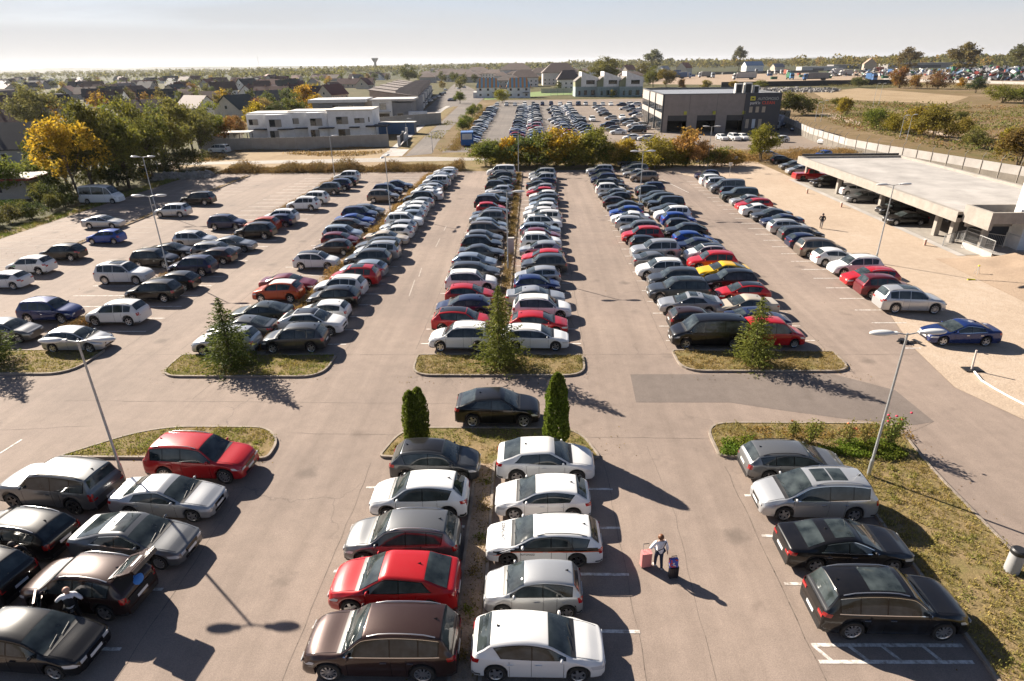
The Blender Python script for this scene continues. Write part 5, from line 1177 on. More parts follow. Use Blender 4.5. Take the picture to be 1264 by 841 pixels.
# terrace of grey gabled row houses along the street on the left
for i in range(10):
    yy = 268+i*15.6; xx = -56-i*1.9
    root = tag(empty("terrace_house", (xx, yy, 0), R(5)), ["grey terrace house nearest the lot, first in the row along the street", "second terrace house, orange brown gable beside the street", "third terrace house with a white gable by the street", "fourth terrace house along the street", "fifth terrace house along the street", "sixth terrace house along the street", "seventh terrace house along the street", "eighth terrace house along the street", "ninth terrace house along the street", "farthest terrace house at the end of the street"][i], "house", "grey terrace along the street")
    wc = [(0.46, 0.36, 0.29), (0.46, 0.23, 0.12), (0.72, 0.68, 0.63), (0.50, 0.44, 0.38), (0.48, 0.26, 0.15)][i % 5]
    zo = 0.35*(i % 2); pr = [(-9, 0), (9, 0), (9, 5.5+zo), (-9, 8.0+zo)]
    m = MB(); m.face([(x_, -7.6, z_) for x_, z_ in pr]); m.face([(x_, 7.6, z_) for x_, z_ in pr][::-1])
    for q in range(4): (xa_, za_), (xb_, zb_) = pr[q], pr[(q+1) % 4]; m.face([(xa_, -7.6, za_), (xa_, 7.6, za_), (xb_, 7.6, zb_), (xb_, -7.6, zb_)])
    tint(m.build("wall", M['wall'], root), wc)
    pr = [(-9.6, 8.12+zo), (9.9, 5.42+zo), (9.9, 5.72+zo), (-9.6, 8.42+zo)]
    r = MB(); r.face([(x_, -7.75, z_) for x_, z_ in pr]); r.face([(x_, 7.7, z_) for x_, z_ in pr][::-1])
    for q in range(4): (xa_, za_), (xb_, zb_) = pr[q], pr[(q+1) % 4]; r.face([(xa_, -7.75, za_), (xa_, 7.7, za_), (xb_, 7.7, zb_), (xb_, -7.75, zb_)])
    tint(r.build("roof", M['roof'], root), (0.25, 0.205, 0.18))
    r = MB()
    for y0 in (-3.6, 3.6):
        g = [(y0-3.3, 5.6+zo), (y0+3.3, 5.6+zo), (y0, 8.0+zo)]
        r.face([(10.2, *p_) for p_ in g]); r.face([(1.0, *p_) for p_ in g][::-1])
        for q in range(3): r.face([(1.0, *g[q]), (10.2, *g[q]), (10.2, *g[(q+1) % 3]), (1.0, *g[(q+1) % 3])][::-1])
    tint(r.build("dormer", M['roof'], root), (0.21, 0.17, 0.15))
    m = MB(); m.box(9.002, 11.5, -7.0, -1.5, 0, 5.4); tint(m.build("porch_wing", M['wall'], root), (0.68, 0.65, 0.61) if i % 2 else (0.32, 0.315, 0.32))
    for yw in (0.6, 4.6):
        for z in (0.8, 3.5):
            f = MB(); f.box(8.95, 9.06, yw-0.8, yw+0.8, z, z+1.5); fo = tint(f.build("window", M['wall'], root), (0.5, 0.49, 0.47)); q = MB(); q.box(9.0, 9.1, yw-0.7, yw+0.7, z+0.1, z+1.4); q.build("pane", M['pane'], fo)
    m = MB(); m.box(9.07, 12.0, -1.2, 6.8, 2.6, 2.8); tint(m.build("canopy", M['wall'], root), (0.05, 0.05, 0.055))
# grey flat roofed pair behind the white houses
def win(root, x0, x1, y, z0, z1, shutter=0.0):
    f = MB(); f.box(x0, x1, y-0.05, y+0.05, z0, z1); fo = tint(f.build("window", M['wall'], root), (0.30, 0.29, 0.28))
    xs = x0+(x1-x0)*(1-shutter); q = MB(); q.box(x0+0.06, xs-0.06, y-0.08, y+0.02, z0+0.06, z1-0.06); q.build("pane", M['pane'], fo)
    if shutter: q = MB(); q.box(xs, x1-0.05, y-0.09, y+0.02, z0+0.05, z1-0.05); tint(q.build("shutter", M['wall'], fo), (0.34, 0.31, 0.27))
p = at(440, 150); root = tag(empty("flat_roof_house", (p.x, p.y, 0), R(3)), "grey and white flat roofed house behind the row of white houses", "house")
box_part("wall", root, -14, 3, 0, 12, 0, 6.0, (0.17, 0.18, 0.20)); box_part("ground_floor", root, -14.05, 1.0, -0.3, 0.02, 0, 2.8, (0.60, 0.59, 0.57)); box_part("roof_slab", root, -15, 4, -1.2, 12.6, 6.0, 7.0, (0.62, 0.62, 0.62)); box_part("canopy", root, -14.2, 12, -2.4, 0.0, 2.85, 3.2, (0.55, 0.55, 0.55))
box_part("white_wing", root, 6, 12.5, -1.0, 11, 0, 6.4, (0.64, 0.63, 0.62)); box_part("grey_wing", root, 12.5, 19, -0.4, 11, 0, 5.6, (0.20, 0.205, 0.22)); box_part("stair_tower", root, 2.98, 6.02, 2, 11, 0, 6.6, (0.34, 0.30, 0.26)); box_part("wing_roof", root, 5.6, 20, -1.6, 11.5, 6.4, 6.9, (0.55, 0.54, 0.53)); box_part("garage_box", root, 18, 24, -2.5, -0.5, 0, 3.0, (0.55, 0.58, 0.63))
win(root, -7.5, -5.4, -0.03, 3.5, 5.2); win(root, -2.4, -0.4, -0.03, 3.5, 5.2); win(root, 8.4, 10.6, -1.03, 3.6, 5.6); win(root, 7.5, 11.5, -1.03, 0.4, 2.4); win(root, 14, 16, -0.43, 0.4, 2.4)
# three white cubic houses
for i, (x, w, top, l) in enumerate(((334, 0, 150, "white cubic house, leftmost of the three behind the concrete fence"), (384, 0, 142, "white cubic house, middle one behind the concrete fence"), (435, 0, 136, "white cubic house, rightmost, with a dark porch at its right corner"))):
    yb = (153.5, 157.5, 161.5)[i]; p = at(x, 173.5-i*1.6); yb = p.y; Wd = 11.4
    root = tag(empty("white_house", (p.x, yb, 0), R(4)), l, "house", "white cubic houses behind the fence")
    h1 = 6.1+0.25*i
    m = MB(); m.prism([(-Wd/2, 1.6), (-0.4, 1.6), (-0.4, 0), (Wd/2-3.4, 0), (Wd/2-3.4, 0.004), (Wd/2, 3.0), (Wd/2, 11), (-Wd/2, 11)] if i < 2 else [(-Wd/2, 0), (Wd/2, 0), (Wd/2, 11), (-Wd/2, 11)], 0, h1); tint(m.build("wall", M['wall'], root), (0.84, 0.83, 0.82))
    m = MB(); m.box(-Wd/2-0.15, Wd/2+0.15, -0.2 if i == 2 else 2.9, 11.2, h1+0.002, h1+0.30); tint(m.build("roof_slab", M['wall'], root), (0.66, 0.62, 0.56))
    if i < 2:
        win(root, -Wd/2+0.5, -Wd/2+2.8, 1.57, 3.6, 5.0, 0.55); win(root, 0.4, 3.4, -0.03, 3.2, 5.0, 0.5); win(root, 0.2, 2.4, -0.03, 0.2, 2.3, 0.45)
        box_part("porch_roof", root, -Wd/2+1.8, -0.5, 0.3, 1.58, 2.5, 2.72, (0.03, 0.03, 0.035)); box_part("porch_roof", root, Wd/2-3.3, Wd/2+0.4, -0.9, 1.2, 2.5, 2.72, (0.03, 0.03, 0.035))
    else:
        win(root, -3.6, -0.6, -0.03, 3.4, 5.2, 0.5); win(root, 1.0, 3.6, -0.03, 3.6, 4.8, 0.45); win(root, 4.6, 4.9, -0.03, 3.8, 5.0); win(root, -3.4, -0.4, -0.03, 0.2, 2.2, 0.4)
        box_part("porch_roof", root, -0.3, 2.2, -1.2, -0.02, 2.5, 2.75, (0.03, 0.03, 0.035)); box_part("porch_roof", root, 4.0, 9.6, -1.8, 3.0, 2.7, 3.0, (0.03, 0.03, 0.035))
        for px_ in (6.5, 9.3): box_part("post", root, px_-0.1, px_+0.1, -1.5, -1.3, 0, 2.7, (0.4, 0.38, 0.35))
f0, f1, f2 = at(250, 187), at(366, 185.5), at(481, 181)
panel_fence("panel_fence", [f0, f1, f2], 2.7, "grey concrete panel fence in front of the white cubic houses")
panel_fence("panel_fence", [at(246, 184), at(300, 170)], 2.4, "panel fence running back beside the white houses on the left")
panel_fence("panel_fence", [at(452, 160.5), at(545, 152.5)], 3.2, "grey wall behind the blue container along the vacant plot")
c0, c1 = at(460, 166), at(512, 165.5); root = tag(empty("blue_container", (c0.x, c0.y, 0), math.atan2(c1.y-c0.y, c1.x-c0.x)), "long blue site shed behind the rightmost white house", "container")
box_part("body", root, 0, (c1-c0).length, 0, 3, 0, 2.9, (0.03, 0.10, 0.22), 'sheetmetal'); box_part("roof", root, -0.2, (c1-c0).length+0.2, -0.2, 3.2, 2.9, 3.05, (0.6, 0.58, 0.54))
p = at(287, 176); root = tag(empty("carport", (p.x, p.y, 0), R(8)), "pale flat canopy beside the panel fence above the white van", "carport"); box_part("roof", root, -5, 5, -2.5, 2.5, 2.4, 2.55, (0.62, 0.60, 0.57))
for xx in (-4.5, 0, 4.5):
    for yy in (-2.2, 2.2): box_part("post", root, xx-0.08, xx+0.08, yy-0.08, yy+0.08, 0, 2.4, (0.2, 0.2, 0.2))
p0, p1 = at(493, 181), at(505, 166); root = tag(empty("garden_gate", (p0.x, p0.y, 0), math.atan2(p1.y-p0.y, p1.x-p0.x)), "dark slatted gate with white gateposts beside the street", "gate"); L_ = (p1-p0).length
for xx in (0, L_*0.4, L_*0.75): box_part("gatepost", root, xx-0.3, xx+0.3, -0.3, 0.3, 0, 2.3, (0.66, 0.65, 0.63))
box_part("gate_panel", root, 0.3, L_*0.4-0.3, -0.05, 0.05, 0.2, 2.1, (0.05, 0.05, 0.055)); box_part("low_wall", root, L_*0.4+0.3, L_*0.75-0.3, -0.12, 0.12, 0, 1.4, (0.62, 0.61, 0.6))
# left edge garden shed with a flat pale roof and a clipped hedge
p = at(14, 246); root = tag(empty("garden_shed", (p.x-2.5, p.y+2.5, 0), R(6)), "flat roofed garden building with a red roof edge at the left", "shed")
box_part("wall", root, -5, 5, -3, 3, 0, 2.7, (0.40, 0.36, 0.32)); r_ = box_part("roof", root, -5.6, 6.0, -3.6, 3.6, 2.8, 2.95, (0.52, 0.47, 0.42)); m = MB(); m.box(-5.7, 6.1, -3.7, -3.6, 2.7, 2.98); m.box(6.0, 6.1, -3.6, 3.6, 2.7, 2.98); tint(m.build("roof_edge", M['wall'], r_), (0.30, 0.05, 0.03)); box_part("window", root, -1, 1.5, -3.05, -2.95, 1.0, 2.1, (0.03, 0.03, 0.035))
rr = random.Random(4); pts = [Vector((rr.uniform(-4.5, 4.5), rr.uniform(-0.8, 0.8), rr.uniform(0, 1.9))) for _ in range(4200)]
p = at(8, 266); hd = link_mesh("clipped_hedge", leaf_mesh("clipped_hedge", pts, [rr.uniform(0.12, 0.26) for _ in pts], M['leaf'], rr)); hd.location = (p.x-2, p.y, 0); hd.rotation_euler = (0, 0, R(4)); hd.color = (0.026, 0.045, 0.012, 1); tag(hd, "straight clipped dark hedge in front of the garden building", "hedge")

# ---- workshop with the car wash sign
A = at(815, 164); B = at(958, 163); dx = (B-A); ang = math.atan2(dx.y, dx.x); Lw = dx.length
root = tag(empty("workshop", (A.x, A.y, 0), ang), "grey panelled car wash workshop with dark sign wall and open bays", "workshop")
HW, DW = 9.2, 40; xs_ = Lw*0.70
m = MB(); m.box(0.4, xs_, 0, 0.3, 0, HW)
bays = [(1.6, 6.6), (9.2, 14.0), (16.8, 21.6)]; bays = [(a/30*Lw*1.0, b_/30*Lw*1.0) for a, b_ in bays]
m = MB(); prev = 0.4
for a, b_ in bays: m.box(prev, a, 0, 0.3, 0, 4.2); prev = b_
m.box(prev, xs_, 0, 0.3, 0, 4.2); m.box(0.4, xs_, 0, 0.3, 4.2, HW)
tint(m.build("front_wall", M['panel'], root), (0.235, 0.205, 0.19))
box_part("sign_wall", root, xs_, Lw, -0.25, 0.3, 0, HW+0.25, (0.030, 0.036, 0.050), 'panel')
box_part("corner_trim", root, 0, 0.4, -0.1, 0.3, 0, HW, (0.035, 0.038, 0.045), 'panel')
box_part("end_wall", root, Lw-0.3, Lw, 0.3, DW, 0, HW, (0.06, 0.065, 0.075), 'panel'); box_part("back_wall", root, 0, Lw, DW-0.3, DW, 0, HW, (0.2, 0.18, 0.17), 'panel')
m = MB(); m.box(0, 0.3, 0.3, DW, 6.6, HW); m.box(0, 0.3, 0.3, DW, 3.4, 4.8); tint(m.build("side_wall", M['panel'], root), (0.44, 0.40, 0.36))
for i in range(10):
    yy = 0.5+i*3.9
    for z0, z1 in ((0, 3.4), (4.8, 6.6)):
        f = box_part("window", root, 0.05, 0.25, yy, yy+3.7, z0, z1, (0.04, 0.045, 0.05), 'panel'); q = MB(); q.box(0.0, 0.06, yy+0.2, yy+3.4, z0+0.15, z1-0.12); q.build("pane", M['pane'], f)
    if i in (3, 6): box_part("pilaster", root, -0.25, 0.02, yy-0.25, yy+0.1, 0, HW, (0.10, 0.105, 0.11), 'panel')
r_ = box_part("roof", root, 0.3, Lw-0.3, 0.3, DW-0.3, HW-0.5, HW-0.3, (0.30, 0.31, 0.33), 'sheetmetal')
m = MB(); m.box(-0.12, Lw*0.7, -0.12, 0.32, HW, HW+0.22); m.box(-0.12, 0.32, 0.32, DW, HW, HW+0.22); m.box(0.32, Lw, DW-0.3, DW+0.1, HW, HW+0.22); m.box(Lw-0.32, Lw+0.1, 0.32, DW-0.3, HW, HW+0.22); tint(m.build("parapet_cap", M['panel'], root), (0.10, 0.105, 0.115))
for k_ in (1, 2): box_part("panel_joint", root, xs_*k_/3-0.04, xs_*k_/3+0.04, -0.012, 0.0, 4.2, HW, (0.10, 0.09, 0.085), 'panel')
for a, b_ in bays:
    box_part("bay_shade_board", root, a, b_, 6, 6.2, 0, 4.2, (0.012, 0.012, 0.014)); box_part("bay_door", root, a, b_, 0.32, 0.45, 2.9, 4.2, (0.03, 0.034, 0.042), 'panel'); box_part("bay_lamp", root, b_-0.9, b_-0.2, -0.25, 0.0, 4.4, 5.2, (0.42, 0.42, 0.05))  # near-black board behind each opening paints the bay's deep shade
for k_ in range(3):
    xx = xs_+1.2+k_*1.6; w_ = box_part("window", root, xx, xx+0.8, -0.32, -0.24, 4.8, 6.2, (0.42, 0.36, 0.28)); w_ = box_part("window", root, xx+0.1-0.6, xx+0.9-0.6, -0.32, -0.24, 1.0, 3.2, (0.42, 0.36, 0.28) if k_ != 1 else (0.5, 0.55, 0.6))
for k_, s_ in ((0, 1.0), (1, 1.05), (2, 0.8)):
    u = tag(empty("air_unit", (0, 0, 0)), ["left roof air unit on the workshop", "middle roof air unit on the workshop", "right smaller roof air unit on the workshop"][k_], "air unit", "air units on the workshop roof"); u.matrix_world = Matrix.Translation(Vector((A.x, A.y, 0))) @ Matrix.Rotation(ang, 4, 'Z') @ Matrix.Translation((Lw*0.66+k_*2.3, 6, HW-0.3))
    box_part("housing", u, 0, 1.8*s_, 0, 1.6, 0, 2.6*s_, (0.55, 0.53, 0.49)); box_part("grille", u, 0.25, 1.55*s_, -0.03, 0.02, 0.3, 2.3*s_, (0.03, 0.03, 0.03))
def letters(name, txt, size, mat, parent, loc, rot, depth=0.03, spacing=1.0, align='LEFT'):
    cu = bpy.data.curves.new(name, 'FONT'); cu.body = txt; cu.size = size; cu.extrude = depth; cu.space_character = spacing; cu.align_x = align; cu.materials.append(mat)
    tmp = bpy.data.objects.new(name, cu); COL.objects.link(tmp); dg = bpy.context.evaluated_depsgraph_get(); me = bpy.data.meshes.new_from_object(tmp.evaluated_get(dg)); bpy.data.objects.remove(tmp)
    o = link_mesh(name, me, parent); o.location = loc; o.rotation_euler = rot; return o
YELM = simple("sign_yellow", (0.55, 0.50, 0.03), 0.5); REDM = simple("sign_red", (0.75, 0.07, 0.03), 0.5); WHM = simple("sign_white", (0.72, 0.72, 0.72), 0.5); GRM = simple("sign_grey", (0.42, 0.45, 0.42), 0.5)
VR = (R(90), 0, 0)
sw = Lw-xs_
letters("sign_lettering", "AUT\u00d3MOS\u00d3", 0.92, GRM, root, (xs_+sw*0.335, -0.28, HW-1.45), VR); letters("sign_lettering", "park'n", 1.02, WHM, root, (xs_+sw*0.135, -0.28, HW-2.45), VR); letters("sign_lettering", "CLEAN", 1.02, REDM, root, (xs_+sw*0.47, -0.28, HW-2.45), VR)
m = MB(); m.box(xs_+sw*0.13, xs_+sw*0.27, -0.30, -0.25, HW-1.55, HW-0.55); m.build("sign_emblem", YELM, root); m = MB(); m.box(xs_+sw*0.165, xs_+sw*0.235, -0.33, -0.30, HW-1.25, HW-0.95); m.build("sign_emblem", M['anthracite'], root)

# ---- open carport hall on the right, with its stair head, white house corner and railings
root = tag(empty("carport_hall", (40.6, 59.0, 0)), "long concrete carport with a flat pale roof and square pillars", "carport")
ra = [(0, 0), (0, 38.2), (15.4, 38.2), (15.4, 0.4), (4.6, 0.4), (4.6, 0)]
m = MB(); m.prism(ccw(ra), 3.02, 3.34); tint(m.build("roof_slab", M['concrete_light'], root), (1, 1, 1))
m = MB(); m.box(-0.05, 0.45, 0, 38.2, 2.62, 3.62); m.box(0.45, 15.4, 37.8, 38.3, 3.3, 3.62); m.box(15.0, 15.45, 0.4, 37.8, 3.3, 3.62); m.build("roof_edge", M['concrete'], root)
m = MB(); m.box(0.6, 15.0, 38.31, 38.5, 3.2, 3.9); m.build("clerestory_band", M['gloss_black'], root)
sheet("carport_floor", rect(40.8, 56, 56.8, 98), 0.045, M['concrete']); sheet("carport_apron", [(40.0, 56.6), (40.8, 56.6), (40.8, 98), (40.0, 98)], 0.03, M['concrete_light'])
for yy in (64.0, 75.1, 86.3, 97.0, 61.4, 69.6, 80.7, 91.8):
    front = yy in (64.0, 75.1, 86.3, 97.0, 61.4); x0 = 1.35 if front else 6.3
    box_part("pillar", root, x0, x0+0.5, yy-59.25, yy-58.75, 0.045, 3.02, (1, 1, 1), 'concrete')
    if front: box_part("beam", root, 0.46, 15.0, yy-59.2, yy-58.8, 2.55, 3.018, (1, 1, 1), 'concrete')
m = MB(); m.box(15.1, 15.4, 0.4, 38, 0, 3.02); m.build("back_wall", M['concrete'], root)
root = tag(empty("stair_head", (41.0, 55.2, 0)), "raised concrete stair enclosure at the near end of the carport roof", "stair enclosure")
m = MB(); m.box(0, 0.3, 0, 3.7, 2.75, 4.35); m.box(0.3, 5.2, 0, 0.3, 3.35, 4.35); m.box(4.9, 5.2, 0.3, 2.1, 3.35, 4.35); m.box(0.3, 4.4, 3.4, 3.7, 3.35, 4.35); m.build("parapet", M['concrete'], root)
m = MB(); m.box(0.3, 4.9, 0.3, 3.4, 3.35, 3.55); m.build("roof_slab", M['concrete_light'], root)
m = MB(); m.box(0.3, 4.6, 3.35, 3.6, 2.3, 3.345); m.build("lintel", M['concrete'], root)
m = MB(); m.box(1.9, 2.4, 3.0, 3.34, 0, 3.34); m.build("pillar", M['concrete'], root)
m = MB(); m.box(2.5, 4.6, 3.7, 3.8, 0, 2.3); m.build("grille_gate", M['anthracite'], root)
W0 = at(1255, 313); root = tag(empty("white_house", (W0.x, W0.y, 0)), "corner of a white rendered house cut by the right edge", "house")
box_part("wall", root, 0, 14, 0.15, 1.9, 0, 9, (0.80, 0.79, 0.77)); box_part("plinth", root, -0.2, 14.2, -0.1, 2.0, 0, 1.55, (0.82, 0.81, 0.79)); box_part("wall_lamp", root, 0.5, 0.8, 0.0, 0.14, 2.4, 2.7, (0.2, 0.2, 0.2))
sheet("terrace_floor", [(42.6, 56.0), (43.2, 58.6), (60, 58.6), (60, 49), (47, 52)], 0.35, M['concrete_light'])
q0, q1, q2 = at(1186, 306), at(1206, 314), at(1222, 321)
m = MB(); m.prism(ccw([q0.to_2d(), q1.to_2d(), q2.to_2d(), q2.to_2d()+Vector((0.25, 0.3)), q1.to_2d()+Vector((0.25, 0.3)), q0.to_2d()+Vector((0.25, 0.3))]), 0, 0.6); tag(m.build("retaining_wall", M['concrete_light']), "low pale retaining wall under the steel railings", "wall")
def railing(pts, label):
    root = tag(empty("railing", pts[0]), label, "railing", "steel railings by the carport stairs"); b = Vector(pts[0]); m = MB(); P = [Vector(p_)-b for p_ in pts]; up = Vector((0, 0, 1.1))
    for a, e in zip(P, P[1:]):
        m.tube([a+up, e+up], 0.03, 6); m.tube([a+up*0.12, e+up*0.12], 0.02, 5); n = int((e-a).length/0.13)
        for i in range(1, n): q = a+(e-a)*i/n; m.tube([q+up*0.12, q+up], 0.008, 4, False)
    m.build("rails", M['steel'], root)
    for a in P: q = MB(); q.tube([a, a+up], 0.035, 6); q.build("post", M['steel'], root)
up_ = Vector((0.12, 0.15, 0.6))
railing([tuple(q0+up_), tuple(q1+up_), tuple(q2+up_)], "steel railing along the retaining wall")
railing([tuple(at(1163, 304)), tuple(at(1180, 299)), tuple(q0+Vector((0, 0, 0.6)))], "sloping steel railing beside the last pillar")
b0 = q1+Vector((1.2, 1.4, 0.6)); railing([tuple(q0+Vector((1.0, 1.3, 0.6))), tuple(b0), tuple(b0+Vector((1.1, -1.2, 0)))], "upper steel railing behind the first one")
# heap of bare earth and planted bed
rr = random.Random(31); rows = []
for i in range(25):
    row = []
    for j in range(25):
        u, v = i/24, j/24; x = 37.4+u*16; y = 43.5+v*12.2; e = min(u*2.2, (1-v)*5+0.0, v*3.0+0.15, 1)
        hgt = max(0, min(1.0, u*2.6))*min(1, (1-v)*6+0.2)*min(1, v*3)*1.15
        row.append((x, y, 0.02+hgt*(0.9+0.35*mnoise.noise(Vector((x*0.5, y*0.5, 2))))+0.05*mnoise.noise(Vector((x*2, y*2, 0)))*hgt))
    rows.append(row)
mm = MB(); mm.grid(rows, flip=True); o = mm.build("earth_slope", M['sand2'], smooth=180); o["kind"] = "structure"
rr = random.Random(8); pts = []; 
for _ in range(2600): t = rr.random(); pts.append(Vector((43.3+t*8.0+rr.gauss(0, 0.16), 52.6-t*3.4+rr.gauss(0, 0.16), 0.95+rr.random()*0.5)))
o = link_mesh("flower_bed", leaf_mesh("flower_bed", pts, [rr.uniform(0.08, 0.18) for _ in pts], mk_leaf("bedding_plants", (0.25, 0.02, 0.02), 1.0, 0.3), rr)); o.color = (0.10, 0.12, 0.02, 1); tag(o, "strip of red flowering plants beside the white house", "flower bed")

# ---- perimeter wall with leaning posts
def boundary_wall():
    P = [Vector((p_[0], p_[1], 0)) for p_ in ((82, 52), (70.7, 91), (64.2, 118), (62.6, 128), (64.5, 150), (73.5, 198), (92, 245))]; b = P[0].copy()
    root = tag(empty("boundary_wall", b), "long pale concrete boundary wall with leaning fence posts behind the carport", "wall"); m = MB(); lo = MB(); n_post = 0
    for a, e in zip(P, P[1:]):
        d = e-a; L = d.length; d.normalize(); q = Vector((-d.y, d.x, 0)); a0 = a-b
        T = Matrix(((d.x, q.x, 0, a0.x), (d.y, q.y, 0, a0.y), (0, 0, 1, 0), (0, 0, 0, 1)))
        m.box(0, L, -0.12, 0.12, 1.35, 2.6, T); lo.box(0, L, -0.14, 0.14, 0, 1.35, T)
        s_ = 1.2
        while s_ < L:
            k = MB(); k.box(s_-0.05, s_+0.05, 0.142, 0.20, 0, 2.65, T)
            u = T @ Vector((s_, 0.171, 2.652)); k.tube([u, u+Vector((0, 0, 0.55)), u+Vector((0, 0, 1.05))-q*0.40], 0.05, 5); k.build("post", M['concrete'], root); s_ += 3.1; n_post += 1
    m.build("panels", M['concrete_light'], root); lo.build("plinth", simple("weathered_plinth", (0.17, 0.15, 0.125), 0.9, var=0.25, scale=0.6), root)
boundary_wall()

# ------------------------------------------------------------------ lamps and small things
M['lamp_glass'] = simple("lamp_cover", (0.62, 0.62, 0.60), 0.25, 0, 0.5)
def street_lamp(x, y, h, rz, label, group="twin headed lamp posts of the lot", arms=(-1, 1), reach=1.05, tilt=0.06):
    root = tag(empty("street_lamp", (x, y, 0), rz), label, "street lamp", group)
    m = MB(); m.tube([(0, 0, 0), (0, 0, 0.9)], 0.085, 10); m.tube([(0, 0, 0.9), (0, 0, 1.0), (0, 0, h)], [0.085, 0.058, 0.042], 10); m.build("pole", M['steel'], root, smooth=50)
    m = MB(); m.box(-0.16, 0.16, -0.16, 0.16, 0, 0.02); m.build("base_plate", M['steel'], root)
    for s in arms:
        m = MB(); m.tube([(0, 0, h-0.06), (s*0.35, 0, h+0.01), (s*(reach-0.45), 0, h+0.03)], 0.026, 8); m.build("arm", M['steel'], root, smooth=50)
        hd = MB(); hd.ball((s*reach, 0, h+0.05), 0.52, 14, 8, (1.0, 0.36, 0.22)); hd.box(min(s*(reach-0.62), s*(reach-0.4)), max(s*(reach-0.62), s*(reach-0.4)), -0.07, 0.07, h-0.02, h+0.08); hd.build("lamp_head", M['lamp_glass'], root, smooth=60)
    return root
street_lamp(-18.4, 22.0, 7.0, R(3), "twin lamp post between the silver saloon and the grass at the lower left")
street_lamp(15.0, 22.7, 7.0, R(3), "twin lamp post on the grass beside the silver people carrier")
street_lamp(-33.0, 52.2, 7.0, R(2), "twin lamp post rising behind the black SUV in the left lot")
street_lamp(-48.5, 77.5, 7.0, R(2), "twin lamp post on the far left verge near the silver SUV")
street_lamp(31.4, 54.6, 7.0, R(4), "twin lamp post on the sand beside the carport")
street_lamp(-2.1, 52.7, 7.0, R(2), "twin lamp post on the central hedge strip")
street_lamp(-17.6, 75.6, 7.0, R(84), "twin lamp post on the weedy strip, its heads seen end on")
street_lamp(13.7, 78.0, 7.0, R(2), "twin lamp post between the two right hand columns of cars")
p = at(640, 212); street_lamp(p.x, p.y, 6.8, R(2), "twin lamp post in front of the dark green bush")
p = at(873, 207); street_lamp(p.x, p.y, 6.8, R(2), "twin lamp post in front of the workshop")
p = at(197, 218); street_lamp(p.x, p.y, 6.8, R(60), "single headed lamp post by the rubble", "single lamp posts", (1,), 0.8)
for x, b, t, l in ((413, 217, 166, "single lamp post in front of the white houses"), (503, 180, 146, "single lamp post beside the street gate"), (534, 188, 162, "single lamp post at the corner of the street")):
    p = at(x, b); street_lamp(p.x, p.y, tall_of(x, b, t), R(20), l, "single lamp posts", (1,), 0.9)
for x, b, t, l in ((1006, 150, 126, "left lamp post behind the boundary wall"), (1013, 150, 124, "right lamp post of the pair behind the wall"), (1110, 172, 142, "left lamp post in the shrubs behind the wall"), (1119, 173, 141, "right lamp post in the shrubs behind the wall"), (1077, 133, 103, "lamp post by the pale track"), (1084, 132, 103, "second lamp post by the pale track")):
    p = at(x, b); street_lamp(p.x, p.y, tall_of(x, b, t), R(10), l, "lamp posts of the field road", (1,), 0.9)
# cabinet on the central strip, posts, bin, sign posts
root = tag(empty("utility_cabinet", (-1.95, 57.2, 0), R(2)), "slim pale electricity cabinet on the central hedge strip", "cabinet")
box_part("housing", root, -0.28, 0.28, -0.18, 0.18, 0, 1.75, (0.52, 0.50, 0.46)); box_part("cap", root, -0.33, 0.33, -0.23, 0.23, 1.75, 1.84, (0.40, 0.38, 0.36)); box_part("door", root, -0.22, 0.22, -0.20, -0.18, 0.2, 1.6, (0.46, 0.44, 0.41))
p = at(1247, 707); root = tag(empty("litter_bin", (p.x, p.y, 0.1), R(20)), "grey cylindrical litter bin with a dark lid on the grass", "litter bin")
m = MB(); m.tube([(0, 0, 0), (0, 0, 0.82)], 0.24, 20); m.build("drum", simple("bin_grey", (0.36, 0.36, 0.36), 0.5, var=0.1), root, smooth=40); m = MB(); m.tube([(0, 0, 0.821), (0, 0, 0.95), (0, 0, 1.0)], [0.26, 0.25, 0.20], 20); m.build("lid", M['trim'], root, smooth=40); m = MB(); m.box(0.20, 0.52, -0.05, 0.05, 0.72, 0.80); m.build("bracket", M['plate'], root)
p = at(1199, 457); root = tag(empty("barrier_post", (p.x, p.y, 0), R(0)), "leaning pale post on a dark foot beside the blue saloon", "post")
m = MB(); m.box(-0.45, 0.55, -0.30, 0.30, 0.01, 0.08); m.build("foot", M['trim'], root); m = MB(); m.tube([(0, 0, 0.081), (0.02, 0.12, 1.25)], 0.055, 10); m.build("pole", simple("faded_post", (0.55, 0.47, 0.42), 0.7), root)
m = MB(); P_ = [at(1203, 459, 0.10), at(1212, 470, 0.09), at(1228, 480, 0.07), at(1246, 490, 0.07), at(1275, 505, 0.07)]; m.tube([tuple(v) for v in P_], 0.06, 8)
tag(m.build("barrier_boom", simple("white_boom", (0.72, 0.70, 0.67), 0.5), smooth=60), "white boom lying on the sand from the leaning post", "boom")
def sign_post(x, y, h, face, label, shape='disc', col=(0.10, 0.10, 0.35), group=None, cat="sign"):
    root = tag(empty("sign_post", (x, y, 0), R(face)), label, cat, group); m = MB(); m.tube([(0, 0, 0), (0, 0, h)], 0.03, 8); m.build("pole", M['steel'], root)
    m = MB()
    if shape == 'disc':
        m.prism([(0.34*math.cos(k*math.pi/10), 0.34*math.sin(k*math.pi/10)) for k in range(20)], 0, 0.03); s = tint(m.build("sign_plate", M['wall'], root), (0.6, 0.6, 0.62)); s.location = (0, -0.04, h-0.2); s.rotation_euler = (R(90), 0, 0)
        m = MB(); m.prism([(0.25*math.cos(k*math.pi/10), 0.25*math.sin(k*math.pi/10)) for k in range(20)], 0.03, 0.036); f = tint(m.build("sign_face", M['wall'], s), col)
    else:
        m.box(-0.3, 0.3, -0.06, -0.03, h-0.55, h); tint(m.build("sign_plate", M['wall'], root), col)
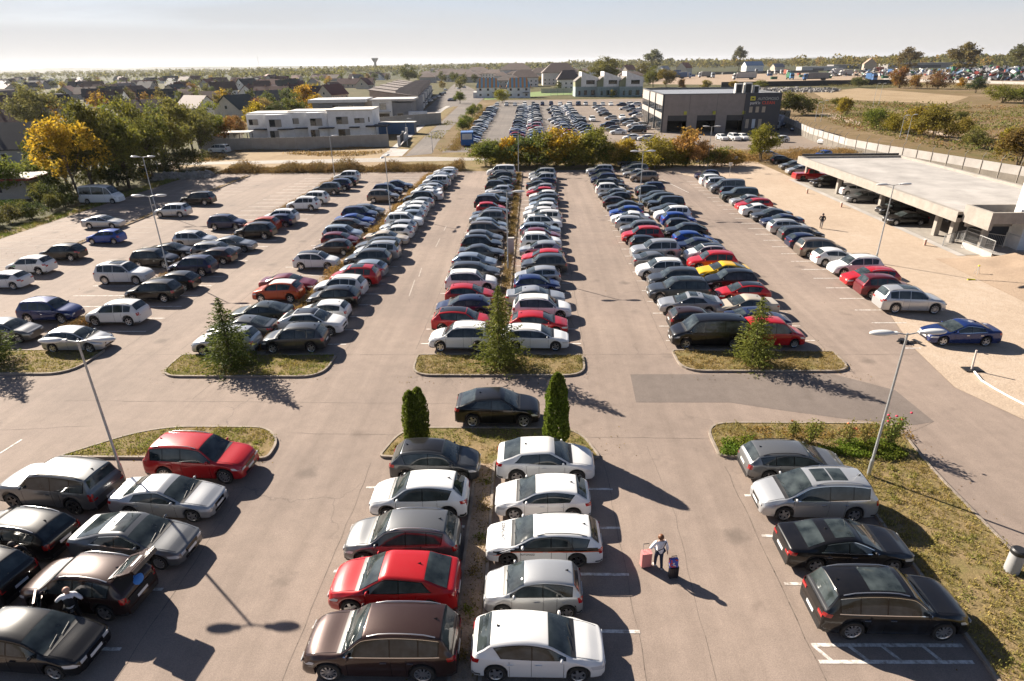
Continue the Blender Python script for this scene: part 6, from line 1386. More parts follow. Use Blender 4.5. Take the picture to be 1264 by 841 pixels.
p = at(808, 208); sign_post(p.x, p.y, 2.4, 0, "round blue road sign behind the far end of the lot")
for x, y, l in ((860, 207, "left small white notice board by the lot exit"), (869, 207, "right small white notice board by the lot exit")): p = at(x, y); sign_post(p.x, p.y, 1.4, 5, l, 'board', (0.62, 0.60, 0.56), "notice boards by the lot exit", "notice board")
for x, y, h, l in ((900, 218, 2.2, "white distribution box on a post beside the sand"), (907, 206, 1.8, "pale post beside the sandy exit")): p = at(x, y); sign_post(p.x, p.y, h, 10, l, 'board', (0.60, 0.57, 0.52), "posts at the sandy exit", "post")
rr = random.Random(3)
p = at(1080, 400); m = MB()
for q, l in (((1086, 395), "loose stacked road signs lying on the sand by the silver SUV"),):
    p = at(1110, 406)
m = MB(); 
for k_ in range(6): T = Matrix.Translation((rr.uniform(-0.6, 0.6), rr.uniform(-0.25, 0.25), 0.03+k_*0.03)) @ Matrix.Rotation(rr.uniform(0, 3), 4, 'Z'); m.box(-0.3, 0.3, -0.12, 0.12, 0, 0.025, T)
p = at(1129, 424); o = m.build("loose_boards", M['trim']); o.location = (p.x-0.3, p.y, 0.01); tag(o, "small dark boards lying on the ground at the nose of the blue saloon", "boards")
for x, y, l in ((996, 239, "short survey peg nearest the carport front"), (1038, 256, "survey peg in the middle of the sand edge"), (1141, 303, "white and red survey peg near the earth slope")):
    p = at(x, y); root = tag(empty("marker_peg", (p.x, p.y, 0)), l, "peg", "pegs along the carport"); box_part("peg", root, -0.09, 0.09, -0.09, 0.09, 0, 0.55, (0.50, 0.30, 0.24)); box_part("cap", root, -0.12, 0.12, -0.12, 0.12, 0.55, 0.62, (0.6, 0.57, 0.52))
p = at(1205, 340); root = tag(empty("survey_stand", (p.x, p.y, 0)), "white survey tripod with a yellow head on the earth slope", "tripod"); root.scale = (0.5, 0.5, 0.5); hh = 1.3
for k_ in range(3):
    a = k_*2.1; m = MB(); m.tube([(0.45*math.cos(a), 0.45*math.sin(a), 0.2), (0, 0, hh+0.3)], 0.03, 6); m.build("leg", M['steel'], root)
box_part("head", root, -0.12, 0.12, -0.12, 0.12, hh+0.3, hh+0.5, (0.6, 0.5, 0.03))
p = at(1194, 346); m = MB(); m.tube([(0, 0, 0.06), (0.3, 0.08, 0.05), (0.6, -0.05, 0.06)], 0.06, 7); o = m.build("yellow_sack", YELM, smooth=60); o.location = (p.x, p.y, 0); tag(o, "yellow sack lying at the edge of the earth slope", "sack")
# rubble heaps
M['rubble'] = simple("grey_rubble", (0.24, 0.225, 0.21), 0.9, var=0.4, scale=0.3)
def rocks(name, q0, q1, wid, n, smin, smax, seed, h=1.0, mat='concrete'):
    rnd = random.Random(seed); m = MB(); a, b = Vector((*q0, 0)), Vector((*q1, 0)); d = (b-a); w_ = Vector((-d.y, d.x, 0)).normalized()
    for _ in range(n):
        t = rnd.random(); u = rnd.gauss(0, 0.33); c = a+d*t+w_*u*wid; s = rnd.uniform(smin, smax); c.z = max(0, (1-abs(u)*1.3))*h*rnd.random()
        T = Matrix.Translation(c) @ Matrix.Rotation(rnd.uniform(0, 6.28), 4, Vector((rnd.random()+0.01, rnd.random(), rnd.random())).normalized())
        m.box(-s*0.6, s*0.6, -s*0.42, s*0.42, -s*0.3, s*0.3, T)
    o = m.build(name, M[mat]); o["kind"] = "stuff"; return o
q = at(192, 221), at(262, 218); rocks("rubble", q[0].to_2d(), q[1].to_2d(), 2.4, 520, 0.2, 0.7, 1, 0.8)
q = at(928, 112), at(1032, 113); rocks("rubble", q[0].to_2d(), q[1].to_2d(), 20, 1100, 0.5, 1.6, 2, 1.6, 'rubble')
# scrap heap and lorry yard
def scrap(name, x0, x1, b, h, n, seed):
    rnd = random.Random(seed); m = MB(); mats = [simple("scrap_%s" % w, c, 0.6) for w, c in (("white", (0.55, 0.55, 0.55)), ("grey", (0.16, 0.16, 0.17)), ("black", (0.03, 0.03, 0.03)), ("green", (0.03, 0.16, 0.07)), ("blue", (0.08, 0.14, 0.24)), ("red", (0.25, 0.04, 0.03)))]
    for _ in range(n):
        x = rnd.uniform(x0, x1); p = at(x, b+rnd.uniform(-4, 2)); s = rnd.uniform(0.8, 2.4); c = Vector((p.x, p.y, rnd.random()**1.4*h))
        T = Matrix.Translation(c) @ Matrix.Rotation(rnd.uniform(0, 6.28), 4, Vector((rnd.random()+0.01, rnd.random(), rnd.random())).normalized()); m.mat(rnd.choice([0, 0, 0, 1, 1, 1, 2, 2, 2, 3, 4, 5])); m.box(-s, s, -s*0.5, s*0.5, -s*0.35, s*0.35, T)
    o = m.build(name, mats); o["kind"] = "stuff"; return o
scrap("scrap_heap", 1165, 1300, 98, 8.5, 900, 5); scrap("scrap_heap", 1085, 1170, 92, 3.5, 260, 6); scrap("scrap_heap", 1020, 1100, 93, 3.0, 160, 7)
def yard_wall(a, b, h, label, c):
    a, b = at(*a), at(*b); root = tag(empty("yard_wall", a, math.atan2(b.y-a.y, b.x-a.x)), label, "wall"); L = (b-a).length
    n = 8; m = MB(); [m.box(L*i/n+0.06, L*(i+1)/n-0.06, -0.15, 0.15, 0, h) for i in range(n)]; tint(m.build("panels", M['wall'], root), c)
    for i in range(n+1): box_part("post", root, L*i/n-0.056, L*i/n+0.056, -0.25, 0.25, 0, h+0.1, tuple(v*1.2 for v in c))
yard_wall((890, 108), (1112, 104.5), 3.4, "long dark wall in front of the lorry yard", (0.035, 0.034, 0.036))
yard_wall((1090, 99.5), (1264, 104.5), 1.6, "pale low wall below the scrap heap", (0.42, 0.40, 0.37))
yard_wall((860, 92.5), (1010, 89.5), 3.0, "brown grey wall behind the parked lorries", (0.17, 0.15, 0.135))
def lorry(x, b, rz, kind, c1, c2, label):
    p = at(x, b); root = tag(empty("lorry" if kind != 'box' else "skip_container", (p.x, p.y, 0), R(rz)), label, "lorry" if kind != 'box' else "container", "lorries in the yard" if kind != 'box' else "skips in the yard")
    if kind == 'box':
        m = MB(); m.face([(-3, -1.2, 2.2), (-3, 1.2, 2.2), (-2.4, 1.1, 0.1), (-2.4, -1.1, 0.1)]); m.box(-2.9, 2.9, -1.2, 1.2, 0.1, 2.2); tint(m.build("hull", M['sheetmetal'], root), c1); box_part("rim", root, -3.05, 3.05, -1.28, 1.28, 2.2, 2.4, tuple(v*0.8 for v in c1)); return
    root.scale = (1.4, 1.4, 1.6); L = 13.2 if kind == 'trailer' else 6.8
    if kind in ('trailer', 'truck'):
        box_part("load_body", root, 0, L, -1.25, 1.25, 1.15, 3.9, c1, 'sheetmetal'); box_part("chassis", root, -2.2, L, -0.5, 0.5, 0.7, 1.148, (0.03, 0.03, 0.03))
    m = MB(); m.prism([(-2.6, -1.2), (-0.35, -1.2), (-0.35, 1.2), (-2.6, 1.2)], 0.75, 3.0); m.box(-2.0, -0.4, -1.1, 1.1, 3.0, 3.5); tint(m.build("cab", M['panel'], root), c2)
    box_part("windscreen", root, -2.66, -2.6, -1.05, 1.05, 1.9, 2.8, (0.02, 0.02, 0.025)); [box_part("side_window", root, -2.2, -1.2, s*1.2-0.02, s*1.2+0.02, 1.95, 2.7, (0.02, 0.02, 0.025)) for s in (-1, 1)]
    for xx in ([-1.6, 0.6] if kind == 'cab' else [-1.6, L*0.72, L*0.72+1.25]):
        for s in (-1, 1): m = MB(); m.tube([(xx, s*0.85, 0.5), (xx, s*1.2, 0.5)], 0.5, 14); m.build("wheel", M['tyre'], root, smooth=40)
    if kind == 'cab': box_part("chassis", root, -0.35, 2.4, -0.5, 0.5, 0.6, 0.9, (0.03, 0.03, 0.03))
WT, GN, BL, GY = (0.55, 0.55, 0.54), (0.03, 0.14, 0.07), (0.03, 0.10, 0.24), (0.24, 0.23, 0.22)
for a in ((826, 97.5, 4, 'trailer', BL, WT, "long dark blue trailer at the left of the yard"), (849, 96.5, 178, 'truck', (0.45, 0.46, 0.48), (0.25, 0.35, 0.5), "white box lorry with a pale blue cab"), (866, 96, 3, 'truck', GY, WT, "grey lorry with a white cab beside the blue cab"), (879, 96.5, 92, 'cab', WT, (0.4, 0.45, 0.5), "lorry tractor facing the camera at the left"),
          (909, 98.5, 2, 'trailer', (0.50, 0.47, 0.44), WT, "white trailer standing in front of the earth heap"), (948, 92.5, 88, 'cab', WT, WT, "left white lorry cab of the row of three"), (956.5, 92.3, 88, 'cab', WT, WT, "middle white lorry cab of the row of three"), (964, 92.1, 88, 'cab', WT, WT, "right white lorry cab of the row of three"),
          (976, 98.5, 86, 'truck', GN, (0.10, 0.25, 0.45), "green lorry with a bright blue cab"), (996, 99.5, 2, 'trailer', (0.20, 0.19, 0.19), BL, "long grey tipping trailer in the yard"), (1077, 101, 88, 'truck', BL, (0.05, 0.13, 0.3), "blue lorry beside the yard wall"), (1030, 91, 4, 'truck', WT, WT, "white lorry behind the grey trailer"), (1040, 94, 3, 'truck', (0.45, 0.43, 0.4), WT, "pale lorry right of the grey trailer"),
          (955, 98, 3, 'box', GN, WT, "green skip beside the blue cab lorry"), (990, 95.5, 4, 'box', GN, WT, "green skip above the grey trailer"), (1002, 94, 4, 'box', (0.25, 0.06, 0.04), WT, "rusty red skip in the yard"), (1022, 97, 2, 'box', GN, WT, "green skip at the end of the grey trailer"), (1066, 96, 3, 'box', GY, WT, "grey skip in the yard"), (1092, 97, 3, 'box', GN, WT, "green skip near the rust coloured bush")):
    lorry(*a)
for x, b, w, d, rz, hw, hr, wc_, rc_, l in ((928, 88.5, 29, 18, 8, 9, 6, WHITEW, (0.04, 0.12, 0.26), "white house with a bright blue roof above the lorries"), (844, 91, 20, 16, 50, 8, 7, CREAM, (0.34, 0.13, 0.07), "house with an orange roof left of the lorry yard"), (819, 92, 15, 12, 40, 6, 5, WHITEW, (0.5, 0.48, 0.46), "white gabled house left of the orange roof"), (797, 92, 16, 12, 30, 6, 5, WHITEW, (0.45, 0.42, 0.39), "pale roofed house right of the skyline tree"),
                                     (959, 87.5, 20, 12, 20, 6, 5, CREAM, (0.20, 0.20, 0.24), "grey roofed house right of the blue roof"), (775, 93, 18, 13, 40, 7, 6, CREAM, (0.30, 0.12, 0.07), "red roofed house above the white and green houses"), (1072, 86.5, 26, 18, 70, 9, 8, (0.5, 0.38, 0.28), (0.36, 0.25, 0.18), "tan gabled barn behind the rust bushes")):
    p = at(x, b); house("house", p.x, p.y, R(rz), w, d, hw, hr, wc_, rc_, l, "houses beyond the yard", windows=False)
rl = random.Random(51)
for k_ in range(16):
    x = 815+k_*19+rl.uniform(-6, 6); c_ = rl.choice((GN, GN, GY, BL, (0.3, 0.08, 0.05), WT)); lorry(x, rl.uniform(90.5, 95) - (x-815)*0.006, rl.choice((2, 4, 88)), rl.choice(('box', 'box', 'truck', 'cab')), c_, rl.choice((WT, WT, GY)), f"vehicle or skip in the back of the yard, {ORDW[k_]} from the left")
for x, b, w, d, h, c, l in ((1012, 87.5, 60, 20, 6, (0.55, 0.53, 0.50), "long white flat roofed depot behind the skips"), (1055, 85, 80, 25, 7, (0.33, 0.31, 0.30), "grey warehouse behind the rust bushes"), (898, 77, 120, 30, 12, (0.55, 0.55, 0.56), "large white hall on the skyline"), (1150, 84, 160, 30, 8, (0.30, 0.28, 0.27), "long low hall behind the scrap heap"), (1235, 80, 90, 30, 9, (0.34, 0.36, 0.35), "grey green hall at the right of the skyline")):
    p = at(x, b); root = tag(empty("warehouse", (p.x, p.y, 0), R(3)), l, "warehouse", "halls beyond the yard"); box_part("wall", root, -w/2, w/2, 0, d, 0, h, c, 'sheetmetal'); box_part("roof", root, -w/2-0.4, w/2+0.4, -0.4, d+0.4, h+0.003, h+0.5, tuple(v*0.9 for v in c), 'sheetmetal'); box_part("loading_door", root, -w*0.2, w*0.1, -0.08, 0.0, 0, h*0.6, (0.08, 0.08, 0.085))
p = at(463, 82.6); root = tag(empty("water_tower", (p.x, min(abs(p.y), 2600), 0)), "mushroom shaped water tower on the horizon", "water tower"); d_ = FW+RT*((463-632)/F_PX)-UP*((78-420.5)/F_PX); root.location = (d_.x/d_.y*2600, 2600, 0)
m = MB(); m.tube([(0, 0, 0), (0, 0, 28)], 5, 14); m.build("shaft", M['concrete'], root, smooth=60); m = MB(); m.tube([(0, 0, 28), (0, 0, 40), (0, 0, 44)], [5, 13, 13], 18); m.build("tank", M['concrete'], root, smooth=30)
d_ = FW+RT*((319-632)/F_PX)-UP*((78-420.5)/F_PX); root = tag(empty("radio_mast", (d_.x/d_.y*2400, 2400, 0)), "thin lattice radio mast on the left horizon", "mast"); m = MB(); m.tube([(0, 0, 0), (0, 0, 55)], [1.2, 0.4], 4); m.build("shaft", M['steel'], root)
# sports court netting
for a, b, h, l in (((680, 118.5), (742, 116.5), 4.5, "green netting fence beside the lawn"), ((742, 120.5), (800, 121.5), 4.5, "green netting fence round the sports court")):
    a, b = at(*a), at(*b); root = tag(empty("net_fence", a, math.atan2(b.y-a.y, b.x-a.x)), l, "fence", "green netting fences"); L = (b-a).length; n = 9
    for i in range(n): box_part("post", root, L*i/(n-1)-0.06, L*i/(n-1)+0.06, -0.06, 0.06, 0, h, (0.05, 0.16, 0.11))
    m = MB(); [m.box(0, L, -0.02, 0.02, z, z+0.06) for z in (0.2, 1.2, 2.2, 3.2, h-0.1)]; [m.box(L*i/40-0.012, L*i/40+0.012, -0.015, 0.015, 0.2, h) for i in range(41)]; tint(m.build("net", M['wall'], root), (0.03, 0.12, 0.08))

# ------------------------------------------------------------------ people
SKIN = simple("skin", (0.46, 0.27, 0.19), 0.55)
def cloth(name, c): return simple(name, c, 0.85, var=0.2, scale=5)
def skin_mesh(name, chains, mat, sub=1):
    """chains: lists of (point, radius); equal points are shared joints"""
    vs = []; rad = []; idx = {}; ed = []
    def vid(p, r):
        k = tuple(round(c, 4) for c in p)
        if k not in idx: idx[k] = len(vs); vs.append(p); rad.append(r)
        return idx[k]
    for ch in chains:
        ids = [vid(p, r) for p, r in ch]; ed += [(a, b) for a, b in zip(ids, ids[1:]) if a != b]
    me = bpy.data.meshes.new(name); me.from_pydata(vs, ed, []); ob = bpy.data.objects.new(name, me); COL.objects.link(ob)
    md = ob.modifiers.new("s", 'SKIN'); sv = me.skin_vertices[0].data
    for i, r in enumerate(rad): sv[i].radius = (r, r) if not isinstance(r, tuple) else r
    sv[0].use_root = True; md.branch_smoothing = 0.5; md.use_smooth_shade = True
    sd = ob.modifiers.new("d", 'SUBSURF'); sd.levels = sub; sd.render_levels = sub
    m2 = bpy.data.meshes.new_from_object(ob.evaluated_get(bpy.context.evaluated_depsgraph_get())); bpy.data.objects.remove(ob)
    m2.materials.clear(); m2.materials.append(mat)
    m2.polygons.foreach_set("use_smooth", [True]*len(m2.polygons)); return m2
def person(x, y, rz, label, top, legs, hair, shoes, hands, feet, height=1.70, vest=None, lean=0.0, bald=False, jz=0.90):
    """figure facing +y; hands/feet: ((x,y,z) left, right)"""
    k = height/1.70*0.93; root = tag(empty("person", (x, y, 0), rz), label, "person"); V = lambda a, b, c: (a*k, b*k, c*k)
    pel = V(0, 0, 0.95); ch = V(0, lean*0.5, 1.22); nk = V(0, lean, 1.44); hd = V(0, lean*1.25+0.02, 1.56)
    body = [[(pel, 0.135*k), (V(0, lean*0.25, 1.08), 0.125*k), (ch, 0.15*k), (V(0, lean*0.85, 1.38), 0.10*k), (nk, 0.055*k), (hd, 0.09*k), (V(0, lean*1.25+0.015, 1.64), 0.075*k)]]
    jac = [[(V(0, 0, jz), 0.185*k), (pel, 0.18*k), (V(0, lean*0.25, 1.08), 0.17*k), (ch, 0.185*k), (V(0, lean*0.85, 1.36), 0.15*k), (V(0, lean*0.95, 1.45), 0.085*k)]]
    ves = [[(V(0, 0, 0.90), 0.195*k), (V(0, lean*0.25, 1.08), 0.185*k), (ch, 0.20*k), (V(0, lean*0.85, 1.36), 0.165*k)]]
    tro = []; sh = []
    for i, s in enumerate((-1, 1)):
        shd = V(s*0.19, lean*0.9, 1.37); hnd = Vector(hands[i])*k; mid = (Vector(shd)+hnd)/2; dv = hnd-Vector(shd)
        out = Vector((s*0.10, -0.09, -0.05))*(1.0 if dv.length < 0.52*k else 0.35); el = tuple(mid+out*k); f = (hnd-Vector(el)).normalized(); h = tuple(hnd); wr = tuple(hnd-f*0.07*k)
        body.append([(V(0, lean*0.85, 1.38), 0.10*k), (shd, 0.062*k), (el, 0.042*k), (wr, 0.030*k), (h, 0.034*k)])
        sd = f.cross(Vector((0, 0, 1))) if abs(f.z) < 0.9 else Vector((0, 1, 0)); sd = sd.normalized()
        for j in range(4):
            o = sd*(j-1.5)*0.021*k; l = (0.075, 0.088, 0.082, 0.062)[j]*k; a = hnd+f*0.035*k+o; b = a+f*l*0.55+Vector((0, 0, -0.008)); c = b+f*l*0.3+Vector((0, 0, -0.025))*k
            body.append([(h, 0.034*k), (tuple(a), 0.010*k), (tuple(b), 0.009*k), (tuple(c), 0.007*k)])
        t0 = hnd-sd*0.03*k; body.append([(h, 0.034*k), (tuple(t0-f*0.01), 0.012*k), (tuple(t0-sd*0.03*k+f*0.035*k), 0.010*k)])
        jac.append([(V(0, lean*0.85, 1.36), 0.15*k), (shd, 0.09*k), (el, 0.062*k), (wr, 0.046*k)])
        ft = Vector(feet[i])*k; hip = V(s*0.09, 0, 0.90); kn = tuple((Vector(hip)+ft)/2+Vector((0, 0.05, 0.04))*k); an = (ft.x, ft.y, ft.z+0.09*k); toe = (ft.x+s*0.02, ft.y+0.16*k, ft.z+0.045*k)
        body.append([(pel, 0.135*k), (hip, 0.085*k), (kn, 0.055*k), (an, 0.038*k), (toe, 0.030*k)])
        tro.append([(V(0, 0, 0.97), 0.15*k), (hip, 0.105*k), (kn, 0.075*k), (an, 0.060*k)])
        sh.append([(an, 0.055*k), ((ft.x, ft.y-0.03*k, ft.z+0.055*k), 0.052*k), ((ft.x+s*0.01, ft.y+0.09*k, ft.z+0.05*k), 0.05*k), (toe, 0.042*k)])
    link_mesh("body", skin_mesh("body", body, SKIN, 1), root)
    link_mesh("trousers", skin_mesh("trousers", tro, legs, 1), root); link_mesh("jacket", skin_mesh("jacket", jac, top, 1), root)
    for c in sh: link_mesh("shoe", skin_mesh("shoe", [c], shoes, 1), root)
    if vest: link_mesh("waistcoat", skin_mesh("waistcoat", ves, vest, 1), root)
    m = MB(); hx = hd[1]
    m.ball((0, hx-(0.012 if not bald else 0.025)*k, hd[2]+(0.035 if not bald else 0.01)*k), 0.125*k if not bald else 0.112*k, 14, 9, (0.98, 1.0, 1.0)); m.build("hair", hair, root, smooth=180)
    f = MB(); f.ball((0, hx+0.112*k, hd[2]-0.005), 0.020*k, 6, 4, (0.8, 1.0, 1.4)); f.build("nose", SKIN, root, smooth=180)
    for s in (-1, 1):
        e = MB(); e.ball((s*0.036*k, hx+0.104*k, hd[2]+0.02*k), 0.012*k, 6, 4); e.build("eye", M['gloss_black'], root, smooth=180)
        e = MB(); e.ball((s*0.100*k, hx, hd[2]), 0.026*k, 6, 4, (0.45, 0.8, 1.2)); e.build("ear", SKIN, root, smooth=180)
    e = MB(); e.box(-0.026*k, 0.026*k, hx+0.098*k, hx+0.108*k, hd[2]-0.05*k, hd[2]-0.04*k); e.build("mouth", M['taillight'], root)
    return root
JEAN, BLKC, WHC, GRC = cloth("blue_denim", (0.025, 0.035, 0.07)), cloth("black_cloth", (0.010, 0.010, 0.012)), cloth("white_cloth", (0.72, 0.70, 0.72)), cloth("grey_cloth", (0.22, 0.20, 0.19))
BRH, DKH, SHW = simple("auburn_hair", (0.15, 0.055, 0.018), 0.5, var=0.4, scale=9), simple("dark_hair", (0.03, 0.02, 0.015), 0.6, var=0.3, scale=9), cloth("pale_trainers", (0.5, 0.5, 0.52))
p = at(812, 701); WX, WY = p.x, p.y
wo = person(WX, WY, R(180+164), "woman seen from behind in a white jacket and jeans pulling two suitcases", WHC, JEAN, BRH, SHW, ((-0.42, 0.05, 1.02), (0.30, -0.06, 0.86)), ((-0.10, 0.10, 0.0), (0.10, -0.14, 0.0)), 1.66, jz=0.80)
wo.rotation_euler = (0, 0, R(8))
m = MB(); m.tube([(0.18, -0.09, 1.28), (0.02, -0.215, 1.10), (-0.20, -0.12, 0.90)], 0.014, 6); m.build("bag_strap", BLKC, wo, smooth=60)
def suitcase(x, y, rz, w, d, h, col, label, hand=0.35, ribs=True):
    root = tag(empty("suitcase", (x, y, 0), rz), label, "suitcase"); m = MB(); z0 = 0.06
    poly = rounded([(-w/2, -d/2), (w/2, -d/2), (w/2, d/2), (-w/2, d/2)], 0.05, 4); m.prism(poly, z0, z0+h)
    if ribs:
        for i in range(4): xx = -w/2+w*(i+0.8)/4.6; m.box(xx-0.012, xx+0.012, -d/2-0.012, d/2+0.012, z0+0.05, z0+h+0.008)
    mt = simple("suitcase_shell", col, 0.4); m.build("shell", mt, root, smooth=30)
    for a in (-1, 1):
        q = MB(); q.tube([(a*w*0.28, d/2-0.04, z0+h), (a*w*0.28, d/2-0.02, z0+h+hand)], 0.009, 6); q.build("handle_tube", M['steel'], root)
        for b in (-1, 1): q = MB(); q.tube([(a*w*0.38, b*d*0.3-0.015, 0.035), (a*w*0.38, b*d*0.3+0.015, 0.035)], 0.035, 10); q.build("wheel", M['tyre'], root)
    q = MB(); q.tube([(-w*0.28, d/2-0.02, z0+h+hand), (w*0.28, d/2-0.02, z0+h+hand)], 0.014, 6); q.build("handle_grip", M['trim'], root)
    return root
p = at(796.5, 699); suitcase(p.x, p.y, R(10), 0.38, 0.24, 0.62, (0.60, 0.24, 0.23), "tall pink suitcase at the woman's left hand", 0.30)
p = at(830.5, 712.5); suitcase(p.x, p.y, R(8), 0.34, 0.20, 0.44, (0.012, 0.013, 0.02), "small black trolley case at the woman's right hand", 0.42)
bagm, nt_, b_ = new_mat("patterned_bag"); tc_ = node(nt_, "ShaderNodeTexCoord"); v_ = node(nt_, "ShaderNodeTexVoronoi"); v_.inputs["Scale"].default_value = 16; nt_.links.new(tc_.outputs["Object"], v_.inputs["Vector"])
r_ = node(nt_, "ShaderNodeValToRGB"); r_.color_ramp.interpolation = 'CONSTANT'; e_ = r_.color_ramp.elements; e_[0].color = (0.04, 0.08, 0.42, 1); e_[1].position = 0.35; e_[1].color = (0.50, 0.04, 0.04, 1); q_ = e_.new(0.6); q_.color = (0.55, 0.55, 0.6, 1); q_ = e_.new(0.8); q_.color = (0.04, 0.08, 0.42, 1)
s_ = node(nt_, "ShaderNodeSeparateColor"); nt_.links.new(v_.outputs["Color"], s_.inputs[0]); nt_.links.new(s_.outputs[0], r_.inputs[0]); nt_.links.new(r_.outputs[0], b_.inputs["Base Color"])
m = MB(); m.prism(rounded([(-0.16, -0.08), (0.16, -0.08), (0.16, 0.08), (-0.16, 0.08)], 0.03, 4), 0, 0.32); o = m.build("patterned_bag", bagm, smooth=30); o.location = (p.x-0.03, p.y+0.01, 0.51); o.rotation_euler = (R(-6), 0, R(8)); tag(o, "red and blue patterned bag standing on the black trolley case", "bag")
p = at(99, 772); person(p.x-0.02, p.y, R(25), "man in a black waistcoat and white sleeves at the open car door", WHC, BLKC, simple("bald_head", (0.42, 0.24, 0.17), 0.5), BLKC, ((-0.38, 0.34, 1.08), (0.34, 0.05, 1.05)), ((-0.12, 0.05, 0.0), (0.14, -0.02, 0.0)), 1.78, vest=BLKC, lean=0.06, bald=True)
p = at(32, 712); person(p.x, p.y, R(60), "man in dark clothes standing in shade beside the black estate car", BLKC, BLKC, DKH, BLKC, ((-0.24, 0.10, 0.92), (0.24, 0.08, 0.95)), ((-0.12, 0.0, 0.0), (0.12, 0.06, 0.0)), 1.76)
p = at(1013, 282); person(p.x, p.y, R(150), "man in a black jacket walking alone across the sand", BLKC, GRC, DKH, BLKC, ((-0.22, 0.14, 0.90), (0.23, -0.10, 0.90)), ((-0.09, 0.22, 0.0), (0.10, -0.22, 0.0)), 1.78)

# ------------------------------------------------------------------ parked cars
CC = {'W': ("white", (0.72, 0.72, 0.71, 0.0)), 'S': ("silver", (0.46, 0.47, 0.48, 0.55)), 'G': ("mid grey", (0.17, 0.175, 0.18, 0.55)), 'D': ("dark grey", (0.055, 0.059, 0.064, 0.45)),
      'K': ("black", (0.0045, 0.0045, 0.0055, 0.0)), 'B': ("bright blue", (0.012, 0.055, 0.27, 0.35)), 'N': ("navy blue", (0.010, 0.016, 0.055, 0.30)), 'R': ("red", (0.40, 0.010, 0.014, 0.05)),
      'M': ("dark red", (0.13, 0.010, 0.016, 0.25)), 'O': ("orange red", (0.42, 0.055, 0.012, 0.15)), 'I': ("dark blue", (0.008, 0.022, 0.105, 0.25)), 'Y': ("yellow", (0.72, 0.43, 0.012, 0.0)), 'T': ("taupe", (0.19, 0.155, 0.125, 0.5)),
      'C': ("cream", (0.58, 0.50, 0.39, 0.15)), 'P': ("dark brown", (0.034, 0.017, 0.014, 0.3)), 'L': ("pale blue grey", (0.30, 0.35, 0.40, 0.55)), 'E': ("dark green grey", (0.028, 0.036, 0.033, 0.4))}
KIND = {'c': 'city', 'h': 'hatch', 'j': 'hatch2', 'e': 'estate', 's': 'saloon', 'f': 'fastback', 'k': 'coupe_suv', 'u': 'suv', 'x': 'crossover', 'b': 'big_suv', 'y': 'boxy_suv', 'm': 'mpv', 'q': 'small_van', 'v': 'van', 'n': 'minibus', 'p': 'pickup'}
NAME = {'city': 'city_car', 'hatch': 'hatchback', 'hatch2': 'hatchback', 'estate': 'estate_car', 'saloon': 'saloon_car', 'fastback': 'saloon_car', 'coupe_suv': 'coupe_suv', 'suv': 'suv', 'crossover': 'crossover', 'big_suv': 'suv', 'boxy_suv': 'suv', 'mpv': 'people_carrier', 'small_van': 'small_van', 'van': 'passenger_van', 'minibus': 'minibus', 'pickup': 'pickup_truck'}
rc = random.Random(21); N_CARS = 0; CAR_SCALE = 0.935
def merge_parts(kind, opts, keep, name):
    """one mesh of a car for copies too small to show parts"""
    parts, s = car_parts(kind, opts); mb = MB(); mats = []
    for nm, me, loc, r, sub in parts:
        for mm_ in [(nm, me)]+list(sub):
            if mm_[0] not in keep: continue
            T = Matrix.Translation(loc) @ Matrix.Rotation(r, 4, 'Z'); n = len(mb.v); mt = me.materials[0] if mm_[1] is me else None
            mesh = mm_[1]; base = []
            for q in mesh.materials:
                if q not in mats: mats.append(q)
                base.append(mats.index(q))
            mb.v += [tuple(T @ v.co) for v in mesh.vertices]
            for pl in mesh.polygons: mb.f.append(tuple(n+i for i in pl.vertices)); mb.m.append(base[pl.material_index])
    return mb.mesh(name, mats, 32)
FARMESH = {}
def far_mesh(kind):
    if kind not in FARMESH: FARMESH[kind] = merge_parts(kind, (), ("body", "windscreen", "rear_window", "side_window", "taillight", "headlight", "wheel", "rim"), "far_car")
    return FARMESH[kind]
def car(tok, x, y, rot, label, group=None, opts=(), detail=None):
    global N_CARS
    kind = KIND[tok[0]]; w, c = CC[tok[1]]; N_CARS += 1
    dist = math.hypot(x, y)
    if detail is None: detail = 2 if dist < 48 else (1 if dist < 85 else 0)
    jf = rc.uniform(0.86, 1.10); c = tuple(min(1, v*jf) for v in c[:3])+(c[3],)
    if detail < 0:
        o = link_mesh(NAME[kind], far_mesh(kind), None, (x, y, 0.02), rot); o.color = c
    else:
        o = put_car(NAME[kind], kind, c, x, y, rot, opts, detail, 0.018)
    vx, vz = rc.uniform(0.97, 1.03), rc.uniform(0.97, 1.04); o.scale = (CAR_SCALE*vx, CAR_SCALE, 0.985*vz)
    tag(o, label, "van" if kind in ('van', 'small_van') else ("minibus" if kind == 'minibus' else ("pickup" if kind == 'pickup' else "car")), group); return o
ORD = ["nearest", "second", "third", "fourth", "fifth", "sixth", "seventh", "eighth", "ninth", "tenth", "eleventh", "twelfth", "thirteenth", "fourteenth", "fifteenth", "sixteenth", "seventeenth", "eighteenth", "nineteenth", "twentieth", "twenty-first", "twenty-second", "twenty-third", "twenty-fourth", "twenty-fifth", "twenty-sixth", "twenty-seventh", "twenty-eighth", "twenty-ninth"]
WORD = {k: STYLE[v][0] for k, v in KIND.items()}
WORD['j'] = 'hatchback'; WORD['f'] = 'fastback'; WORD['b'] = 'SUV'; WORD['y'] = 'SUV'; WORD['q'] = 'van'; WORD['v'] = 'van'
def desc(t): return f"{CC[t[1]][0]} {WORD[t[0]]}"
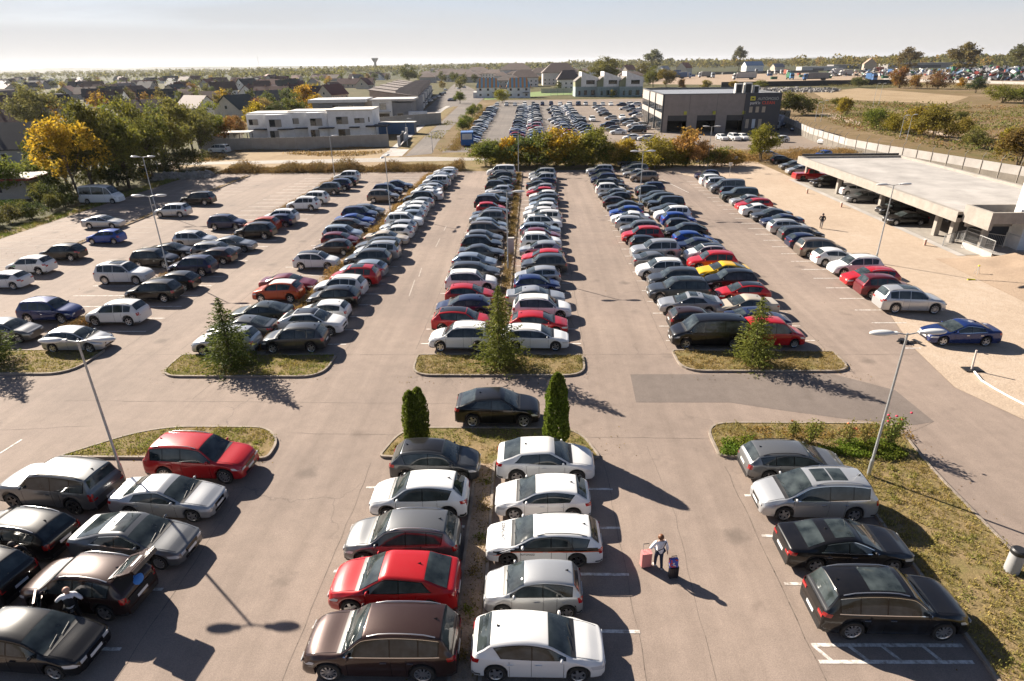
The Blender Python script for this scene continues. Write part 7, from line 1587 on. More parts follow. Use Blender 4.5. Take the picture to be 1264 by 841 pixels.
def row(tokens, x0, y0, x1, y1, where, group, far_end="far end", near_end="near end", opt=None):
    T = tokens.split(); n = len(T); real = [t for t in T if t != '.']; seen = {}
    for t in real: seen[desc(t)] = seen.get(desc(t), 0)+1
    labs = {}; k = 0
    for i, t in enumerate(T):
        if t == '.': continue
        f = i/(n-1); x = x0+(x1-x0)*f+rc.uniform(-0.34, 0.34); y = y0+(y1-y0)*f+rc.uniform(-0.14, 0.14)
        rot = (0 if t[2] == '>' else math.pi)+R(rc.gauss(0, 1.7))
        a = real[k-1] if k > 0 else None; b = real[k+1] if k+1 < len(real) else None
        if k == 0: lab = f"{desc(t)} at the {near_end} of the {where}"
        elif k == len(real)-1: lab = f"{desc(t)} at the {far_end} of the {where}"
        elif seen[desc(t)] == 1: lab = f"the only {desc(t)} in the {where}"
        else: lab = f"{desc(t)} between {desc(a)} and {desc(b)}, {where}"
        if lab in labs or len(lab.replace("-", " ").split()) > 14: lab = f"{desc(t)}, {ORD[k]} from the {near_end}, {where}"
        labs[lab] = 1
        if rc.random() < 0.0: pass
        car(t, x, y, rot, lab, group, (opt or {}).get(i, ()))
        k += 1
BLK = (0.008, 0.008, 0.009, 0.0); WHT = (0.70, 0.70, 0.69, 0.0)
row("eW> hR> uW> sS> jI> jS< uD< hR< hS< uW> hM> eL> uW> uW< hW< hW< jL< hD< hW< jR< hS< sD> hN< uS< hS< mS<", 0.45, 36.5, 1.9, 101.3, "column right of the central hedge", "cars right of the central hedge", opt={2: ('clad',), 12: ('sunroof',)})
row("uW< xR> hN< jR> uW> eD> hL> sD> uK> hG> mT> hL> uG< fK< jR> bK> hL> sG< hS< uK> hD< sG< uK< hG> vW<", -4.9, 36.5, -4.7, 103.6, "column left of the central hedge", "cars left of the central hedge", opt={0: ('silver_rails',), 1: ('roof', ('roof', BLK))})
row("vK< jP> fS< bD< uD< uW< sG> bS< jK> uR< uG< eS> sW< hB< sD< hP> jK< sG< uW> bK> sG< uN< hD< xN< bS<", 11.4, 37.0, 11.4, 103.6, "column behind the black van", "cars of the third column", opt={2: ('sunroof',), 3: ('sunroof',)})
row("qR> sN> sC< hR< uK< fY< uR< xW< sN< hB> kK< jK> xB> uW< sD< yK< mE< hD< uK> uN<", 15.9, 36.9, 16.6, 87.6, "column behind the small red van", "cars of the fourth column", opt={3: ('roof', ('roof', BLK)), 7: ('roof', ('roof', BLK))})
row("mT< sS< mG< hG< uG<", 17.2, 97.5, 17.2, 112.4, "short group behind the fourth column", "cars at the far end of the lot")
row("sI< . bS> uM> eR< uW< hW> mT> hN> eD> eS> sN< sD< sW> eR< sS< yE< jK> vG< uS> uW> hD> jN<", 27.6, 37.4, 27.5, 99.0, "row along the sandy ground", "cars along the sandy ground", opt={0: ('chrome',), 2: ('sunroof', 'chrome'), 4: ('chrome',), 9: ('chrome',)})
row("uD< kW> jW< xK< uW< uR< hL< uD< mS< eD< sC> hW< hS< uW> hL< hW< hW< hS< uK< sW< sW< hS< sD< uW< hD< sS< hS< hW<", -15.3, 36.3, -14.4, 104.6, "column right of the weedy strip", "cars right of the weedy strip", opt={1: ('roof', ('roof', BLK)), 3: ('clad',), 5: ('sunroof',)})
# cars standing singly: near wheels' mid point in the photograph -> ground
def one(tok, xl, xr, yb, label, group=None, opts=(), turn=0.0, detail=None):
    p = at((xl+xr)/2, yb); s = CAR_TYPES[KIND[tok[0]]]
    return car(tok, p.x, p.y+s['W']*0.43, (0 if tok[2] == '>' else math.pi)+R(turn), label, group, opts, detail)
G1 = "cars left of the weedy strip"
for a in (("uS<", 236, 316, 440, "silver SUV half hidden behind the dense spruce"), ("fD<", 255, 337, 421, "dark grey fastback behind the dense spruce"), ("fE<", 289, 350, 402, "green grey fastback between dark grey fastback and orange car"), ("xO<", 311, 371, 374, "orange red crossover with a white roof"), ("sM>", 322, 386, 363, "dark red saloon behind the orange crossover"),
          ("xW>", 360, 418, 334, "white crossover standing alone left of the weedy strip"), ("jP<", 387, 431, 316, "dark brown hatchback behind the white crossover"), ("jM>", 395, 442, 306, "dark red hatchback left of the weedy strip"), ("uL>", 397, 447, 299, "blue grey SUV behind the dark red hatchback"), ("eP>", 407, 456, 288, "dark brown estate left of the weedy strip"),
          ("sB>", 413, 461, 281, "bright blue saloon left of the weedy strip"), ("uN>", 420, 466, 274, "navy SUV behind the bright blue saloon"), ("hG>", 430, 477, 268, "grey hatchback next to the navy SUV in the left lot"), ("uT>", 454, 491, 251, "taupe SUV at the lamp post with heads seen end on"), ("uN>", 462, 494, 243, "navy SUV behind the taupe one"), ("sN>", 476, 505, 236, "navy saloon farthest left of the weedy strip")):
    one(*a, G1, ('roof', ('roof', WHT)) if a[0] == "xO<" else (('roof', ('roof', BLK)) if a[0] == "xW>" else ()))
G2 = "cars on the second strip of the left lot"
for a in (("uW<", 105, 176, 403, "white SUV left of the brown weeds in the left lot"), ("uI>", 14, 100, 400, "dark blue SUV facing the white SUV over the weeds"), ("hS>", 52, 129, 436, "silver hatchback behind the lamp head at the left island"), ("hG>", -30, 40, 424, "grey hatchback cut by the left edge behind the spruce"), ("uK<", 152, 219, 374, "black SUV with tall red rear lamps in the left lot"), ("hK<", 188, 234, 360, "black hatchback behind the black SUV with red lamps"),
          ("bW>", 112, 186, 352, "large white SUV standing alone in the left lot"), ("uK>", 157, 219, 332, "black SUV facing right by the lamp post"), ("sK>", 186, 233, 320, "black saloon behind the black SUV by the lamp post"), ("uN<", 205, 264, 342, "navy SUV facing left in the left lot"), ("hP<", 240, 281, 327, "dark brown hatchback behind the navy SUV"), ("eG>", 236, 292, 319, "grey estate beside the silver SUV in the left lot"), ("sG>", 262, 308, 312, "grey saloon with its nose past the grey estate"), ("uS>", 215, 262, 307, "silver SUV facing right in the left lot"),
          ("uN>", 255, 302, 285, "blue black SUV alone on the second strip"), ("uK<", 289, 337, 296, "black SUV at the near end of the second strip"), ("xO<", 300, 344, 287, "orange brown crossover behind the black SUV"), ("hN<", 328, 352, 281, "navy hatchback behind the orange brown crossover"), ("uW<", 324, 365, 277, "white SUV behind the navy hatchback"), ("uW<", 352, 394, 261, "nearer of two white SUVs with dark lower sides"), ("uW<", 365, 405, 253, "farther of two white SUVs with dark lower sides"),
          ("uD<", 384, 421, 241, "dark grey SUV on the second strip"), ("uN<", 400, 432, 236, "navy SUV behind the dark grey SUV"), ("hK<", 413, 436, 231, "black hatchback near the end of the second strip"), ("uW<", 411, 444, 225, "white SUV at the far end of the second strip")):
    one(*a, G2, ('clad',) if "dark lower" in a[4] else (('sunroof',) if a[0] == "bW>" else ()))
G3 = "cars on the far left verge"
for a in (("xK<", 44, 103, 323, "black crossover at the near end of the far left verge"), ("jB<", 105, 150, 302, "bright blue hatchback on the far left verge"), ("sS>", 100, 149, 283, "silver saloon near the tree shadow"), ("uS<", 190, 232, 269, "silver SUV beside the far lamp post"), ("bK<", 219, 265, 254, "black SUV farthest along the far left verge"), ("hW<", -24, 24, 358, "white hatchback cut by the left edge"),
          ("nW>", 97, 149, 252, "white minibus under the golden tree")): one(*a, G3)
o = one("xW<", 4, 63, 340, "white crossover with a green stripe on its front wing", G3, ('clad',))
parts_, s_ = car_parts('crossover', ('clad',)); sp = s_.side_patch((1, -1), lambda v: (s_.x_cowl+0.10-0.55*v+0.25, s_.x_cowl-0.25-0.35*v+0.25), lambda x: s_.z0(x)+0.15, lambda x: s_.zb(x)-0.05, 4, 6, 0.009)
sp.build("green_stripe", simple("green_film", (0.03, 0.30, 0.06), 0.4), o)
# foreground, left block
G4 = "cars in the near left block"
one("yG<", -5, 132, 632, "grey boxy SUV with a pale roof at the left edge", G4, ('dark_rims',), -7)
one("eK<", -62, 84, 690, "black estate with tall red lamps at the left edge", G4, ('silver_rails',), -9)
one("uK<", -118, 18, 748, "tail of a black car cut by the left edge", G4, (), -9)
one("bR>", 180, 304, 596, "red SUV on the grass island at the left", G4, ('silver_rails',), -3)
one("sS>", 137, 264, 643, "silver saloon below the red SUV", G4, (), -3)
one("fG>", 76, 240, 700, "dark grey saloon with a glass roof below the silver saloon", G4, ('sunroof', 'chrome'), -5)
hk = one("hK>", -52, 112, 836, "black hatchback with its nose in the lower left corner", G4, (), -4)
jeep = one("uP<", 15, 178, 762, "dark brown SUV with its tailgate and front door open", G4, ('silver_rails',), -6)
_, js = car_parts('suv', ('silver_rails',)); h_ = js.h
for ch in list(jeep.children):
    if ch.name.startswith(("rear_window",)): bpy.data.objects.remove(ch)
op = js.top_patch(js.x_rt-0.05, js.x_rb+0.02, lambda x: js.re(x)*0.88, 8, 8, 0.012); op.box(-h_-0.012, -h_+0.01, -0.62, 0.62, 0.62, 0.93); op.build("boot_shade_patch", M['dark'], jeep)  # black patch over the tail paints the shaded inside of the boot
T = Matrix.Translation((js.x_rt+0.06, 0, js.H-0.06)) @ Matrix.Rotation(R(24), 4, 'Y') @ Matrix.Rotation(R(180), 4, 'Z')
m = MB(); m.box(0.0, 0.62, -0.60, -0.48, 0, 0.06, T); m.box(0.0, 0.62, 0.48, 0.60, 0, 0.06, T); m.box(0.0, 0.10, -0.48, 0.48, 0, 0.06, T); m.box(0.60, 1.12, -0.66, 0.66, -0.02, 0.07, T); m.box(1.08, 1.20, -0.60, 0.60, -0.10, 0.05, T)
tg = m.build("tailgate", M['paint'], jeep); tg.color = CC['P'][1]; m = MB(); m.box(0.10, 0.60, -0.48, 0.48, 0.01, 0.04, T); m.build("pane", M['glass'], tg); m = MB(); m.box(0.78, 0.92, -0.26, 0.26, 0.072, 0.085, T); m.build("number_plate", M['plate'], tg)
T = Matrix.Translation((js.x_cowl-0.18, js.W*0.985, 0)) @ Matrix.Rotation(R(180-52), 4, 'Z')
m = MB(); m.box(0, 1.05, -0.04, 0.04, 0.42, 0.98, T); m.box(0.95, 1.02, -0.03, 0.03, 0.98, 1.46, T); m.box(0.30, 1.02, -0.03, 0.03, 1.44, 1.50, T); d_ = m.build("door", M['paint'], jeep); d_.color = CC['P'][1]
m = MB(); m.face([tuple(T @ Vector(v)) for v in ((0.08, 0.015, 0.99), (0.94, 0.015, 0.99), (0.94, 0.015, 1.44), (0.34, 0.015, 1.44))]); m.face([tuple(T @ Vector(v)) for v in ((0.34, -0.015, 1.44), (0.94, -0.015, 1.44), (0.94, -0.015, 0.99), (0.08, -0.015, 0.99))]); m.build("pane", M['glass'], d_)
L_ = jeep.matrix_basis.copy(); q = Matrix.Translation(jeep.location) @ Matrix.Rotation(jeep.rotation_euler.z, 4, 'Z') @ Matrix.Diagonal((CAR_SCALE, CAR_SCALE, 0.985, 1))
for (x_, y_, z_, c_, sx, l_) in ((-2.02, -0.10, 1.02, (0.05, 0.22, 0.62), 0.26, "bright blue bag at the open tailgate of the brown SUV"), (-1.98, 0.36, 1.00, (0.04, 0.16, 0.09), 0.18, "dark green bag at the open tailgate of the brown SUV")):
    m = MB(); m.ball((0, 0, 0), sx, 12, 8, (0.8, 1.1, 0.75)); m.tube([(0, -0.1, sx*0.7), (0, 0, sx*1.0), (0, 0.1, sx*0.7)], 0.015, 6); b_ = m.build("holdall", simple("holdall_cloth", c_, 0.7), smooth=60); b_.location = q @ Vector((x_, y_, z_)); tag(b_, l_, "bag")
# middle block
G5 = "cars in the near middle block"
one("xD>", 483, 590, 598, "dark grey crossover with a black roof below the left conifer", G5, ('roof', ('roof', BLK)))
one("xW<", 460, 573, 644, "white SUV left of the middle strip", G5)
one("uG<", 434, 556, 701, "grey SUV between the white SUV and the red coupe", G5, ('silver_rails',))
one("kR<", 404, 566, 762, "red coupe SUV in the near middle block", G5)
one("bP<", 378, 560, 842, "dark brown large SUV with chrome window frame at the bottom", G5, ('chrome', 'silver_rails'))
one("kW>", 611, 736, 598, "white coupe SUV behind the tall conifer", G5)
one("hW<", 610, 730, 643, "plain white hatchback between white coupe SUV and striped estate", G5)
ow = one("eW<", 600, 743, 700, "white estate with black and orange side stripe and lettering", G5, ('dark_rims',))
one("cS<", 600, 716, 764, "silver city car below the striped white estate", G5)
one("hW>", 583, 745, 842, "white hatchback at the bottom of the middle block", G5)
one("kK>", 563, 665, 528, "black coupe SUV parked across between the two conifers", G5)
_, es = car_parts('estate', ('dark_rims',))
sp = es.side_patch((1, -1), lambda v: (es.h-0.30, -es.h+0.10), lambda x: es.zb(x)-0.115, lambda x: es.zb(x)+0.02, 30, 2, 0.0095); sp.build("side_stripe", M['gloss_black'], ow)
sp = es.side_patch((1, -1), lambda v: (es.h-0.30, -es.h+0.10), lambda x: es.zb(x)-0.15, lambda x: es.zb(x)-0.115, 30, 1, 0.0095); sp.build("orange_stripe", simple("orange_film", (0.65, 0.10, 0.02), 0.4), ow)
INK = simple("black_film", (0.015, 0.015, 0.018), 0.5)
xx = es.h-0.72; lt = letters("lettering", "AUTONIZZ", 0.19, INK, ow, (xx, 0.0, es.top(xx, 0)+0.016), (0, R(4), R(-90)), 0.002, 1.0, 'CENTER')
lt.location = (xx, -0.16, es.top(xx, 0.3)+0.025)
yl = es.side(0.62, 0.66); lt = letters("lettering", "AUTONIZZ", 0.115, INK, ow, (0.96, yl+0.012, 0.63), (R(90), 0, R(180)), 0.002)
# right block
G6 = "cars in the near right block"
one("eG>", 921, 1044, 597, "grey estate beside the rose bed at the right", G6)
one("mS<", 936, 1083, 644, "silver people carrier with a two pane glass roof", G6, ('two_pane', 'chrome'))
one("sK>", 966, 1130, 707, "black saloon with a pale rear shelf below the people carrier", G6, ('chrome', 'sunroof'))
one("bK>", 1004, 1198, 790, "large black SUV with a glass roof and chrome window frame", G6, ('chrome', 'silver_rails', 'sunroof'))
# under the carport hall
G7 = "cars by the carport"
for a in (("sK<", 1090, 1152, 279, "black saloon parked under the near carport bays"), ("uK<", 1088, 1128, 267, "black SUV behind the black saloon under the carport"), ("sG<", 1046, 1090, 251, "grey saloon under the middle carport bays"), ("hW>", 1038, 1076, 242, "white hatchback under the middle carport bays"), ("uK<", 1004, 1040, 232, "black SUV under the far carport bays"), ("pR>", 979, 1024, 224, "red pickup truck standing half under the carport"),
          ("hS<", 974, 1002, 216, "silver hatchback beside the red pickup"), ("sG<", 964, 996, 210, "grey saloon at the far end of the carport"), ("jK>", 955, 978, 203, "black hatchback at the far end of the carport"), ("hS>", 938, 964, 196, "silver hatchback beyond the end of the sand")): one(*a, G7)
for k_, xp in enumerate((-0.2,)): pass
# by the workshop and along the drive
G8 = "cars beside the workshop"
for a in (("uW<", 1011, 1030, 178, "white SUV by the boundary wall"), ("uP<", 1002, 1016, 170, "dark brown SUV by the boundary wall"), ("hN<", 992, 1006, 166, "navy hatchback in the shade of the workshop"), ("sN<", 980, 996, 163, "navy saloon in the shade of the workshop"), ("bN<", 968, 984, 158, "navy SUV in the shade of the workshop"), ("hW<", 953, 974, 176, "white hatchback near the drive behind the yellow tree"), ("sN>", 1078, 1102, 195, "navy saloon behind the carport roof"), ("hB<", 1008, 1026, 196, "bright blue roof behind the carport clerestory")): one(*a, G8, (), 35 if a[1] > 1000 and a[1] < 1030 else 0, -1)
for a in (("hW>", 884, 900, 173.5, "left white car in front of the workshop bays"), ("uW>", 899, 915, 174, "white SUV in front of the last workshop bay"), ("hW>", 912, 924, 173, "right white car in front of the dark sign wall")): one(*a, G8, (), -80, -1)
p = at(957, 160); root = tag(empty("box_truck", (p.x, p.y, 0), R(60)), "small white box lorry in the shade of the workshop", "lorry")
box_part("load_body", root, 0, 4.4, -1.1, 1.1, 0.9, 3.4, (0.30, 0.29, 0.33)); box_part("cab", root, -1.7, -0.05, -1.0, 1.0, 0.5, 2.2, (0.55, 0.55, 0.55)); box_part("windscreen", root, -1.74, -1.7, -0.9, 0.9, 1.3, 2.1, (0.02, 0.02, 0.025))
for xx in (-0.9, 3.3):
    for s in (-1, 1): m = MB(); m.tube([(xx, s*0.75, 0.38), (xx, s*1.02, 0.38)], 0.38, 14); m.build("wheel", M['tyre'], root, smooth=40)
p = at(270, 189); car("vW<", p.x, p.y+0.5, math.pi+R(-8), "white panel van on the dry plot beside the fence", "vans", (), 0)
p = at(577, 182); root = tag(empty("blue_trailer", (p.x, p.y, 0), R(5)), "blue box trailer with a white panel at the edge of the remote lot", "trailer")
box_part("body", root, -1.4, 1.4, 0, 4, 0.4, 3.2, (0.03, 0.12, 0.34)); box_part("panel", root, -1.1, 1.1, -0.04, 0, 1.7, 2.9, (0.52, 0.54, 0.55)); box_part("undercarriage", root, -1.1, 1.1, 0.3, 3.6, 0.05, 0.398, (0.02, 0.02, 0.02))
# remote lot: the nearest are cars of their own, the rest one object
rf = random.Random(12); far_list = []
def pick():
    return rf.choice("hhjeusxub")+rf.choice("WWWSSSGGDKKNNLLBRW")
for k_ in range(24): far_list.append((pick(), -14.3-0.05*k_+rf.uniform(-0.3, 0.3), 146+k_*5.2, 0, "left remote lot column"))
for k_ in range(25): far_list.append((pick(), -3.4+rf.uniform(-0.3, 0.3), 150+k_*5.2, 0, "second remote lot column")); far_list.append((pick(), 1.1+rf.uniform(-0.3, 0.3), 152+k_*5.2, math.pi, "second remote lot column"))
for k_ in range(22): far_list.append((pick(), 9.8+rf.uniform(-0.3, 0.3), 158+k_*5.2, 0, "third remote lot column")); far_list.append((pick(), 14.4+rf.uniform(-0.3, 0.3), 160+k_*5.4, math.pi, "third remote lot column"))
for k_ in range(10): far_list.append((pick(), -15+k_*4.0+rf.uniform(-0.3, 0.3), 288, R(-90), "back row of the remote lot"))
for k_, xpx in enumerate((691, 702, 713, 723, 734, 744, 754, 767)): p = at(xpx, 130.5); far_list.append((rf.choice("uhe")+("W" if k_ in (0, 1, 6) else rf.choice("GDSN")), p.x, p.y, R(-92), "back row of the forecourt"))
for xpx, ypx, t in ((737, 134, "hS"), (741, 137, "hL"), (744, 140, "hS"), (747, 143.5, "sK"), (681, 137, "hM"), (684, 141, "uN"), (688, 145, "uN"), (707, 149, "sN"), (720, 150, "jS"), (731, 150, "uW"), (754, 148, "jG"), (768, 147, "hW"), (684, 150, "hS"), (688, 153, "hW"), (692, 156, "hS"), (694, 159, "hW")): p = at(xpx, ypx); far_list.append((t, p.x, p.y, R(-88) if xpx in (707, 720, 731, 768) else math.pi, "middle of the forecourt"))
for xpx, ypx, t in ((750, 158, "bN"), (757, 155, "uS"), (756, 162, "eG"), (763, 166, "sW"), (771, 152, "hM"), (776, 155, "hS"), (782, 158, "hW"), (786, 164.5, "vK"), (780, 150.5, "sD"), (790, 157, "eG"), (779, 173, "hW"), (797, 174, "hW"), (793, 160, "sS")): p = at(xpx, ypx); far_list.append((t, p.x, p.y, math.pi, "group beside the workshop windows"))
for xpx, ypx, t in ((771, 136, "hS"), (777, 134, "hN"), (780, 138, "sD"), (785, 131, "uW"), (788, 138, "sL"), (776, 130, "hW"), (792, 136, "hS"), (783, 143, "jB"), (788, 145, "hW"), (767, 131, "hN")): p = at(xpx, ypx); far_list.append((t, p.x, p.y, math.pi, "group beyond the workshop corner"))
street = [(at(x_, y_), t) for x_, y_, t in ((519, 132, "hW"), (524, 130, "eS"), (531, 126, "hG"), (536, 123, "hK"), (541, 120.5, "hS"), (545, 118, "uN"), (548, 116, "hD"), (550, 112, "hW"), (556, 125, "hB"), (560, 125, "hK"), (566, 110, "hW"), (573, 109, "uS"))]
for p, t in street: far_list.append((t, p.x, p.y, R(rf.choice((75, -105))), "street of terrace houses"))
far_list.sort(key=lambda c: math.hypot(c[1], c[2]))
limit = max(0, 298-N_CARS); used_l = {}; rest = []
for i, (t, x, y, r, where) in enumerate(far_list):
    if i >= limit: rest.append((t, x, y, r)); continue
    n = used_l.get(where, 0); used_l[where] = n+1
    lab = f"distant {desc(t+'>')}, {ORD[n] if n < len(ORD) else 'distant'} from the front, {where}"
    car(t+'>', x, y, r+R(rf.gauss(0, 1.5)), lab, "cars of the remote lot and street", (), -1)
if rest:
    mb = MB(); mats = [M['paint'], M['glass'], M['trim']]; fm = []
    for nm, c in (('white', CC['W']), ('silver', CC['S']), ('grey', CC['G']), ('dark', CC['D']), ('navy', CC['N'])): fm.append(simple("distant_paint_"+nm, c[1][:3], 0.35, c[1][3]*0.6))
    gl = M['glass']; mats = fm+[gl, M['tyre']]
    for t, x, y, r in rest:
        s = car_parts(KIND[t[0]], ())[1]; T = Matrix.Translation((x, y, 0.02)) @ Matrix.Rotation(r, 4, 'Z'); ci = {'W': 0, 'S': 1, 'G': 1, 'D': 2, 'K': 3, 'N': 4, 'L': 0, 'B': 4, 'R': 2, 'M': 3}.get(t[1], 1)
        xs = [s.h, s.h-0.12, s.x_cowl, s.x_ws, (s.x_ws+s.x_rt)/2, s.x_rt, s.x_rb, -s.h]; rows = []
        for xx in xs:
            w = s.w(xx); zb, zt, re = s.zb(xx), s.zt(xx), s.re(xx)
            rows.append([tuple(T @ Vector(v)) for v in ((xx, -w*0.95, s.clr), (xx, -w, 0.55), (xx, -w*0.96, zb), (xx, -re, zt-0.06), (xx, 0, zt), (xx, re, zt-0.06), (xx, w*0.96, zb), (xx, w, 0.55), (xx, w*0.95, s.clr))])
        n = len(mb.v); [mb.v.extend(rw) for rw in rows]
        for i in range(7):
            for j in range(8):
                g = (j in (2, 5) and 2 <= i <= 5) or (j in (3, 4) and i in (2, 5)); mb.f.append((n+i*9+j, n+(i+1)*9+j, n+(i+1)*9+j+1, n+i*9+j+1)); mb.m.append(5 if g else ci)
        mb.f.append(tuple(n+j for j in range(9))[::-1]); mb.m.append(ci); mb.f.append(tuple(n+63+j for j in range(9))); mb.m.append(ci); mb.cur = 6
        for xx in (s.xf, s.xr): mb.box(xx-0.3, xx+0.3, -s.W*0.97, s.W*0.97, 0, 0.55, T)
    o = mb.build("parked_cars", mats, smooth=30); o["kind"] = "stuff"; o["label"] = "farthest cars of the remote lot seen as one mass"; o["category"] = "cars"

# exposure and light
HAZE, SKY_S, SUN_E, EXPO = 0.00004, 0.05, 5.0, 1.42
CLOUD = (5.6, 5.45, 5.35)
CLOUD_UP = (4.0, 4.75, 5.6)
# ------------------------------------------------------------------ roses on the right hand bed
rr = random.Random(19)
def shrub(name, x, y, h, w, n, col, label, flowers=0, fcol=(0.5, 0.02, 0.06), group="roses on the right hand bed"):
    h *= 1.4; w *= 1.2; n = int(n*1.3); root = tag(empty(name, (x, y, 0.1)), label, "shrub", group); st = MB(); pts = []
    for k_ in range(max(4, n//60)):
        a = rr.uniform(0, 6.28); q = Vector((math.cos(a)*w*0.5*rr.random(), math.sin(a)*w*0.5*rr.random(), h*rr.uniform(0.55, 1.0))); st.tube([(0, 0, 0), tuple(q*0.5+Vector((0, 0, 0.08))), tuple(q)], [0.014, 0.010, 0.004], 5, False)
        for _ in range(60): pts.append(q*rr.uniform(0.35, 1.05)+Vector((rr.gauss(0, 0.10), rr.gauss(0, 0.10), rr.gauss(0, 0.09))))
    st.build("stems", M['bark'], root); f = link_mesh("foliage", leaf_mesh("foliage", pts, [rr.uniform(0.06, 0.13) for _ in pts], M['leaf'], rr, aspect=0.7), root); f.color = (*col, 1)
    for k_ in range(flowers):
        a = rr.uniform(0, 6.28); m = MB(); m.ball((math.cos(a)*w*0.42*rr.random()**0.5, math.sin(a)*w*0.42*rr.random()**0.5, h*rr.uniform(0.75, 1.1)), 0.065, 7, 5, (1, 1, 0.7)); m.build("flower", FLOWER[fcol], root, smooth=180)
FLOWER = {c: simple("rose_petals", c, 0.6) for c in ((0.5, 0.02, 0.06), (0.6, 0.16, 0.05))}
for x, y, h, w, n, c, l, f, fc in ((978, 542, 0.85, 0.5, 240, (0.10, 0.10, 0.03), "thin low rose bush at the left of the rose bed", 1, (0.6, 0.16, 0.05)), (1000, 551, 1.0, 0.9, 480, (0.11, 0.12, 0.03), "bushy rose with a leaning stem behind the grey estate", 0, (0.5, 0.02, 0.06)), (1046, 552, 0.95, 0.7, 240, (0.12, 0.11, 0.035), "small rose bush with orange blooms", 3, (0.6, 0.16, 0.05)), (1066, 552, 0.9, 0.8, 300, (0.12, 0.10, 0.035), "dry looking rose left of the lamp post", 0, (0.5, 0.02, 0.06)),
                                  (1096, 552, 1.25, 1.3, 900, (0.09, 0.11, 0.03), "largest rose bush with red blooms right of the lamp post", 7, (0.5, 0.02, 0.06))):
    p = at(x, y); shrub("rose_bush", p.x, p.y, h, w, n, c, l, f, fc)
def low_plants(name, poly, n, h, col, seed):
    rnd = random.Random(seed); pts = []; xs = [p_[0] for p_ in poly]; ys = [p_[1] for p_ in poly]
    while len(pts) < n:
        x, y = rnd.uniform(min(xs), max(xs)), rnd.uniform(min(ys), max(ys))
        if inside((x, y), poly) and mnoise.noise(Vector((x*1.1, y*1.1, seed))) > -0.25: pts.append(Vector((x, y, 0.1+rnd.random()*h)))
    o = link_mesh(name, leaf_mesh(name, pts, [rnd.uniform(0.07, 0.16) for _ in pts], M['leaf'], rnd, aspect=0.5, up=0.5)); o.color = (*col, 1); o["kind"] = "stuff"
low_plants("ground_cover", px((1006, 548), (1090, 546), (1135, 562), (1100, 572), (1040, 566), (1010, 560)), 3600, 0.22, (0.085, 0.13, 0.018), 1)
low_plants("ground_cover", px((890, 545), (930, 543), (922, 566), (888, 565)), 1300, 0.22, (0.085, 0.13, 0.018), 2)
low_plants("ground_cover", px((920, 530), (1120, 530), (1128, 545), (925, 545)), 1100, 0.14, (0.18, 0.11, 0.04), 3)
for k_ in range(9):
    y = 8.0+k_*1.75; pts = [Vector((rr.gauss(0, 0.14), rr.gauss(0, 0.14), abs(rr.gauss(0.08, 0.10)))) for _ in range(110)]
    o = link_mesh("low_shrub", leaf_mesh("low_shrub", pts, [rr.uniform(0.05, 0.12) for _ in pts], M['leaf'], rr)); o.location = (-2.05+rr.uniform(-0.15, 0.15), y, 0.1); o.color = ((0.085, 0.10, 0.02, 1), (0.14, 0.10, 0.04, 1))[k_ % 2]
    tag(o, f"{['green', 'dry brown'][k_ % 2]} tuft on the middle strip, {ORD[k_]} from the bottom edge", "shrub", "tufts on the middle strip")
# ------------------------------------------------------------------ air, sky and sun
SUN_EL = 30.5; SUN_DIR = Vector((-0.7645, 0.6446, 0)).normalized()
hz_m = bpy.data.materials.new("haze_air"); hz_m.use_nodes = True; nt = hz_m.node_tree; nt.nodes.clear()
out = nt.nodes.new("ShaderNodeOutputMaterial"); pv = nt.nodes.new("ShaderNodeVolumePrincipled"); pv.inputs["Color"].default_value = (0.90, 0.93, 1.0, 1); pv.inputs["Density"].default_value = HAZE; pv.inputs["Anisotropy"].default_value = 0.3
nt.links.new(pv.outputs[0], out.inputs["Volume"])
if HAZE > 0:
    m = MB(); m.box(-12500, 12500, -400, 14500, -1.0, 95); o = m.build("haze", hz_m); o["kind"] = "stuff"
w = bpy.data.worlds.new("World"); scene.world = w; w.use_nodes = True; nt = w.node_tree; bg = nt.nodes["Background"]
sky = nt.nodes.new("ShaderNodeTexSky"); sky.sky_type = 'NISHITA'; sky.sun_disc = False; sky.sun_elevation = R(SUN_EL)
sky.sun_rotation = math.atan2(SUN_DIR.x, SUN_DIR.y); sky.altitude = 100; sky.air_density = 0.5; sky.dust_density = 0.5; sky.ozone_density = 1.0
# thin high cloud: a pale veil, streaky, mixed over the clear sky by direction
tc = nt.nodes.new("ShaderNodeTexCoord"); mp = nt.nodes.new("ShaderNodeMapping"); mp.inputs["Scale"].default_value = (1.2, 1.2, 9.0); nt.links.new(tc.outputs["Generated"], mp.inputs["Vector"])
n1 = noise(nt, mp.outputs[0], 1.6, 7, 0.6, 0.4)
veil = ramp(nt, n1, [(0.36, (0.78, 0.78, 0.78)), (0.66, (1, 1, 1))])
sx = nt.nodes.new("ShaderNodeSeparateXYZ"); nt.links.new(tc.outputs["Generated"], sx.inputs[0])
low = ramp(nt, sx.outputs["Z"], [(0.0, (1, 1, 1)), (0.07, (1, 1, 1)), (0.17, (0.55, 0.55, 0.55)), (0.36, (0, 0, 0))])
cl = mix(nt, ramp(nt, sx.outputs["Z"], [(0.02, (0, 0, 0)), (0.15, (1, 1, 1))]), CLOUD, CLOUD_UP)
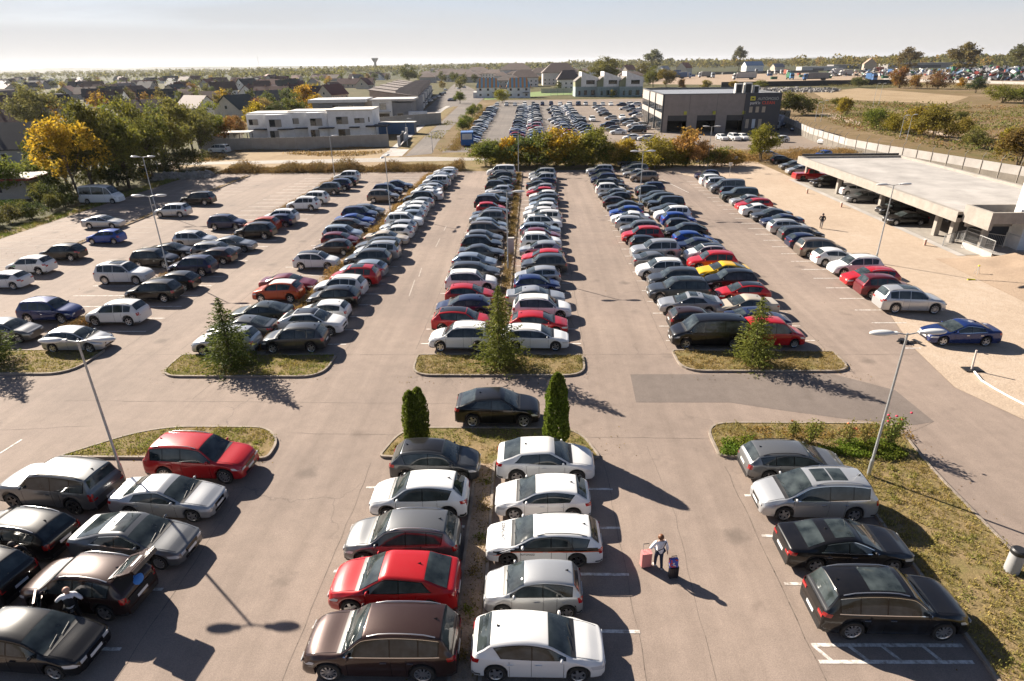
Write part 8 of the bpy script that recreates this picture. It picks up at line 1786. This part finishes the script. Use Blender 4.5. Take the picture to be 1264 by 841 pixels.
haz = ramp(nt, sx.outputs["Z"], [(0.0, (1, 1, 1)), (0.045, (1, 1, 1)), (0.12, (0, 0, 0))])
c = mix(nt, mix(nt, 1.0, mix(nt, 1.0, veil, low, 'MULTIPLY'), haz, 'LIGHTEN'), sky.outputs[0], cl)
nt.links.new(c, bg.inputs["Color"]); bg.inputs["Strength"].default_value = SKY_S
l = bpy.data.lights.new("sun", 'SUN'); l.energy = SUN_E; l.angle = R(0.5); l.color = (1.0, 0.90, 0.77)
so = bpy.data.objects.new("sun", l); COL.objects.link(so); d = -(SUN_DIR*math.cos(R(SUN_EL))+Vector((0, 0, math.sin(R(SUN_EL))))); so.rotation_euler = d.to_track_quat('-Z', 'Y').to_euler(); so.location = (-200, 200, 200)
scene.view_settings.view_transform = 'Standard'; scene.view_settings.look = 'None'; scene.view_settings.exposure = EXPO; scene.view_settings.gamma = 1.0
scene.render.engine = 'CYCLES'; cy = scene.cycles; cy.max_bounces = 6; cy.diffuse_bounces = 3; cy.glossy_bounces = 3; cy.transmission_bounces = 3; cy.volume_bounces = 0; cy.use_denoising = True
cy.sample_clamp_indirect = 8
# look-alikes far off are told apart by their order from left to right
_T = ["", "", "twent", "thirt", "fort", "fift", "sixt", "sevent", "eight", "ninet"]; _U = ["", "first", "second", "third", "fourth", "fifth", "sixth", "seventh", "eighth", "ninth"]
def ordinal(n):
    if n < 20: return (_U+["tenth", "eleventh", "twelfth", "thirteenth", "fourteenth", "fifteenth", "sixteenth", "seventeenth", "eighteenth", "nineteenth"])[n]
    return _T[n//10]+("ieth" if n % 10 == 0 else "y-"+_U[n % 10])
bylab = {}
for o in scene.objects:
    if o.parent is None and o.get("label") and o.get("category"): bylab.setdefault(o["label"], []).append(o)
for lab, obs in bylab.items():
    if len(obs) < 2: continue
    obs.sort(key=lambda o: math.atan2(o.location.x, o.location.y))
    for i, o in enumerate(obs):
        o["label"] = f"{lab}, {'leftmost' if i == 0 else 'rightmost' if i == len(obs)-1 else ordinal(i+1)+' from the left'}"
